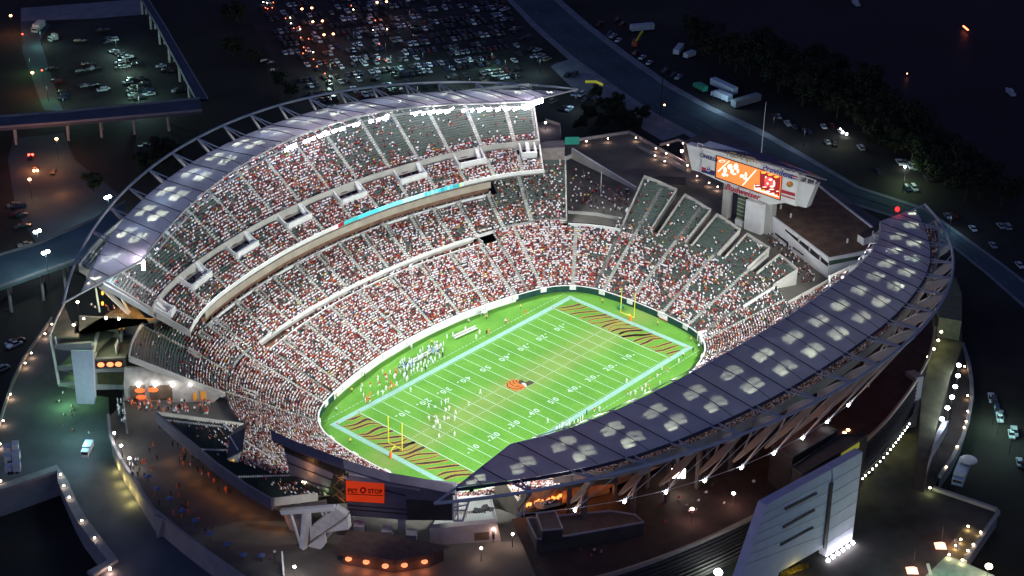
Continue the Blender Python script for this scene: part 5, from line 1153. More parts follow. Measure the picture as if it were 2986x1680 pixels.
# long low building right of it with a flat brown roof
bz = 21.0
rp = AT(bz, kF((668, 175), (700, 95), (860, 95), (930, 60), (1040, -40), (1110, 20), (1450, 282), (1480, 292), (1560, 400), (1360, 460), (1110, 505)))
lb_ = empty('clubhouse_building', label='long low pale building with a flat brown roof, right of the video board', cat='building')
MB().poly([(p[0], p[1], bz) for p in rp]).build('roof', [M_roofb], lb_)
mb = MB()
for i in range(len(rp)): mb.quad((rp[i][0], rp[i][1], 9.), (rp[(i+1) % len(rp)][0], rp[(i+1) % len(rp)][1], 9.), (*rp[(i+1) % len(rp)][:2], bz-.05), (*rp[i][:2], bz-.05))
mb.build('wall', [M_white], lb_)
MB().ribbon([(p[0], p[1], bz-.6) for p in rp[4:]+rp[:1]], .6, 1.2).build('roof_edge', [M_white], lb_)
wA, wB = rp[0], rp[-1]; hw = vplane(wA, wB)
def wpoly(name, f, pts, m, h=hw, parent=lb_, off=.1, t=.3): mb = MB(); slab(mb, [h(p, off) for p in f(*pts)], h.n, t); return mb.build(name, [m], parent)
wpoly('window_band', kF, [(785, 262), (1105, 535), (1100, 560), (980, 470), (782, 290)], M_dark); wpoly('service_door', kF, [(705, 305), (805, 378), (803, 418), (792, 412), (792, 388), (706, 320)], M_dark); wpoly('service_hatch', kF, [(840, 410), (920, 470), (918, 480), (838, 422)], M_dark)
for a, b in ((880, 330), (960, 400), (1040, 470)): wpoly('window_mullion', kF, [(a, b), (a+8, b+6), (a+6, b+46), (a-2, b+40)], M_conc, off=.3)
hw2 = vplane(rp[-1], rp[-2]); wpoly('side_glazing', kF, [(1112, 512), (1360, 465), (1360, 500), (1110, 552)], mat('greenish_glass', (.06, .11, .08), .3), hw2)
bx = AT(bz, kF((1322, 370), (1368, 402), (1515, 350), (1480, 292))); MB().prism([p[:2] for p in bx], bz, bz+2.6).build('plant_room', [M_white], lb_)
MB().poly([(p[0]*.98+bx[0][0]*.02, p[1]*.98+bx[0][1]*.02, bz+2.62) for p in bx]).build('plant_room_roof', [M_dkwall], lb_)
for a, b in ((825, 175), (1250, 365), (750, 110)): p = at(kF((a, b))[0], bz+.8); MB().tube([(p[0], p[1], bz), (p[0], p[1], bz+1.5)], .35, 8).build('roof_vent', [M_white], lb_)
mb = MB(); rr = AT(PZ, kF((1185, 600), (1110, 640), (1070, 560))); 
# far plaza slab and its lit parapets
pl = AT(PZ, k4((560, 100), (840, 60), (1010, 290), (1240, 305), (1870, 210))+kB((2576, 1240),)+kC((20, 1060), (140, 1010), (260, 960))+kC((900, 1250), (1500, 1660))+kF((1480, 280), (1700, 500), (1800, 700)))
inner = [P3(s, 26.4, PZ) for s in np.linspace(.345, .150, 60)]
mb = MB(); mb.poly(pl+[(p[0], p[1], PZ) for p in inner]); mb.build('far_plaza', [M_plaza], kind='structure')
mb = MB(); edge_ = pl[3:6]; mb.ribbon(edge_, .5, 1.2)
mb.strip([(p[0], p[1], G0) for p in pl[2:9]], pl[2:9]); mb.build('plaza_parapet', [M_rail], label='pale lamp-lined parapet wall along the outer edge of the far plaza', cat='parapet wall')
MB().ribbon(AT(PZ, k4((1960, 375), (2576, 690))), .6, 1.2).build('inner_parapet', [M_rail], label='second pale parapet inside the far plaza, parallel to the lit outer one', cat='parapet wall')
MB().ribbon(AT(PZ, k4((2250, 370), (2480, 305), (2576, 350))+kC((20, 1080),)), .5, 1.0).build('upper_parapet', [M_rail], label='short pale parapet corner left of the video board', cat='parapet wall')
for a, b in [(1330, 312), (1600, 278), (1950, 268), (2200, 400), (2330, 465), (2190, 492), (2312, 562), (2352, 358), (2540, 338)]:
    post_lamp(k4((a, b))[0], PZ+.4, M_glow, 'small warm wall lamp on the parapets of the far plaza', 'wall lamps of the far plaza', h=1.2, r=.28, power=130, col=(1, .6, .45), name='wall_lamp')
for a, b in [(5, 1140), (48, 1245), (120, 1325), (210, 1375), (275, 1405)]: post_lamp(kC((a, b))[0], PZ+.4, M_glow, 'small warm wall lamp just left of the video board', 'wall lamps left of the video board', h=1.2, r=.28, power=130, col=(1, .6, .45), name='wall_lamp')
post_lamp(k4((2525, 435))[0], PZ, M_glow, 'bright pink globe lamp in the far plaza left of the video board', h=4, r=.6, power=1200, col=(1, .6, .55), name='globe_lamp')
# raking wall of the ramp and the end of the upper concourse
g = empty('ramp', label='long sloping pale ramp wall dropping through the far plaza', cat='ramp'); a, b = at(k4((1155, 400))[0], PZ+6.5), at(k4((1960, 890))[0], PZ+.8)
mb = MB(); A = Vector(a); Bv = Vector(b); nn = Vector((-(Bv-A).y, (Bv-A).x, 0)).normalized()*.3
for sg in (1,): slab(mb, [A, Bv, Vector((Bv.x, Bv.y, PZ)), Vector((A.x, A.y, PZ+2.5))], nn.normalized(), .6)
mb.build('ramp_wall', [M_conc], g); MB().bar(A, Bv, .5, .4).build('handrail', [mat('rail_white', (.8, .8, .8), .4)], g)
ee = empty('concourse_block', label='pale end block of the upper concourse with a green glass landing', cat='building')
MB().prism([p[:2] for p in AT(24, k4((720, 345), (830, 300), (1060, 300), (1060, 385), (755, 400)))], 14, 24).build('block', [mat('pink_render', (.36, .30, .28), .8)], ee)
M_gg = mat('green_glass', (.03, .22, .17), .25, emit=(.05, .45, .35), es=.12); MB().ribbon(AT(21, k4((1060, 350), (1240, 345))), .4, 3.0).build('glass_screen', [M_gg], ee)
MB().ribbon(AT(17, k4((850, 545), (1080, 545), (1180, 500))), .5, 1.6).build('landing_parapet', [M_conc], ee)
MB().prism([p[:2] for p in AT(17, k4((890, 430), (1000, 425), (1000, 480), (890, 485)))], 14, 17).build('kiosk', [M_white], ee)
MB().poly(AT(20, k4((640, 130), (820, 60), (1000, 120), (1010, 270), (830, 290), (690, 340)))).build('upper_landing', [M_plaza2], ee)
MB().ribbon(AT(20, k4((820, 60), (1000, 120), (1012, 275))), .3, 1.2).build('landing_rail', [M_rail], ee)
post_lamp(k4((820, 80))[0], 20, M_glow, 'pink lamp on the landing beside the end of the upper deck', h=3, r=.45, power=500, col=(1, .7, .6), name='globe_lamp')
MB().ribbon(AT(PZ, k4((1100, 1210), (1450, 1240), (1760, 1300), (1740, 1390))), .5, 1.1).build('concourse_wall', [M_conc], label='low wall in front of the crowded walkway at the far left corner', cat='wall')
MB().prism([p[:2] for p in AT(18.5, k4((2110, 770), (2250, 745), (2576, 760), (2576, 860), (2320, 850)))], 16.5, 18.5).build('flat_canopy', [M_dkwall], label='flat dark canopy roof just behind the tallest end block', cat='canopy')
x, y, z = at(k4((1520, 720))[0], PZ+8); MB().tube([(x, y, PZ), (x, y, PZ+9)], .16, 6).build('light_pole', [M_steel], label='slim pale pole standing in the far left concourse', cat='pole')
x, y, z = at(k4((1870, 1180))[0], PZ+2); MB().sphere((0, 0, 0), 1.6, 12).build('spherical_balloon', [mat('balloon', (.8, .8, .8), .4, col2=(.02, .02, .02), scale=.35)], loc=(x, y, PZ+1.7), label='large black and white ball beside the tallest end block', cat='balloon')
# ------------------------------------------------------------------ near plaza, promenade, near scoreboard
kQ = cr((800, 1240), 1456/420); kL = cr((0, 780), 819/500); kR = cr((2400, 1300), 1263/586); kZ = cr((300, 1340), 1445/600)
def polyon(name, h, f, pts, m, parent, t=.4, off=0.): mb = MB(); slab(mb, [h(p, off) for p in f(*pts)], h.n, t); return mb.build(name, [m], parent)
curve = kG((815, 250), (830, 400), (860, 480), (920, 600), (1000, 720), (1080, 850), (1150, 960), (1225, 1015), (1350, 1120), (1500, 1235), (1650, 1345), (1800, 1450), (2100, 1640), (2600, 1900))
cv = AT(PZ, curve)
inner = [P3(s, 26.6, PZ-.05) for s in np.linspace(.835, .655, 70)]
corner = AT(PZ, kG((940, 130), (1600, 135), (1700, 60)))
MB().poly([(p[0], p[1], PZ-.05) for p in cv[::-1]]+[(p[0], p[1], PZ-.05) for p in corner]+inner+[(-60, -110, PZ-.05), (-110, -120, PZ-.05)]).build('near_plaza', [M_plaza], kind='structure')
mb = MB(); mb.ribbon(cv, .8, 1.2); mb.strip([(p[0], p[1], 7.5) for p in cv], cv); mb.build('plaza_parapet', [M_rail], label='curved pale parapet wall between the brown plaza and the dark promenade', cat='parapet wall')
prom = kL((250, 250), (165, 370), (110, 450), (60, 560), (20, 680), (-20, 820))+kG((-300, 300), (-150, 830), (0, 795), (430, 645), (470, 740), (540, 900), (610, 1030), (710, 1160), (850, 1340), (680, 1443), (600, 1700), (2200, 2400))
MB().poly(AT(8, prom)+[(p[0], p[1], 8.) for p in cv[::-1]]+[at(kG((815, 100))[0], 8), at(kG((560, 60))[0], 8), (-100, 85, 8)]).build('promenade', [M_plaza2], kind='structure')
pp = AT(8, kL((250, 250), (165, 370), (110, 450), (60, 560), (20, 680), (-20, 820)))
mb = MB(); mb.ribbon(pp, .6, 1.1); mb.strip(pp, [(p[0], p[1], G0) for p in pp]); mb.build('promenade_parapet', [M_rail], label='lamp-lined parapet along the outer left edge of the promenade', cat='parapet wall')
pp = AT(8, kG((-150, 830), (0, 795), (430, 645), (470, 740), (540, 900), (610, 1030), (710, 1160), (850, 1340), (680, 1443)))
mb = MB(); mb.ribbon(pp, 2.6, .9); mb.strip([(p[0], p[1], G0) for p in pp], pp); mb.build('promenade_parapet', [M_rail], label='wide pale parapet round the dark sunken yard at the lower left', cat='parapet wall')
pier = AT(PZ+1.2, kG((1145, 985), (1228, 1010))); q_ = at(kG((1185, 1135))[0], 8)
MB().add([pier[0], pier[1], (q_[0]-.9, q_[1]-.9, 8), (q_[0]+.9, q_[1]+.9, 8), (pier[0][0]+2, pier[0][1]+1.5, 8), (pier[1][0]+2, pier[1][1]+1.5, 8)], [(0, 3, 2, 1), (0, 4, 3), (1, 2, 5), (4, 0, 1, 5)]).build('wedge_pier', [M_rail], label='tapered concrete pier where the curved plaza parapet steps down', cat='pier')
for i, (a, b) in enumerate([(215, 318), (150, 410), (120, 458), (50, 607), (15, 733), (248, 272)]): post_lamp(kL((a, b))[0], 8+.8, M_glow, 'small warm lamp on the left promenade parapet', 'lamps of the left promenade parapet', h=1.0, r=.3, power=220, col=(1, .6, .35), name='wall_lamp')
for a, b in [(455, 680), (480, 765), (520, 852), (615, 1027), (710, 1158), (825, 1383), (825, 1395), (5, 730), (0, 452)]: post_lamp(kG((a, b))[0], 8+.6, M_glow, 'small warm lamp on the parapet round the sunken yard', 'lamps round the sunken yard', h=1.0, r=.32, power=220, col=(1, .6, .45), name='wall_lamp')
for (a, b), lb in (((858, 370), 'white globe lamp at the top of the curved parapet'), ((910, 465), 'white globe lamp on the brown plaza, near the curved parapet'), ((973, 560), 'third white globe lamp down the brown plaza'), ((2062, 1260), 'large pale unlit globe lamp low on the brown plaza'), ((2212, 1375), 'brightest white globe lamp at the bottom of the brown plaza')):
    post_lamp(kG((a, b))[0], PZ, M_gloww if 'unlit' not in lb else M_white, lb, h=4, r=.42, power=500 if 'unlit' not in lb else 0, col=(1, .9, .85), name='globe_lamp')
for a, b in [(340, 1155), (380, 1155)]: pass
for i, (a, b) in enumerate([(875, 640), (905, 730), (940, 800), (985, 880)]):
    x, y, z = at(kG((a, b))[0], 9); lamp('under_parapet_glow', 'POINT', (x, y, 9.6), 420, (1, .8, .25), shadow_soft_size=.5)
for a, b in [(1300, 1170), (1430, 1275), (1540, 1370), (1370, 1230)]: x, y, z = at(kG((a, b))[0], 8); lamp('under_parapet_glow', 'POINT', (x, y, 9.6), 220, (.9, .8, .2), shadow_soft_size=.5)
for a, b in ((1440, 1275), (1395, 1240), (1330, 1185)): x, y, z = at(kG((a, b))[0], 9); MB().box((0, 0, 0), (.8, .8, .6)).build('lit_shop_window', [M_glow], loc=(x, y, 9.), label='small yellow light below the curved plaza parapet', cat='light', group='yellow lights below the plaza parapet')
# blue folded parasols / bins scattered on the brown plaza
for a, b in [(320, 165), (387, 250), (475, 322), (655, 475), (755, 565), (875, 640), (990, 715), (1115, 720), (565, 405)]:
    x, y, z = at(kZ((a, b))[0], PZ); g = empty('parasol', (x, y, PZ), 0, 'small blue parasol standing on the brown plaza', 'parasol', 'blue parasols on the brown plaza')
    MB().tube([(0, 0, 0), (0, 0, 2.5)], .05, 5).build('pole', [M_black], g); MB().add([(0, 0, 2.7)]+[(1.1*math.cos(i*.785), 1.1*math.sin(i*.785), 2.2) for i in range(8)], [(0, 1+(i+1) % 8, 1+i)[::-1] for i in range(8)]).build('canopy', [cm((.10, .14, .30))], g)
# outer wall of the near end block with orange light under it
wl = [P3(s, d+.4, zl(d)) for s, d in ((.8025, 53), (.79, 53), (.771, 53.8), (.748, 56.4), (.72, 60), (.7045, 62.5))]
WALL = MB(); WALL.ribbon([(p[0], p[1], p[2]-2.2) for p in wl], .6, 3.4); WALL.build('end_block_wall', [M_purp], bowl)
MB().ribbon([P3(.8027, d, zl(d)-1.2) for d in np.linspace(27.5, 53, 12)], .5, 2.2).build('end_block_parapet', [M_conc], bowl)
MB().ribbon([P3(.7043, d, zl(d)-1.2) for d in np.linspace(45, 62.5, 8)], .5, 2.4).build('end_block_parapet', [M_conc], bowl)
MB().ribbon([P3(s, 34.6, zl(34.2)) for s in np.linspace(.800, .742, 14)], .5, 1.0).build('cross_walk_rail', [M_white], bowl)
MB().strip([P3(s, 31.4, zl(31.6)+.95) for s in np.linspace(.776, .757, 6)], [P3(s, 34.2, zl(31.6)+.95) for s in np.linspace(.776, .757, 6)]).build('cross_walk', [M_conc], bowl)
for i, s in enumerate(np.linspace(.795, .715, 7)):
    mb = MB(); d = 52; x, y = PS(s, d); x2, y2 = PS(s, d-7); zt2 = zl(d)-2.5
    mb.bar((x, y, zt2), (x2, y2, PZ), 1.2, 1.2); mb.bar((x2, y2, zt2-3), (x2, y2, PZ), 1.0); mb.build('end_block_column', [M_conc], bowl)
for s in np.linspace(.798, .715, 9): x, y = PS(s, 52.5); lamp('orange_glow', 'POINT', (x, y, PZ+2.6), 120, (1, .36, .05), shadow_soft_size=.8)
# little hut with a dark pitched roof on the end block
hh = empty('entrance_hut', label='small hut with a dark pitched roof standing in the near end block', cat='hut')
r1 = AT(31, kW((900, 565), (1045, 435), (1240, 490), (1100, 560))); r2 = AT(28.5, kW((1120, 685), (1320, 575)))
hv = vplane(at(kW((1115, 800))[0], 23.5), at(kW((1270, 800))[0], 23.5))
w_ = [hv(p) for p in kW((1112, 790), (1128, 690), (1305, 590), (1268, 640), (1262, 800))]
mb = MB(); slab(mb, w_, hv.n, 6.); mb.build('wall', [M_white], hh)
polyon('doorway', hv, kW, [(1150, 790), (1155, 710), (1215, 680), (1210, 795)], M_glowd if 'M_glowd' in globals() else emi('hut_light', (1, .5, .08), .8), hh, .1, .1)
mb = MB(); a, b = hv(kW((1120, 680))[0], .5), hv(kW((1322, 572))[0], .5); bk = -Vector(hv.n)*8+Vector((0, 0, 2.0)); mb.add([a, b, b+bk, a+bk, a+bk*2-Vector((0, 0, 5)), b+bk*2-Vector((0, 0, 5))], [(0, 1, 2, 3), (3, 2, 5, 4)]); mb.build('roof', [mat('slate_roof', (.07, .065, .08), .7)], hh)
MB().bar(a+bk+Vector((0, 0, .1)), a*.3+b*.7+bk*.1+Vector((0, 0, .15)), .3).build('roof_rail', [M_white], hh)
# near scoreboard
hL = vplane(at((771, 1248), 32), at((1000, 1357), 32)); hM = vplane(at((1000, 1357), 32), at((1322, 1419), 32))
nb = empty('near_scoreboard', label='big dark purple scoreboard structure in the foreground carrying an orange sign', cat='scoreboard')
polyon('lavender_panel', hL, kQ, [(105, 275), (600, 492), (545, 672), (500, 700), (185, 600)], M_lav, nb, 1.5)
for A in ([(140, 380), (592, 560)], [(195, 520), (560, 640)]):
    p, q_ = [hL(v, .15) for v in kQ(*A)]; MB().bar(p, q_, .22).build('panel_seam', [M_black], nb)
polyon('letter_band', hL, kQ, [(80, 175), (690, 415), (600, 492), (105, 275)], M_dkwall, nb, .8)
ftext('PAUL BROWN STADIUM', (100, 215), (640, 462), 2.35, M_black, nb, .5, h=hL, f=kQ, sx=1.05)
polyon('dark_truss_block', hL, kQ, [(600, 470), (715, 430), (730, 790), (530, 800), (520, 700), (560, 660)], M_dkwall, nb, 2.5)
mb = MB()
for A in ([(620, 500), (700, 560)], [(700, 500), (600, 620)], [(600, 620), (700, 700)], [(700, 640), (590, 720)], [(620, 700), (720, 780)]):
    p, q_ = [hL(v, .3) for v in kQ(*A)]; mb.bar(p, q_, .3)
mb.build('bracing', [mat('bronze_steel', (.20, .13, .07), .6)], nb)
polyon('board_body', hM, kN, [(495, 15), (1030, 85), (1268, 110), (1268, 335), (940, 332), (520, 300)], M_purp, nb, 3)
polyon('top_band', hM, kN, [(480, 5), (1028, 92), (1028, 125), (560, 55), (480, 38)], M_lav, nb, .5, .3)
polyon('dark_panel', hM, kN, [(930, 190), (1258, 205), (1260, 333), (942, 330)], M_dkwall, nb, .3, .3)
for A in ([(520, 225), (940, 260)], [(520, 255), (940, 290)], [(780, 120), (930, 160)]):
    p, q_ = [hM(v, .1) for v in kN(*A)]; MB().bar(p, q_, .2).build('panel_seam', [M_black], nb)
sg = polyon('orange_sign', hM, kN, [(506, 56), (775, 76), (775, 213), (509, 197)], emi('backlit_orange', (1., .06, .01), .36), nb, .3, .5)
M_sl = mat('sign_lettering', (.10, .01, .006), .7)
ftext('PET', (512, 124), (598, 130), 1.9, M_sl, sg, .9, h=hM, f=kN, sx=.95); ftext('STOP', (655, 128), (772, 134), 1.9, M_sl, sg, .9, h=hM, f=kN, sx=.9)
def blobh(h, f, cx, cy, rx, ry, m, parent, off, n=14, nm='sign_disc'): polyon(nm, h, f, [(cx+rx*math.cos(6.283*i/n), cy+ry*math.sin(6.283*i/n)) for i in range(n)], m, parent, .1, off)
blobh(hM, kN, 627, 122, 22, 22, M_sl, sg, .8); blobh(hM, kN, 627, 122, 12, 12, emi('sign_disc_red', (.8, .03, .01), .5), sg, .95)
polyon('sign_rule', hM, kN, [(515, 146), (770, 158), (770, 162), (515, 150)], M_sl, sg, .1, .8)
# cap: sloping top surface towards the viewer
mb = MB(); U_ = [hL(p, 0) for p in kQ((-40, 45), (180, 150), (560, 292), (690, 340))]+[hM(p, 0) for p in kQ((900, 408), (1150, 478), (1456, 530), (1810, 598))]
L_ = [p+Vector((-1.0, -1.6, -1.7)) for p in U_]; mb.strip(L_, U_); mb.strip([p-Vector((0, 0, .5)) for p in U_], [p-Vector((0, 0, .5)) for p in L_]); mb.strip([p-Vector((0, 0, .5)) for p in L_], L_); mb.build('top_cap', [M_purp], nb)
mb = MB(); fr = [hM(p, .4) for p in kN((1265, 115), (1268, 335), (1335, 335), (1378, 195), (1265, 200))]
for a, b in zip(fr, fr[1:]): mb.bar(a, b, .5)
for a, b in (((1268, 240), (1365, 222)), ((1268, 262), (1358, 262)), ((1300, 200), (1300, 335))): a, b = [hM(v, .4) for v in kN(a, b)]; mb.bar(a, b, .35)
mb.build('side_frame', [M_steel], nb)
for a, b in ((545, 320), (900, 330)): p = hM(kN((a, b))[0], -1); MB().box((p.x, p.y, (p.z+PZ)/2), (2, 2, p.z-PZ), .8).build('pillar', [M_conc], nb)
for (a, b), pw, c in (((335, 385), 500, (1, .5, .2)), ((325, 495), 350, (1, .5, .2)), ((298, 600), 400, (1, .6, .3)), ((500, 685), 260, (.7, 1, .4)), ((650, 560), 220, (1, .5, .2)), ((660, 750), 260, (1, .5, .2))):
    p = hL(kQ((a, b))[0], 1.4); lamp('panel_light', 'POINT', p, pw*.35, c, parent=nb, shadow_soft_size=.3)
for a, b in ((284, 575), (312, 577)): p = hL(kQ((a, b))[0], .5); MB().sphere((0, 0, 0), .22, 6).build('panel_lamp', [M_glow], nb, loc=p)
p = hM(kN((650, 130))[0], 5); lamp('sign_glow', 'AREA', p, 120, (1, .2, .05), tuple(p+Vector(hM.n)*5), nb, size=9)
# low dark building in front with a row of orange downlights under its eaves
lo = empty('ticket_building', label='low dark building with a row of round orange lights under its roof edge', cat='building')
rp2 = AT(18.5, kN((420, 545), (525, 400), (870, 440), (1100, 490), (1250, 520), (1130, 572), (845, 618)))
MB().poly(rp2).build('roof', [mat('dark_brown_roof', (.10, .07, .06), .9, var=.15)], lo)
mb = MB(); n_ = len(rp2)
for i in (6, 0): mb.quad((*rp2[i][:2], 18.45), (*rp2[(i-1) % n_][:2], 18.45), (*rp2[(i-1) % n_][:2], 17.2), (*rp2[i][:2], 17.2))
mb.build('eave', [M_dkwall], lo)
cx_, cy_ = np.mean([p[0] for p in rp2]), np.mean([p[1] for p in rp2]); sh = [(p[0]*.86+cx_*.14, p[1]*.86+cy_*.14) for p in rp2]; MB().prism(sh, 6, 18.3).build('wall', [M_dkwall], lo)
for a, b in ((525, 606), (650, 628), (785, 657), (920, 650), (1062, 625)):
    p = at(kN((a, b))[0], 16.2); g = MB().sphere((0, 0, 0), .9, 10, .5).build('downlight', [emi('ember_light', (1., .28, .12), 1.6)], lo, loc=p); lamp('downlight_glow', 'POINT', (p[0]-1, p[1]-1, p[2]-.6), 260, (1, .3, .12), parent=lo, shadow_soft_size=.6)
for a, b in ((565, 380), (762, 417), (935, 442)):
    q_ = AT(PZ+2, kN((a, b), (a+75, b+5))); c = (Vector(q_[0])+Vector(q_[1]))/2; v = Vector(q_[1])-Vector(q_[0]); MB().box((0, 0, 1.6), (v.length, 3, 3.2), math.atan2(v.y, v.x)).build('kiosk', [M_lav], loc=(c.x, c.y, PZ), label=('pale kiosk under the near scoreboard, nearest the white frame', 'pale kiosk under the near scoreboard, middle of three', 'pale kiosk under the near scoreboard, nearest the long white wall')[(565, 762, 935).index(a)], cat='kiosk')
# white building right of the board with a ribbed pale roof
wb = empty('white_service_building', label='white walled building with a ribbed pale roof beside the near scoreboard', cat='building')
hW = vplane(at(kY((740, 385))[0], PZ), at(kY((1240, 362))[0], PZ)); polyon('wall', hW, kY, [(738, 275), (1212, 232), (1242, 362), (740, 388)], mat('pale_render', (.40, .34, .32), .85, var=.05), wb, 2)
rf = [hW(p, 0) for p in kY((738, 275), (1212, 232))]; rf2 = AT(6.6, kY((1165, 42), (880, 62))); MB().poly([rf[0], rf[1], Vector(rf2[0]), Vector(rf2[1])]).build('ribbed_roof', [mat('ribbed_roof', (.40, .42, .40), .7, var=.05)], wb)
mb = MB()
for i in range(22): t = i/21; a = Vector(rf[0]).lerp(Vector(rf[1]), t); b = Vector(rf2[1]).lerp(Vector(rf2[0]), t); mb.bar(a+Vector((0, 0, .1)), b+Vector((0, 0, .1)), .14)
mb.build('roof_ribs', [M_conc], wb)
polyon('window', hW, kY, [(1052, 305), (1158, 296), (1158, 350), (1052, 356)], M_roofb, wb, .2, .2); polyon('service_door', hW, kY, [(1178, 290), (1195, 288), (1196, 345), (1179, 347)], M_dark, wb, .2, .2)
x, y, z = at(kY((1130, 150))[0], 14.0); mb = MB()
for _ in range(9): mb.box((random.uniform(-2.2, 2.2), random.uniform(-1.8, 1.8), random.uniform(.2, .9)), (1.8, 1.3, 1.1), random.random())
mb.build('rooftop_units', [M_black], wb, loc=(x, y, z-.6))
MB().bar(rf2[0], tuple(rf[1]), .5).build('roof_kerb', [M_rail], wb)
MB().ribbon([(p[0], p[1], 5.2) for p in AT(6.6, kY((860, 62), (1180, 42)))], .5, 1.8).build('bowl_edge_wall', [M_white], wb)
# white frame holding up the end block and the stair beside it
wf = empty('white_support_frame', label='white triangular frame and stair under the end block, left of the near scoreboard', cat='support frame')
hF = vplane(at(kN((205, 530))[0], PZ), at(kN((345, 560))[0], PZ))
def fb(a, b, w_, off=0): p, q_ = [hF(v, off) for v in kN(a, b)]; MB().bar(p, q_, w_).build('beam', [M_white], wf)
fb((50, 272), (430, 243), 1.3); fb((228, 265), (205, 528), 1.5, .3); fb((118, 290), (190, 520), .5); fb((250, 275), (262, 440), .4); fb((215, 300), (196, 500), .5); fb((330, 255), (345, 300), .4); fb((375, 250), (368, 290), .4)
polyon('stair_flank', hF, kN, [(250, 392), (430, 247), (512, 300), (255, 480)], mat('pale_stair', (.55, .53, .50), .7), wf, 2., .6); polyon('stair_flank', hF, kN, [(210, 535), (515, 312), (525, 400), (350, 420), (350, 520), (280, 575)], M_white, wf, 2., -1.)
polyon('rear_wall', hF, kN, [(60, 285), (250, 275), (255, 470), (205, 520), (120, 430)], mat('pale_rear_wall', (.30, .27, .25), .85), wf, 1., -6)
polyon('balustrade', hF, kN, [(45, 236), (365, 202), (372, 232), (50, 268)], mat('balustrade', (.16, .13, .12), .7), wf, .3, -2)
lamp('stair_light', 'SPOT', tuple(hF(kN((300, 330))[0], 22)+Vector((0, 0, 8))), 9000, (1, .93, .88), tuple(hF(kN((300, 400))[0], 0)), wf, spot_size=R(60), spot_blend=.6, shadow_soft_size=1)
x, y, z = at(kN((70, 700))[0], PZ); g = empty('white_sail', (x, y, PZ), .9, 'small white pointed sail shape at the very bottom, left of centre', 'sail'); MB().prism([(-2, 0), (2, 0), (2, .4), (-2, .4)], 0, [0.5, 5, 5, .5]).build('cloth', [M_white], g)
x, y, z = at(kN((225, 720))[0], 12); MB().sphere((0, 0, 0), 3.2, 12, .35).build('orange_lit_roof', [emi('roof_painted_glow', (1., .25, .08), .9)], loc=(x, y, 10), label='orange lit domed roof at the bottom edge left of the ticket building', cat='dome light')  # orange light falling on this roof is put into its emission
for (a, b), lb in (((1100, 412), 'bright globe lamp in front of the white service building'), ((1323, 312), 'globe lamp right of the white service building'), ((1188, 278), 'small globe lamp at the door of the white service building')): post_lamp(kY((a, b))[0], PZ, M_glow, lb, h=4, r=.4, power=350, col=(1, .7, .6), name='globe_lamp')
# ------------------------------------------------------------------ stepped corner block of the left grandstand
cb = empty('corner_tower', label='stepped green lit corner block with open floors at the near end of the left grandstand', cat='building')
fa = AT(31.5, k1((245, 285), (60, 690), (430, 700), (430, 450), (1470, 480)))+[P3(-.1597, 50, 31.5), P3(-.15, 60, 31.5), P3(-.165, 70, 31.5)]
M_gf = mat('terrace_floor', (.15, .15, .12), .85, var=.15, scale=.3)
def floorp(nm, P_, z, th=.6, m=None): return MB().prism([p[:2] for p in P_], z-th, z).build(nm, [m or M_gf], cb)
floorp('upper_terrace', fa, 31.5)
fbp = AT(26, k1((430, 640), (1130, 690), (1010, 965), (570, 985), (590, 800), (440, 790))); floorp('middle_terrace', fbp, 26, 3.2)
hB = vplane(at(k1((430, 450))[0], 31.5), at(k1((1470, 480))[0], 31.5)); polyon('terrace_front', hB, k1, [(430, 442), (1470, 482), (1200, 560), (1150, 690), (440, 690)], mat('terrace_wall', (.34, .34, .30), .8), cb, .6, -.3)
polyon('lit_opening', hB, k1, [(752, 590), (1005, 590), (1000, 655), (758, 655)], M_dkwall, cb, .2, .05); polyon('opening_light', hB, k1, [(765, 585), (1000, 575), (1000, 605), (765, 618)], emi('amber_light', (1., .45, .12), .35), cb, .1, .3)
hw4 = vplane(at(k1((60, 690))[0], 31.5), at(k1((600, 800))[0], 31.0))
polyon('white_panel', hw4, lambda *p: list(p), k1((328, 870), (600, 872), (628, 1447))+kG((708, 152), (578, 150)), mat('white_blue_panel', (.62, .62, .72), .7, var=.04), cb, 1., .8)
for A in ([(105, 800), (575, 775), (600, 820), (600, 870), (325, 865), (110, 850)], [(140, 1080), (345, 1062), (350, 1115), (150, 1120)], [(165, 1270), (372, 1262), (375, 1312), (172, 1318)]): polyon('floor_edge', hw4, k1, A, M_rail, cb, 1.2, .2)
for A in ([(60, 690), (80, 690), (190, 1290), (172, 1290)], [(118, 700), (132, 700), (150, 800), (138, 800)]): polyon('corner_mullion', hw4, k1, A, M_steel, cb, .4, .3)
back = lambda h, f, pts, z, dep: [tuple(h(p, 0))[:2] for p in f(*pts)]
for A, z in (([(105, 830), (600, 850)], None), ([(145, 1100), (600, 1110)], None), ([(170, 1295), (620, 1310)], None)):
    a, b = [hw4(v) for v in k1(*A)]; n2 = -Vector(hw4.n)*14; zz = a.z; MB().prism([(a.x, a.y), (b.x, b.y), (b.x+n2.x, b.y+n2.y), (a.x+n2.x, a.y+n2.y)], zz-.4, zz).build('floor_slab', [M_gf], cb)
    lamp('green_light', 'POINT', tuple((a*.6+b*.4)+n2*.35-Vector((0, 0, 1.6))), 900, (.45, 1., .35), parent=cb, shadow_soft_size=.5)
a, b = [hw4(v) for v in k1((90, 800), (640, 900))]; n2 = -Vector(hw4.n)*14; MB().ribbon([(a.x+n2.x, a.y+n2.y, 8), (b.x+n2.x, b.y+n2.y, 8)], .5, 21).build('rear_wall', [mat('tower_wall', (.28, .30, .24), .8)], cb)
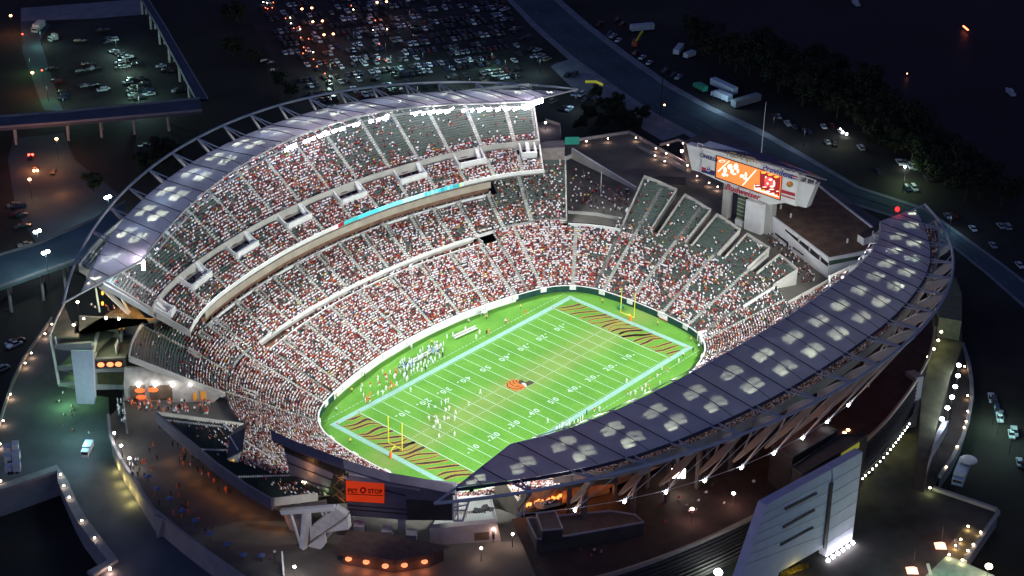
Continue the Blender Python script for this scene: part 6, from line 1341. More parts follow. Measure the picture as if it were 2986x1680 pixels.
# slanted white blades and front with the orange window band
hC = vplane(at(k1((570, 985))[0], 26), at(k1((1010, 965))[0], 26))
polyon('front_wall', hC, k1, [(570, 975), (1010, 962), (1000, 1100), (1250, 1095), (1600, 1190), (1590, 1340), (640, 1360), (600, 1100)], mat('front_wall', (.30, .29, .27), .8), cb, 1.)
polyon('window_band', hC, k1, [(640, 1010), (975, 1000), (978, 1075), (645, 1095)], M_dkwall, cb, .3, .2)
for x in (705, 820, 925): blobh(hC, k1, x, 1048-(x-705)*.03, 44, 30, emi('orange_window', (1., .28, .10), 2.2), cb, .6, 12, 'orange_window')
for A in ([(655, 1150), (990, 1150), (995, 1300), (665, 1290)], [(1045, 1140), (1230, 1135), (1235, 1285), (1060, 1280)]): polyon('opening', hC, k1, A, mat('olive_dark', (.07, .06, .025), .8), cb, .3, .3)
for A in ([(660, 690), (700, 700), (640, 960), (595, 970)], [(970, 640), (990, 660), (975, 755), (945, 755)], [(925, 790), (935, 840), (905, 915), (885, 880)]):
    P_ = [at(p, 26+.2) for p in k1(*A)]; mb = MB(); mb.prism([p[:2] for p in P_], 26, 28.4); mb.build('white_blade', [M_white], cb)
# pale end wall under the middle deck with orange lit doorways, at plaza level
hE = vplane(at(kG((940, 128))[0], PZ), at(kG((1600, 138))[0], PZ))
polyon('end_wall', hE, lambda *p: list(p), k1((990, 1290), (1000, 1090), (1250, 1088), (1600, 1190), (2230, 1395), (2200, 1447))+kG((1600, 140), (940, 128)), mat('end_wall_render', (.40, .36, .32), .8), cb, 1.)
for A in ([(975, 22), (1085, 8), (1088, 120), (985, 122)], [(1120, 18), (1292, 10), (1295, 122), (1128, 122)]): polyon('doorway', hE, kG, A, M_roofb, cb, .3, .3)
for A in ([(1450, 70), (1475, 70), (1478, 125), (1452, 125)], [(1505, 55), (1545, 60), (1545, 120), (1508, 122)]): polyon('doorway', hE, kG, A, emi('amber_door', (1, .4, .06), .25), cb, .2, .3)
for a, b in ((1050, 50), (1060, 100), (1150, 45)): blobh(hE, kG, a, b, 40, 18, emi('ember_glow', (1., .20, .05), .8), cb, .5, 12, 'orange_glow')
for a, b in ((1040, 15), (1167, 12), (1293, 10), (1428, 5)): p = hE(kG((a, b))[0], .8); MB().sphere((0, 0, 0), .38, 8).build('wall_light', [M_gloww], cb, loc=p); lamp('wall_glow', 'POINT', tuple(p+Vector(hE.n)*1.2), 160, (1, .9, .9), parent=cb, shadow_soft_size=.3)
for a, b in ((490, 480), (770, 460), (930, 470)): p = hB(k1((a, b))[0], 1.0); MB().sphere((0, 0, 0), .42, 8).build('wall_light', [M_gloww], cb, loc=p); lamp('wall_glow', 'POINT', tuple(p+Vector(hB.n)*1.2), 300, (.8, 1., .7), parent=cb, shadow_soft_size=.3)
for (a, b), lb in (((413, 265), 'pink lamp high on the dark corner terrace, above the other'), ((365, 550), 'pink lamp on the corner terrace, near its left rim')): post_lamp(k1((a, b))[0], 31.5, M_glow, lb, h=3, r=.45, power=500, col=(1, .65, .5), name='globe_lamp')
# terrace rim, big white trusses of the deck end, orange light beneath
MB().tube(AT(32.6, k1((245, 285), (150, 470), (60, 690), (110, 950), (170, 1280))[:3]), .35, 6).build('terrace_rim', [M_steel], cb)
MB().tube([at(k1((60, 690))[0], 32.5), tuple(hw4(k1((130, 1050))[0], .5)), tuple(hw4(k1((172, 1290))[0], .5))], .25, 6).build('corner_post', [M_steel], cb)
for A in ([(245, 285, 46.5), (60, 690, 32.5)],):
    pass
gb = RL
def db(px0, z0, px1, z1, w_, nm='deck_end_truss', m=None): MB().bar(at(k1(px0)[0], z0), at(k1(px1)[0], z1), w_).build(nm, [m or M_steel], GL)
db((720, 45), 45.5, (1430, 450), 32.5, 1.3); db((690, 50), 45.2, (1050, 395), 32.5, 1.2); db((950, 190), 41, (1055, 385), 32.5, .5); db((640, 80), 46, (690, 380), 32, .5)
for a, b in ((1000, 330), (1150, 330), (740, 280), (1250, 420)): x, y, z = at(k1((a, b))[0], 34); lamp('orange_glow', 'POINT', (x, y, 34.5), 500, (1, .42, .06), shadow_soft_size=.6)
lamp('terrace_light', 'POINT', at(k1((400, 600))[0], 36), 900, (.6, 1., .5), shadow_soft_size=.8); lamp('terrace_light', 'POINT', at(k1((700, 380))[0], 37), 900, (.8, .9, .5), shadow_soft_size=.8); lamp('terrace_light', 'POINT', at(k1((800, 800))[0], 30), 500, (.9, 1., .6), shadow_soft_size=.8)
for a, b in ((725, 150), (725, 280)): p = at(k1((a, b))[0], 34); MB().sphere((0, 0, 0), .45, 6, 1.6).build('amber_light', [emi('amber', (1, .4, .05), 2.5)], cb, loc=p)
lamp('green_wash', 'POINT', at(kG((470, 90))[0], 12), 1800, (.35, 1., .4), shadow_soft_size=1); lamp('green_wash', 'POINT', at(kG((560, 250))[0], 16), 2600, (.4, .95, .8), shadow_soft_size=2); lamp('teal_wash', 'POINT', at(kG((600, 420))[0], 18), 2600, (.45, .85, 1), shadow_soft_size=2)
# corner low parapet with people queueing
MB().ribbon(AT(PZ, kG((935, 10), (930, 130), (940, 250), (958, 375))), .5, 1.2).build('queue_parapet', [M_rail], label='short pale curved wall with a queue of people left of it', cat='parapet wall')
# ------------------------------------------------------------------ right side: terrace, facade, tower slab
TZ = 20.
def rp_(s, d, z): return P3(s, d, z)
mb = MB(); mb.strip([rp_(s, 40.2, TZ) for s in np.linspace(.338, .655, 50)], [rp_(s, 70.6, TZ) for s in np.linspace(.338, .655, 50)]); mb.build('right_terrace', [mat('terrace_paving', (.045, .030, .027), .9, var=.2, scale=.2)], kind='structure')
fcd = empty('curved_facade', label='dark curved outer facade with thin horizontal louvres and a row of tiny white lights', cat='facade')
fs = np.linspace(.372, .648, 44); mb = MB(); mb.strip([rp_(s, 71, TZ+.8) for s in fs], [rp_(s, 71.2, 9.0) for s in fs]); mb.build('glazing', [M_dkwall], fcd)
M_lou = mat('louvre_metal', (.07, .06, .06), .6)
for k in range(9):
    z = 9.6+k*1.25; MB().ribbon([rp_(s, 71.5, z) for s in fs], .5, .16).build('louvre', [M_lou], fcd)
MB().ribbon([rp_(s, 71.2, TZ) for s in np.linspace(.350, .648, 48)], .6, 1.2).build('parapet', [M_rk], fcd)
mb = MB(); mb.strip([rp_(s, 66, 9) for s in fs], [rp_(s, 66, 4) for s in fs]); mb.strip([rp_(s, 71.2, 9.0) for s in fs], [rp_(s, 66, 9.0) for s in fs]); mb.build('undercroft_wall', [mat('undercroft', (.30, .30, .16), .8)], fcd)
for s in np.linspace(.40, .50, 9): x, y, z = rp_(s, 70, 4); MB().box((x, y, 6.5), (1.4, 1.4, 5)).build('undercroft_column', [M_dkwall], fcd)
for s in np.linspace(.405, .47, 17):
    p = rp_(s, 72.4, 9.2); MB().box((0, 0, 0), (.24, .24, .4)).build('tiny_light', [M_gloww], fcd, loc=p)
for s in (.405, .42, .435, .45, .465): lamp('yellow_green_light', 'POINT', rp_(s, 68.6, 8), 550, (.85, .95, .25), parent=fcd, shadow_soft_size=.4)
ew = vplane(at(kV((505, 410))[0], 21.5), at(kV((538, 405))[0], 21.5)); e_ = AT(21.5, kV((503, 412), (538, 406)))
MB().prism([e_[0][:2], e_[1][:2], (e_[1][0]+1.5, e_[1][1]+4), (e_[0][0]+1.5, e_[0][1]+4)], 4, 21.5).build('end_pylon', [M_rail], fcd)
# ground levels on the right
RZ = 4.
rail = AT(RZ, kV((668, 0), (690, 80), (690, 280), (715, 360), (726, 430), (728, 500), (712, 590), (690, 660), (650, 740), (600, 812)))+AT(RZ, kR((690, 275), (1085, 410), (1100, 430), (890, 735), (1000, 900)))
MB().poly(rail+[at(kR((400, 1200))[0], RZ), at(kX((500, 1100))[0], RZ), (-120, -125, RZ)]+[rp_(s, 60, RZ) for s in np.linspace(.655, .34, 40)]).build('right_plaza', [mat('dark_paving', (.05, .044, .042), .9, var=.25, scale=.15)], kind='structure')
for seg, lb in ((rail[2:10], 'long curved pale parapet with small lamps at the right of the nearer roof'), (rail[10:13], 'straight pale parapet across the lower right corner'), (rail[12:14], 'pale parapet running down beside the lit lower right steps')):
    mb = MB(); mb.ribbon(seg, 1.1, 1.0); mb.strip(seg, [(p[0], p[1], G0) for p in seg]); mb.build('parapet', [M_rail], label=lb, cat='parapet wall')
for a, b in [(700, 368), (712, 484), (712, 546), (706, 586), (698, 610), (670, 686), (627, 768)]: post_lamp(kV((a, b))[0], RZ+.4, M_glow, 'small warm lamp on the curved parapet at the right', 'lamps of the curved right parapet', h=1.0, r=.3, power=160, col=(1, .6, .35), name='wall_lamp')
for i, (a, b) in enumerate([(677, 363), (673, 405), (663, 448), (650, 490), (632, 533), (610, 577)]): post_lamp(kV((a, b))[0], RZ, M_gloww, 'very bright white floodlight on a mast', 'line of white floodlights right of the dark roof', h=13, r=.72, power=600, col=(.75, .9, 1.), name='flood_mast')
for i, (a, b) in enumerate([(607, 230), (595, 264), (577, 298), (553, 330)]): post_lamp(kV((a, b))[0], 14, M_glow, 'pink globe lamp on the green lit upper walkway', 'four pink globe lamps on the upper walkway', h=4, r=.45, power=160, col=(.8, .9, .4), name='globe_lamp')
# upper walkway east of the roof, end stairs and the pale blade
uw = AT(14, kV((590, 20), (668, 20), (690, 90), (690, 290), (640, 420), (600, 560), (555, 750), (510, 730), (535, 410), (500, 400), (500, 330), (560, 160)))
MB().poly([(p[0], p[1], 14) for p in uw]).build('upper_walkway', [mat('green_paving', (.10, .10, .06), .9, var=.25, scale=.2)], kind='structure')
mb = MB(); mb.strip([(p[0], p[1], RZ) for p in uw[4:8]], uw[4:8]); mb.build('walkway_wall', [M_dkwall], label='dark wall dropping below the green lit upper walkway', cat='wall')
pb = AT(14.2, kV((553, 757), (578, 690), (620, 620), (636, 590), (612, 590), (585, 640))); MB().prism([p[:2] for p in pb], 11, 14.8).build('pale_blade', [mat('pale_blade', (.42, .42, .48), .7)], label='long pale blade-shaped canopy beside the white floodlights', cat='canopy')
pl_ = hv2 = at(kV((650, 155))[0], 18); MB().box((0, 0, 0), (3.2, 1.0, 4.2), .5).build('lit_doorway', [emi('door_amber', (1, .6, .18), 2.5)], loc=pl_, label='glowing amber doorway in the dark corner right of the roof tip', cat='doorway')
MB().prism([p[:2] for p in AT(22, kV((560, 20), (660, 0), (690, 60), (690, 175), (600, 160)))], RZ, 21).build('corner_annex', [mat('annex_green', (.09, .10, .075), .9)], label='dull greenish flat-roofed annex behind the far tip of the nearer roof', cat='building')
# roof plant boxes
for pts, z0, z1, lb in ((kT((700, 530), (985, 358), (1170, 432), (852, 622)), 22, 32, 'dark flat-roofed box under the outriggers, behind the large slotted slab'), (kT((850, 690), (1190, 460), (1385, 462), (915, 742)), 20, 31, 'dark louvred box directly above the large slotted slab')):
    g = empty('plant_box', label=lb, cat='building'); P_ = AT(z1, pts); MB().prism([p[:2] for p in P_], z0-10, z1).build('box', [M_dkwall], g); MB().poly([(p[0], p[1], z1+.05) for p in P_]).build('roof', [mat('dim_roof', (.085, .065, .06), .9)], g); MB().ribbon(P_+[P_[0]], .4, .5).build('roof_edge', [M_lou], g)
    if 'louvred' in lb: MB().ribbon(AT(29, kT((1195, 625), (1320, 545))), .3, 1.6).build('lit_louvre', [emi('lime_light', (.6, .6, .08), .25)], g)
for pts, z1, lb in ((kU((250, 482), (690, 440), (820, 460), (870, 500), (490, 568), (330, 590), (300, 588)), 24, 'low dark flat roof with a pale edge, lower centre'), (kU((298, 455), (398, 440), (438, 535), (330, 545)), 27, 'small dark raised box with a pale rim on the low dark roof')):
    g = empty('roof_box', label=lb, cat='building'); P_ = AT(z1, pts); MB().prism([p[:2] for p in P_], 14 if z1 == 24 else 23.8, z1).build('box', [M_dkwall], g); MB().poly([(p[0], p[1], z1+.05) for p in P_]).build('roof', [mat('dim_roof', (.10, .075, .068), .9)], g); MB().ribbon(P_+[P_[0]], .35, .45).build('roof_edge', [M_lav], g)
# big pale slab with slots
hS = vplane(at(kX((742, 622))[0], RZ), at(kX((602, 716))[0], RZ)); ts = empty('slotted_slab', label='tall pale blue slab with slanting slots and white lights at its foot', cat='tower')
M_slab = mat('slab_render', (.58, .58, .70), .8, var=.04, scale=.4)
polyon('left_panel', hS, kX, [(275, 434), (632, 238), (628, 320), (590, 660), (345, 800), (300, 1000), (80, 1000)], M_slab, ts, 2.5)
polyon('right_panel', hS, kX, [(636, 236), (800, 145), (770, 400), (742, 622), (602, 716), (608, 655), (640, 320)], M_slab, ts, 2.5, .3)
polyon('slot', hS, kX, [(626, 318), (642, 314), (604, 664), (588, 668)], M_black, ts, .2, .5)
for t in (.14, .28, .42, .56, .70, .84):
    for A in ([(275-t*135+4, 434+t*385), (632-t*45, 238+t*425)], [(638-t*36, 238+t*478), (798-t*56, 147+t*476)]):
        a, b = [hS(v, .42) for v in kX(*A)]; MB().bar(a, b, .07).build('panel_joint', [M_rail], ts)
for A in ([(380, 452), (553, 366), (555, 374), (384, 464)], [(370, 550), (540, 456), (543, 466), (372, 562)], [(358, 645), (532, 550), (534, 560), (358, 657)]): polyon('slot', hS, kX, A, M_black, ts, .2, .4)
for i in range(6):
    a = (612+i*27, 733-i*19); p = hS(kX(a)[0], 1.5); MB().sphere((0, 0, 0), .5, 10).build('foot_light', [M_gloww], ts, loc=p); lamp('foot_glow', 'POINT', tuple(p+Vector(hS.n)*.9+Vector((0, 0, .5))), 110, (1, .85, .95), parent=ts, shadow_soft_size=.4)
# plants glowing yellow below the slab, lamps and lit steps at the bottom right
mb = MB()
for _ in range(420):
    t = random.random(); p = Vector(at(kX((355+150*t, 800-60*t+random.uniform(0, 30)))[0], RZ+1.2)); s_ = .35; a = Vector((random.gauss(0, 1), random.gauss(0, 1), random.gauss(0, 1))).normalized()*s_; b = a.cross(Vector((random.gauss(0, 1), 1, .3))).normalized()*s_; mb.quad(p-a, p-b, p+a, p+b)
mb.build('hedge', [mat('hedge_leaf', (.12, .10, .02), .8, col2=(.22, .16, .03), scale=2)], label='yellow lit hedge at the foot of the pale slab', cat='hedge')
lamp('hedge_light', 'POINT', at(kX((430, 800))[0], RZ+3), 700, (1, .8, .2), shadow_soft_size=.5)
for (a, b), lb in (((740, 615), 'bright pinkish floodlit tent light, upper of two at the bottom right'), ((562, 770), 'bright pinkish floodlit tent light, lower of two at the bottom right')):
    x, y, z = at(kR((a, b))[0], RZ+1); g = empty('floodlit_stand', (x, y, RZ), .7, lb, 'stand'); MB().add([(-1.5, -1.5, .2), (1.5, -1.5, .2), (1.5, 1.5, .2), (-1.5, 1.5, .2), (0, 0, 1.6)], [(0, 1, 4), (1, 2, 4), (2, 3, 4), (3, 0, 4)]).build('tent', [M_glowt if 'M_glowt' in globals() else emi('tent_glow', (1, .5, .36), 2.2)], g)
    MB().tube([(0, 0, 0), (0, 0, 7)], .1, 5).build('pole', [M_black], g); MB().bar((-4, -4, 2), (-1, -3.5, 3.4), .8, .15).build('banner', [mat('banner', (.6, .4, .35), .7)], g); lamp('tent_light', 'POINT', (0, -1.5, 3.2), 600, (1, .45, .32), parent=g, shadow_soft_size=.5)
for a, b in [(912, 508), (990, 545), (865, 590), (835, 628), (945, 622), (910, 660), (793, 686), (876, 720)]: post_lamp(kR((a, b))[0], RZ+.4, M_glow, 'small warm lamp along the lower right steps', 'lamps along the lower right steps', h=1.0, r=.34, power=200, col=(1, .7, .35), name='step_lamp')
P_ = AT(RZ+.05, kR((900, 490), (1000, 540), (880, 735), (790, 690), (780, 640))); MB().poly([(p[0], p[1], RZ+.1) for p in P_]).build('lit_steps', [mat('step_stone', (.10, .085, .05), .9)], kind='structure')
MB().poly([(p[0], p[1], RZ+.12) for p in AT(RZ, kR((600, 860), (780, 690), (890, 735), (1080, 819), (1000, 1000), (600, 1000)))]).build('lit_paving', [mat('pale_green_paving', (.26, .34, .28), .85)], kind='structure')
for a, b in ((800, 760), (700, 800), (900, 800)): lamp('paving_glow', 'POINT', at(kR((a, b))[0], RZ+9), 2200, (.5, 1., .75), shadow_soft_size=1)
post_lamp(kR((1042, 760))[0], G0, M_glow, 'big warm lamp alone in the dark lower right corner', h=9, r=1.0, power=900, col=(1, .7, .5)); post_lamp(kR((672, 266))[0], RZ, M_glow, 'small yellow-green lamp where two parapets meet at the lower right', h=2, r=.35, power=260, col=(.8, 1, .4))
post_lamp(kX((15, 800))[0], RZ, M_gloww, 'bright white lamp at the bottom edge left of the pale slab', h=8, r=1.2, power=2500, col=(.7, 1, .8))
for f, a, b in ((kU, 1126, 428), (kU, 1345, 345), (kX, 208, 305)): post_lamp(f((a, b))[0], TZ, M_glow if (a, b) != (208, 305) else M_white, 'pink globe lamp on the dark right terrace' if (a, b) != (208, 305) else 'unlit pale globe lamp on the dark right terrace', 'pink globe lamps of the right terrace' if (a, b) != (208, 305) else None, h=4, r=.5, power=420 if (a, b) != (208, 305) else 0, col=(1, .55, .5), name='globe_lamp')
# raker foot lights: a white fitting at the foot of each raker beam with orange light on the beam
for x in NODES[1:-2]:
    r = ringp(x); nv = Vector((x, r[1]+31.2, 0)).normalized(); p = Vector((r[0], r[1], 0))-nv*13.6; p = Vector((p.x-1.5, -p.y-1.4, 34.2))
    lamp('plate_glow', 'POINT', (r[0]-nv.x*5, -(r[1]-nv.y*5), r[2]-5.5), 150, (1, .62, .45), parent=RR, shadow_soft_size=.6)
    if x < 20:
        MB().sphere((0, 0, 0), .38, 8).build('foot_light', [M_gloww], RR, loc=p); t_ = Vector((r[0], -r[1], r[2]))
        lamp('raker_light', 'SPOT', p+Vector((0, 0, .7)), 1400, (1., .45, .2), tuple(t_), RR, spot_size=R(34), spot_blend=.5, shadow_soft_size=.3)
    lamp('raker_orange', 'POINT', (p.x+3, p.y+5, 37), 160, (1, .22, .04), parent=RR, shadow_soft_size=.5)
MB().strip([P3(s, 8.9, 5.6) for s in np.linspace(.6475, .70, 14)], [P3(s, 30, 5.6) for s in np.linspace(.6475, .70, 14)]).build('service_ramp', [M_plaza], kind='structure')
MB().ribbon([P3(.6473, d, 5) for d in np.linspace(9, 27, 8)], .5, 10).build('stand_end_wall', [M_tan], bowl)
# lit snack counters under the right stand, a glowing screen
cs = empty('snack_counter', label='long row of glowing orange snack counters under the near end of the dark roof', cat='counter')
A = AT(22, kU((215, 425), (330, 400), (450, 372), (560, 345), (685, 312)))
mb = MB(); mb.ribbon([(p[0], p[1], p[2]-1.6) for p in A], .6, 1.2); mb.build('counter_front', [M_roofb], cs)
M_fire = emi('counter_light', (1., .30, .06), 2.6); 
for i in range(52):
    t = i/52*(len(A)-1); k = int(t); p = Vector(A[k]).lerp(Vector(A[min(k+1, len(A)-1)]), t-k)
    if random.random() < .75: MB().box((0, 0, 0), (random.uniform(.4, 1.1), .5, random.uniform(.3, .8)), .4).build('interior_glow_panel', [M_fire], cs, loc=(p.x+.6, p.y+.6, 22.4+random.uniform(-.5, .4)))  # added glowing panels stand for the orange light of the interior
for p in A: lamp('counter_glow', 'POINT', (p[0]-2, p[1]-2, 23.5), 350, (1, .35, .08), parent=cs, shadow_soft_size=.5)
MB().ribbon([(p[0]+1, p[1]+1, 21) for p in A], .3, 4.5).build('back_wall', [M_brown], cs)
p = at(kU((1043, 238))[0], 25); MB().box((0, 0, 0), (.4, 4.6, 2.8), .7).build('lit_screen', [emi('white_screen', (1, .95, .9), 6)], loc=p, label='small bright white screen under the outriggers', cat='screen')
lamp('screen_light', 'POINT', (p[0]-2, p[1]-3, 23), 500, (1, .9, .75), shadow_soft_size=.5)
for a, b in ((940, 215), (900, 235), (1245, 425), (1220, 445)): p = at(kT((a, b))[0], 32 if b < 300 else 20); MB().sphere((0, 0, 0), .6, 6).build('amber_light', [M_glowo], loc=p, label='small amber light among the outriggers of the dark roof' if b < 300 else 'small orange light on the dark right terrace', cat='light', group='amber lights among the outriggers' if b < 300 else 'orange lights on the terrace')
# obstruction light on the far tip of the nearer roof
p = at(kF((1625, 130))[0], 51); MB().sphere((0, 0, 0), .75, 10).build('red_beacon', [emi('beacon_red', (1, .01, .01), 6)], RR, loc=p)
p = at(kB((2415, 790))[0], 8); post_lamp(kB((2415, 790))[0], G0, M_glowo, 'small orange lamp by the roadside behind the stadium', h=8, r=.45)
for a, b, c in ((2385, 710, 865),): p = at(kB((a, c))[0], G0); MB().tube([(p[0], p[1], G0), (p[0], p[1], 17)], .25, 6).build('dark_pole', [M_black], label='tall dark pole beside the riverside road, left of the video board', cat='pole')
# yellow strip lit fence by the road
A = AT(1, kB((1820, 622), (1900, 622), (1950, 645))); MB().ribbon(A, .6, 1.0).build('yellow_barrier', [emi('yellow_strip', (.6, .6, .05), .35)], label='curved yellow barrier on the grass behind the roof tip', cat='barrier')

# ------------------------------------------------------------------ people walking in the concourses
def sprinkle(P_, n, z, label, group, kits=('k', 'r', 'd', 'w', 'o', 'k', 'b'), stuff=False):
    xs = [p[0] for p in P_]; ys = [p[1] for p in P_]; k = 0
    for _ in range(n*40):
        if k >= n: break
        x, y = random.uniform(min(xs), max(xs)), random.uniform(min(ys), max(ys))
        if inpoly((x, y), P_) and stuff: CROWD.append((x, y, z, 0, 1)); k += 1
        elif inpoly((x, y), P_): kt = random.choice(kits); person(x, y, z, random.choice(('stand', 'run')), kt, label.format(DES2[kt]), group+' in '+DES2[kt], sc=1.08); k += 1
DES2 = {'k': 'dark clothes', 'r': 'a red shirt', 'd': 'a white shirt', 'w': 'white', 'o': 'orange', 'b': 'a blue shirt'}
sprinkle(AT(PZ, kG((960, 140), (1590, 150), (1600, 240), (1200, 230), (1000, 200))), 66, PZ, 'person in {} on the concourse at the left corner', 'people on the near left concourse', ('k', 'r', 'd', 'k', 'r', 'o'))
sprinkle(AT(PZ, kG((850, 120), (930, 120), (950, 370), (890, 330))), 22, PZ, 'person in {} queueing behind the short curved wall', 'people queueing behind the short wall', ('k', 'd', 'w'))
sprinkle(AT(PZ, kG((1190, 330), (1290, 420), (1500, 620), (1800, 850), (1700, 860), (1350, 600))), 26, PZ, 'person in {} by the orange lit wall of the end block', 'people by the orange lit wall', ('k', 'k', 'r', 'o'))
sprinkle(AT(PZ, kG((900, 400), (1200, 480), (1500, 1000), (1900, 1400), (1700, 1350), (1200, 950))), 26, PZ, 'person in {} out on the brown plaza', 'people out on the brown plaza', ('k', 'k', 'o'))
sprinkle(AT(PZ, kG((960, 590), (1050, 590), (1050, 720), (970, 700))), 14, PZ, 'person in {} in a cluster by the curved parapet', 'people clustered by the curved parapet', ('k', 'k', 'd'))
sprinkle(AT(PZ, k4((1110, 1030), (1500, 850), (1900, 930), (1830, 1240), (1450, 1200), (1110, 1180))), 85, PZ, 'person in {} standing at the far left concourse', 'people at the far left concourse', ('r', 'd', 'k', 'w', 'r', 'o'), stuff=True)
sprinkle(AT(PZ, k4((1150, 600), (1900, 800), (1500, 850), (1120, 1000))), 18, PZ, 'person in {} on the open far plaza', 'people on the open far plaza', ('r', 'd', 'k'), stuff=True)
sprinkle(AT(PZ, k5((1830, 520), (1950, 540), (2250, 800), (2420, 950), (2500, 1150), (2300, 1180), (2150, 900), (1950, 700))), 70, PZ, 'person in {} walking behind the end blocks below the video board', 'people behind the far end blocks', ('r', 'd', 'k', 'w', 'r', 'k'), stuff=True)
sprinkle(AT(8, kG((420, 20), (560, 130), (700, 400), (500, 450), (420, 200))), 12, 8, 'person in {} on the dark left promenade', 'people on the left promenade', ('k', 'd'), stuff=True)
sprinkle(AT(31.5, k1((450, 300), (900, 350), (1300, 430), (800, 420))), 12, 31.5, 'person in {} on the dark corner terrace', 'people on the corner terrace', ('k', 'd', 'o'), stuff=True)
sprinkle([rp_(s, d, TZ)[:2] for s, d in ((.655, 52), (.56, 54), (.56, 66), (.655, 66))], 24, TZ, 'person in {} on the dark right terrace', 'people on the dark right terrace', ('k', 'k', 'd', 'r'), stuff=True)
# ------------------------------------------------------------------ the crowd
TV = np.array([(-.23, -.12, .42), (.23, -.12, .42), (.23, .14, .42), (-.23, .14, .42), (-.25, -.09, .96), (.25, -.09, .96), (.25, .12, .96), (-.25, .12, .96),
               (0, -.02, .93), (.14, -.02, 1.1), (0, .13, 1.1), (-.14, -.02, 1.1), (0, -.17, 1.1), (0, -.02, 1.27),
               (-.2, -.1, .40), (.2, -.1, .40), (.2, -.1, .54), (-.2, -.1, .54), (-.22, -.56, .40), (.22, -.56, .40), (.22, -.56, .53), (-.22, -.56, .53), (-.2, -.58, .02), (.2, -.58, .02)], float)
TF = [(0, 1, 5, 4), (1, 2, 6, 5), (2, 3, 7, 6), (3, 0, 4, 7), (4, 5, 6, 7), (17, 16, 20, 21)[::-1], (18, 19, 20, 21)[::-1], (22, 23, 19, 18), (14, 17, 21, 18), (15, 19, 20, 16)]
TT = [(8, 9, 10), (8, 10, 11), (8, 11, 12), (8, 12, 9), (13, 10, 9), (13, 11, 10), (13, 12, 11), (13, 9, 12)]
SH = np.array([(.95, .88, .90), (.84, .82, .88), (.80, .74, .72), (.42, .03, .03), (.20, .012, .014), (.62, .07, .03), (.70, .16, .04), (.05, .04, .04), (.10, .06, .06), (.55, .36, .28), (.35, .10, .09), (.30, .32, .38), (.06, .08, .22), (.75, .55, .12), (.20, .12, .10)])
SP = np.array([.27, .10, .11, .08, .09, .05, .025, .05, .07, .06, .08, .02, .02, .015, .04]); SP /= SP.sum()
HD = np.array([(.10, .05, .03), (.42, .22, .15), (.50, .28, .20), (.85, .85, .85), (.30, .05, .03), (.04, .03, .03)]); HP = np.array([.3, .24, .16, .12, .1, .08])
LG = np.array([(.05, .06, .10), (.12, .10, .09), (.35, .30, .25), (.03, .03, .03)])
C_ = np.array([c[:3] for c in CROWD]); n = len(C_)
def facing(x, y):
    return math.atan2(-y*(1 if abs(y) > 20 else .3)*1.3, -x*.8 if abs(x) > 55 else -x*.25)+math.pi/2
Cn = C_; STN = np.array([len(c) > 4 for c in CROWD]); print('crowd', n)
ang = np.array([facing(a, b) for a, b in Cn[:, :2]])+rng.normal(0, .15, n); ca, sa = np.cos(ang), np.sin(ang); sc = rng.uniform(.92, 1.12, n)*1.0; stand = (rng.rand(n) < .06) | STN
V = TV[None]*sc[:, None, None]; Z = V[:, :, 2]+stand[:, None]*.35
VX = V[:, :, 0]*ca[:, None]-V[:, :, 1]*sa[:, None]+Cn[:, 0:1]; VY = V[:, :, 0]*sa[:, None]+V[:, :, 1]*ca[:, None]+Cn[:, 1:2]; VZ = Z+Cn[:, 2:3]
allv = np.stack([VX, VY, VZ], 2).reshape(-1, 3); k = len(TV)
nf = len(TF)+len(TT); li = np.array([i for f in TF for i in f]+[i for f in TT for i in f]); lt = np.array([4]*len(TF)+[3]*len(TT)); nl = len(li)
me = bpy.data.meshes.new('crowd'); me.vertices.add(n*k); me.vertices.foreach_set('co', allv.ravel()); me.loops.add(n*nl); me.loops.foreach_set('vertex_index', (li[None]+np.arange(n)[:, None]*k).ravel().astype(np.int32))
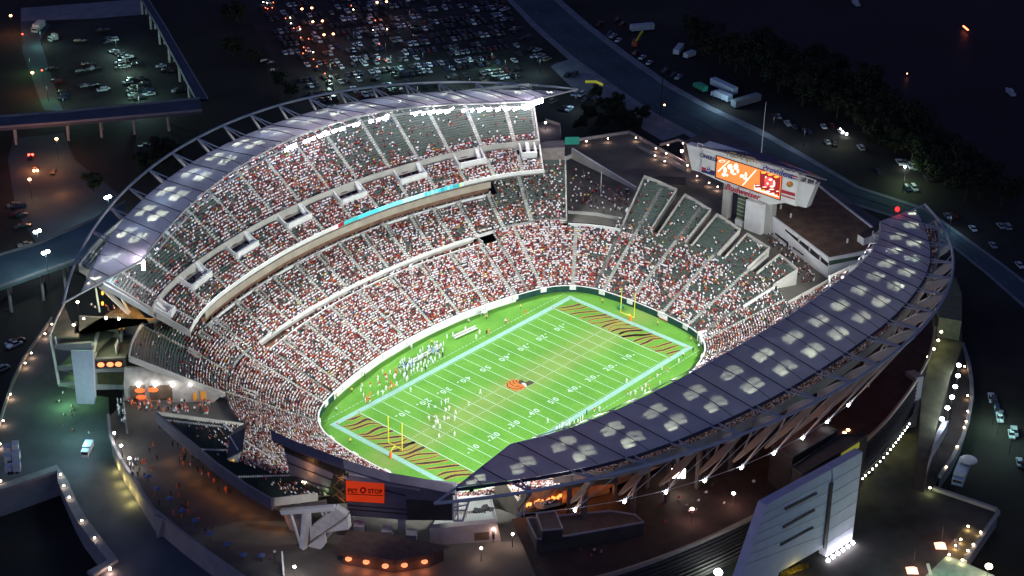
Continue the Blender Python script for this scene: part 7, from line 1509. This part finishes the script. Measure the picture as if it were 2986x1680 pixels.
me.polygons.add(n*nf); ls = np.r_[0, np.cumsum(lt)[:-1]]; me.polygons.foreach_set('loop_start', (ls[None]+np.arange(n)[:, None]*nl).ravel().astype(np.int32)); me.polygons.foreach_set('loop_total', np.tile(lt, n).astype(np.int32)); me.update(calc_edges=True)
ct = np.ones((n, k, 4)); ct[:, 0:8, :3] = SH[rng.choice(len(SH), n, p=SP)][:, None]*rng.uniform(.8, 1.1, (n, 1, 1)); ct[:, 8:14, :3] = HD[rng.choice(len(HD), n, p=HP)][:, None]; ct[:, 14:, :3] = LG[rng.choice(len(LG), n)][:, None]
at_ = me.color_attributes.new('tint', 'FLOAT_COLOR', 'POINT'); at_.data.foreach_set('color', np.clip(ct, 0, 1).ravel().astype(np.float32)); me.materials.append(M_people)
o = bpy.data.objects.new('crowd', me); COL.objects.link(o); tag(o, 'dense crowd of spectators filling the stands, in white, red and orange', 'crowd', kind='stuff')

# ------------------------------------------------------------------ repeats that share a label are told apart by their order from the left
ONES = ['', 'first', 'second', 'third', 'fourth', 'fifth', 'sixth', 'seventh', 'eighth', 'ninth', 'tenth', 'eleventh', 'twelfth', 'thirteenth', 'fourteenth', 'fifteenth', 'sixteenth', 'seventeenth', 'eighteenth', 'nineteenth']
def ordn(n):
    if n < 20: return ONES[n]
    t = ['', '', 'twent', 'thirt', 'fort', 'fift', 'sixt', 'sevent', 'eight', 'ninet'][n//10]
    return t+'ieth' if n % 10 == 0 else t+'y-'+ONES[n % 10]
byl = {}
for o in scn.objects:
    if o.parent is None and o.get('label') and o.get('category'): byl.setdefault(o['label'], []).append(o)
for lb, os_ in byl.items():
    if 1 < len(os_) < 99:
        os_.sort(key=lambda o: pj(o.location)[0]); k = len(os_)
        for i, o in enumerate(os_):
            q_ = ('leftmost' if i == 0 else 'rightmost' if i == k-1 else ordn(i+1)+' from the left') if k > 2 else ('the left one', 'the right one')[i]
            new = lb+', '+q_
            if len(new.replace(',', ' ').split()) <= 16: o['label'] = new
            elif len(lb.split()) <= 14 and i: o['label'] = lb+', '+ordn(i+1)+' along'
            else: o['label'] = lb

for o in scn.objects:
    if o.get('label') and len(str(o['label']).replace(',', ' ').split()) > 16: print('LONG', o['label'])
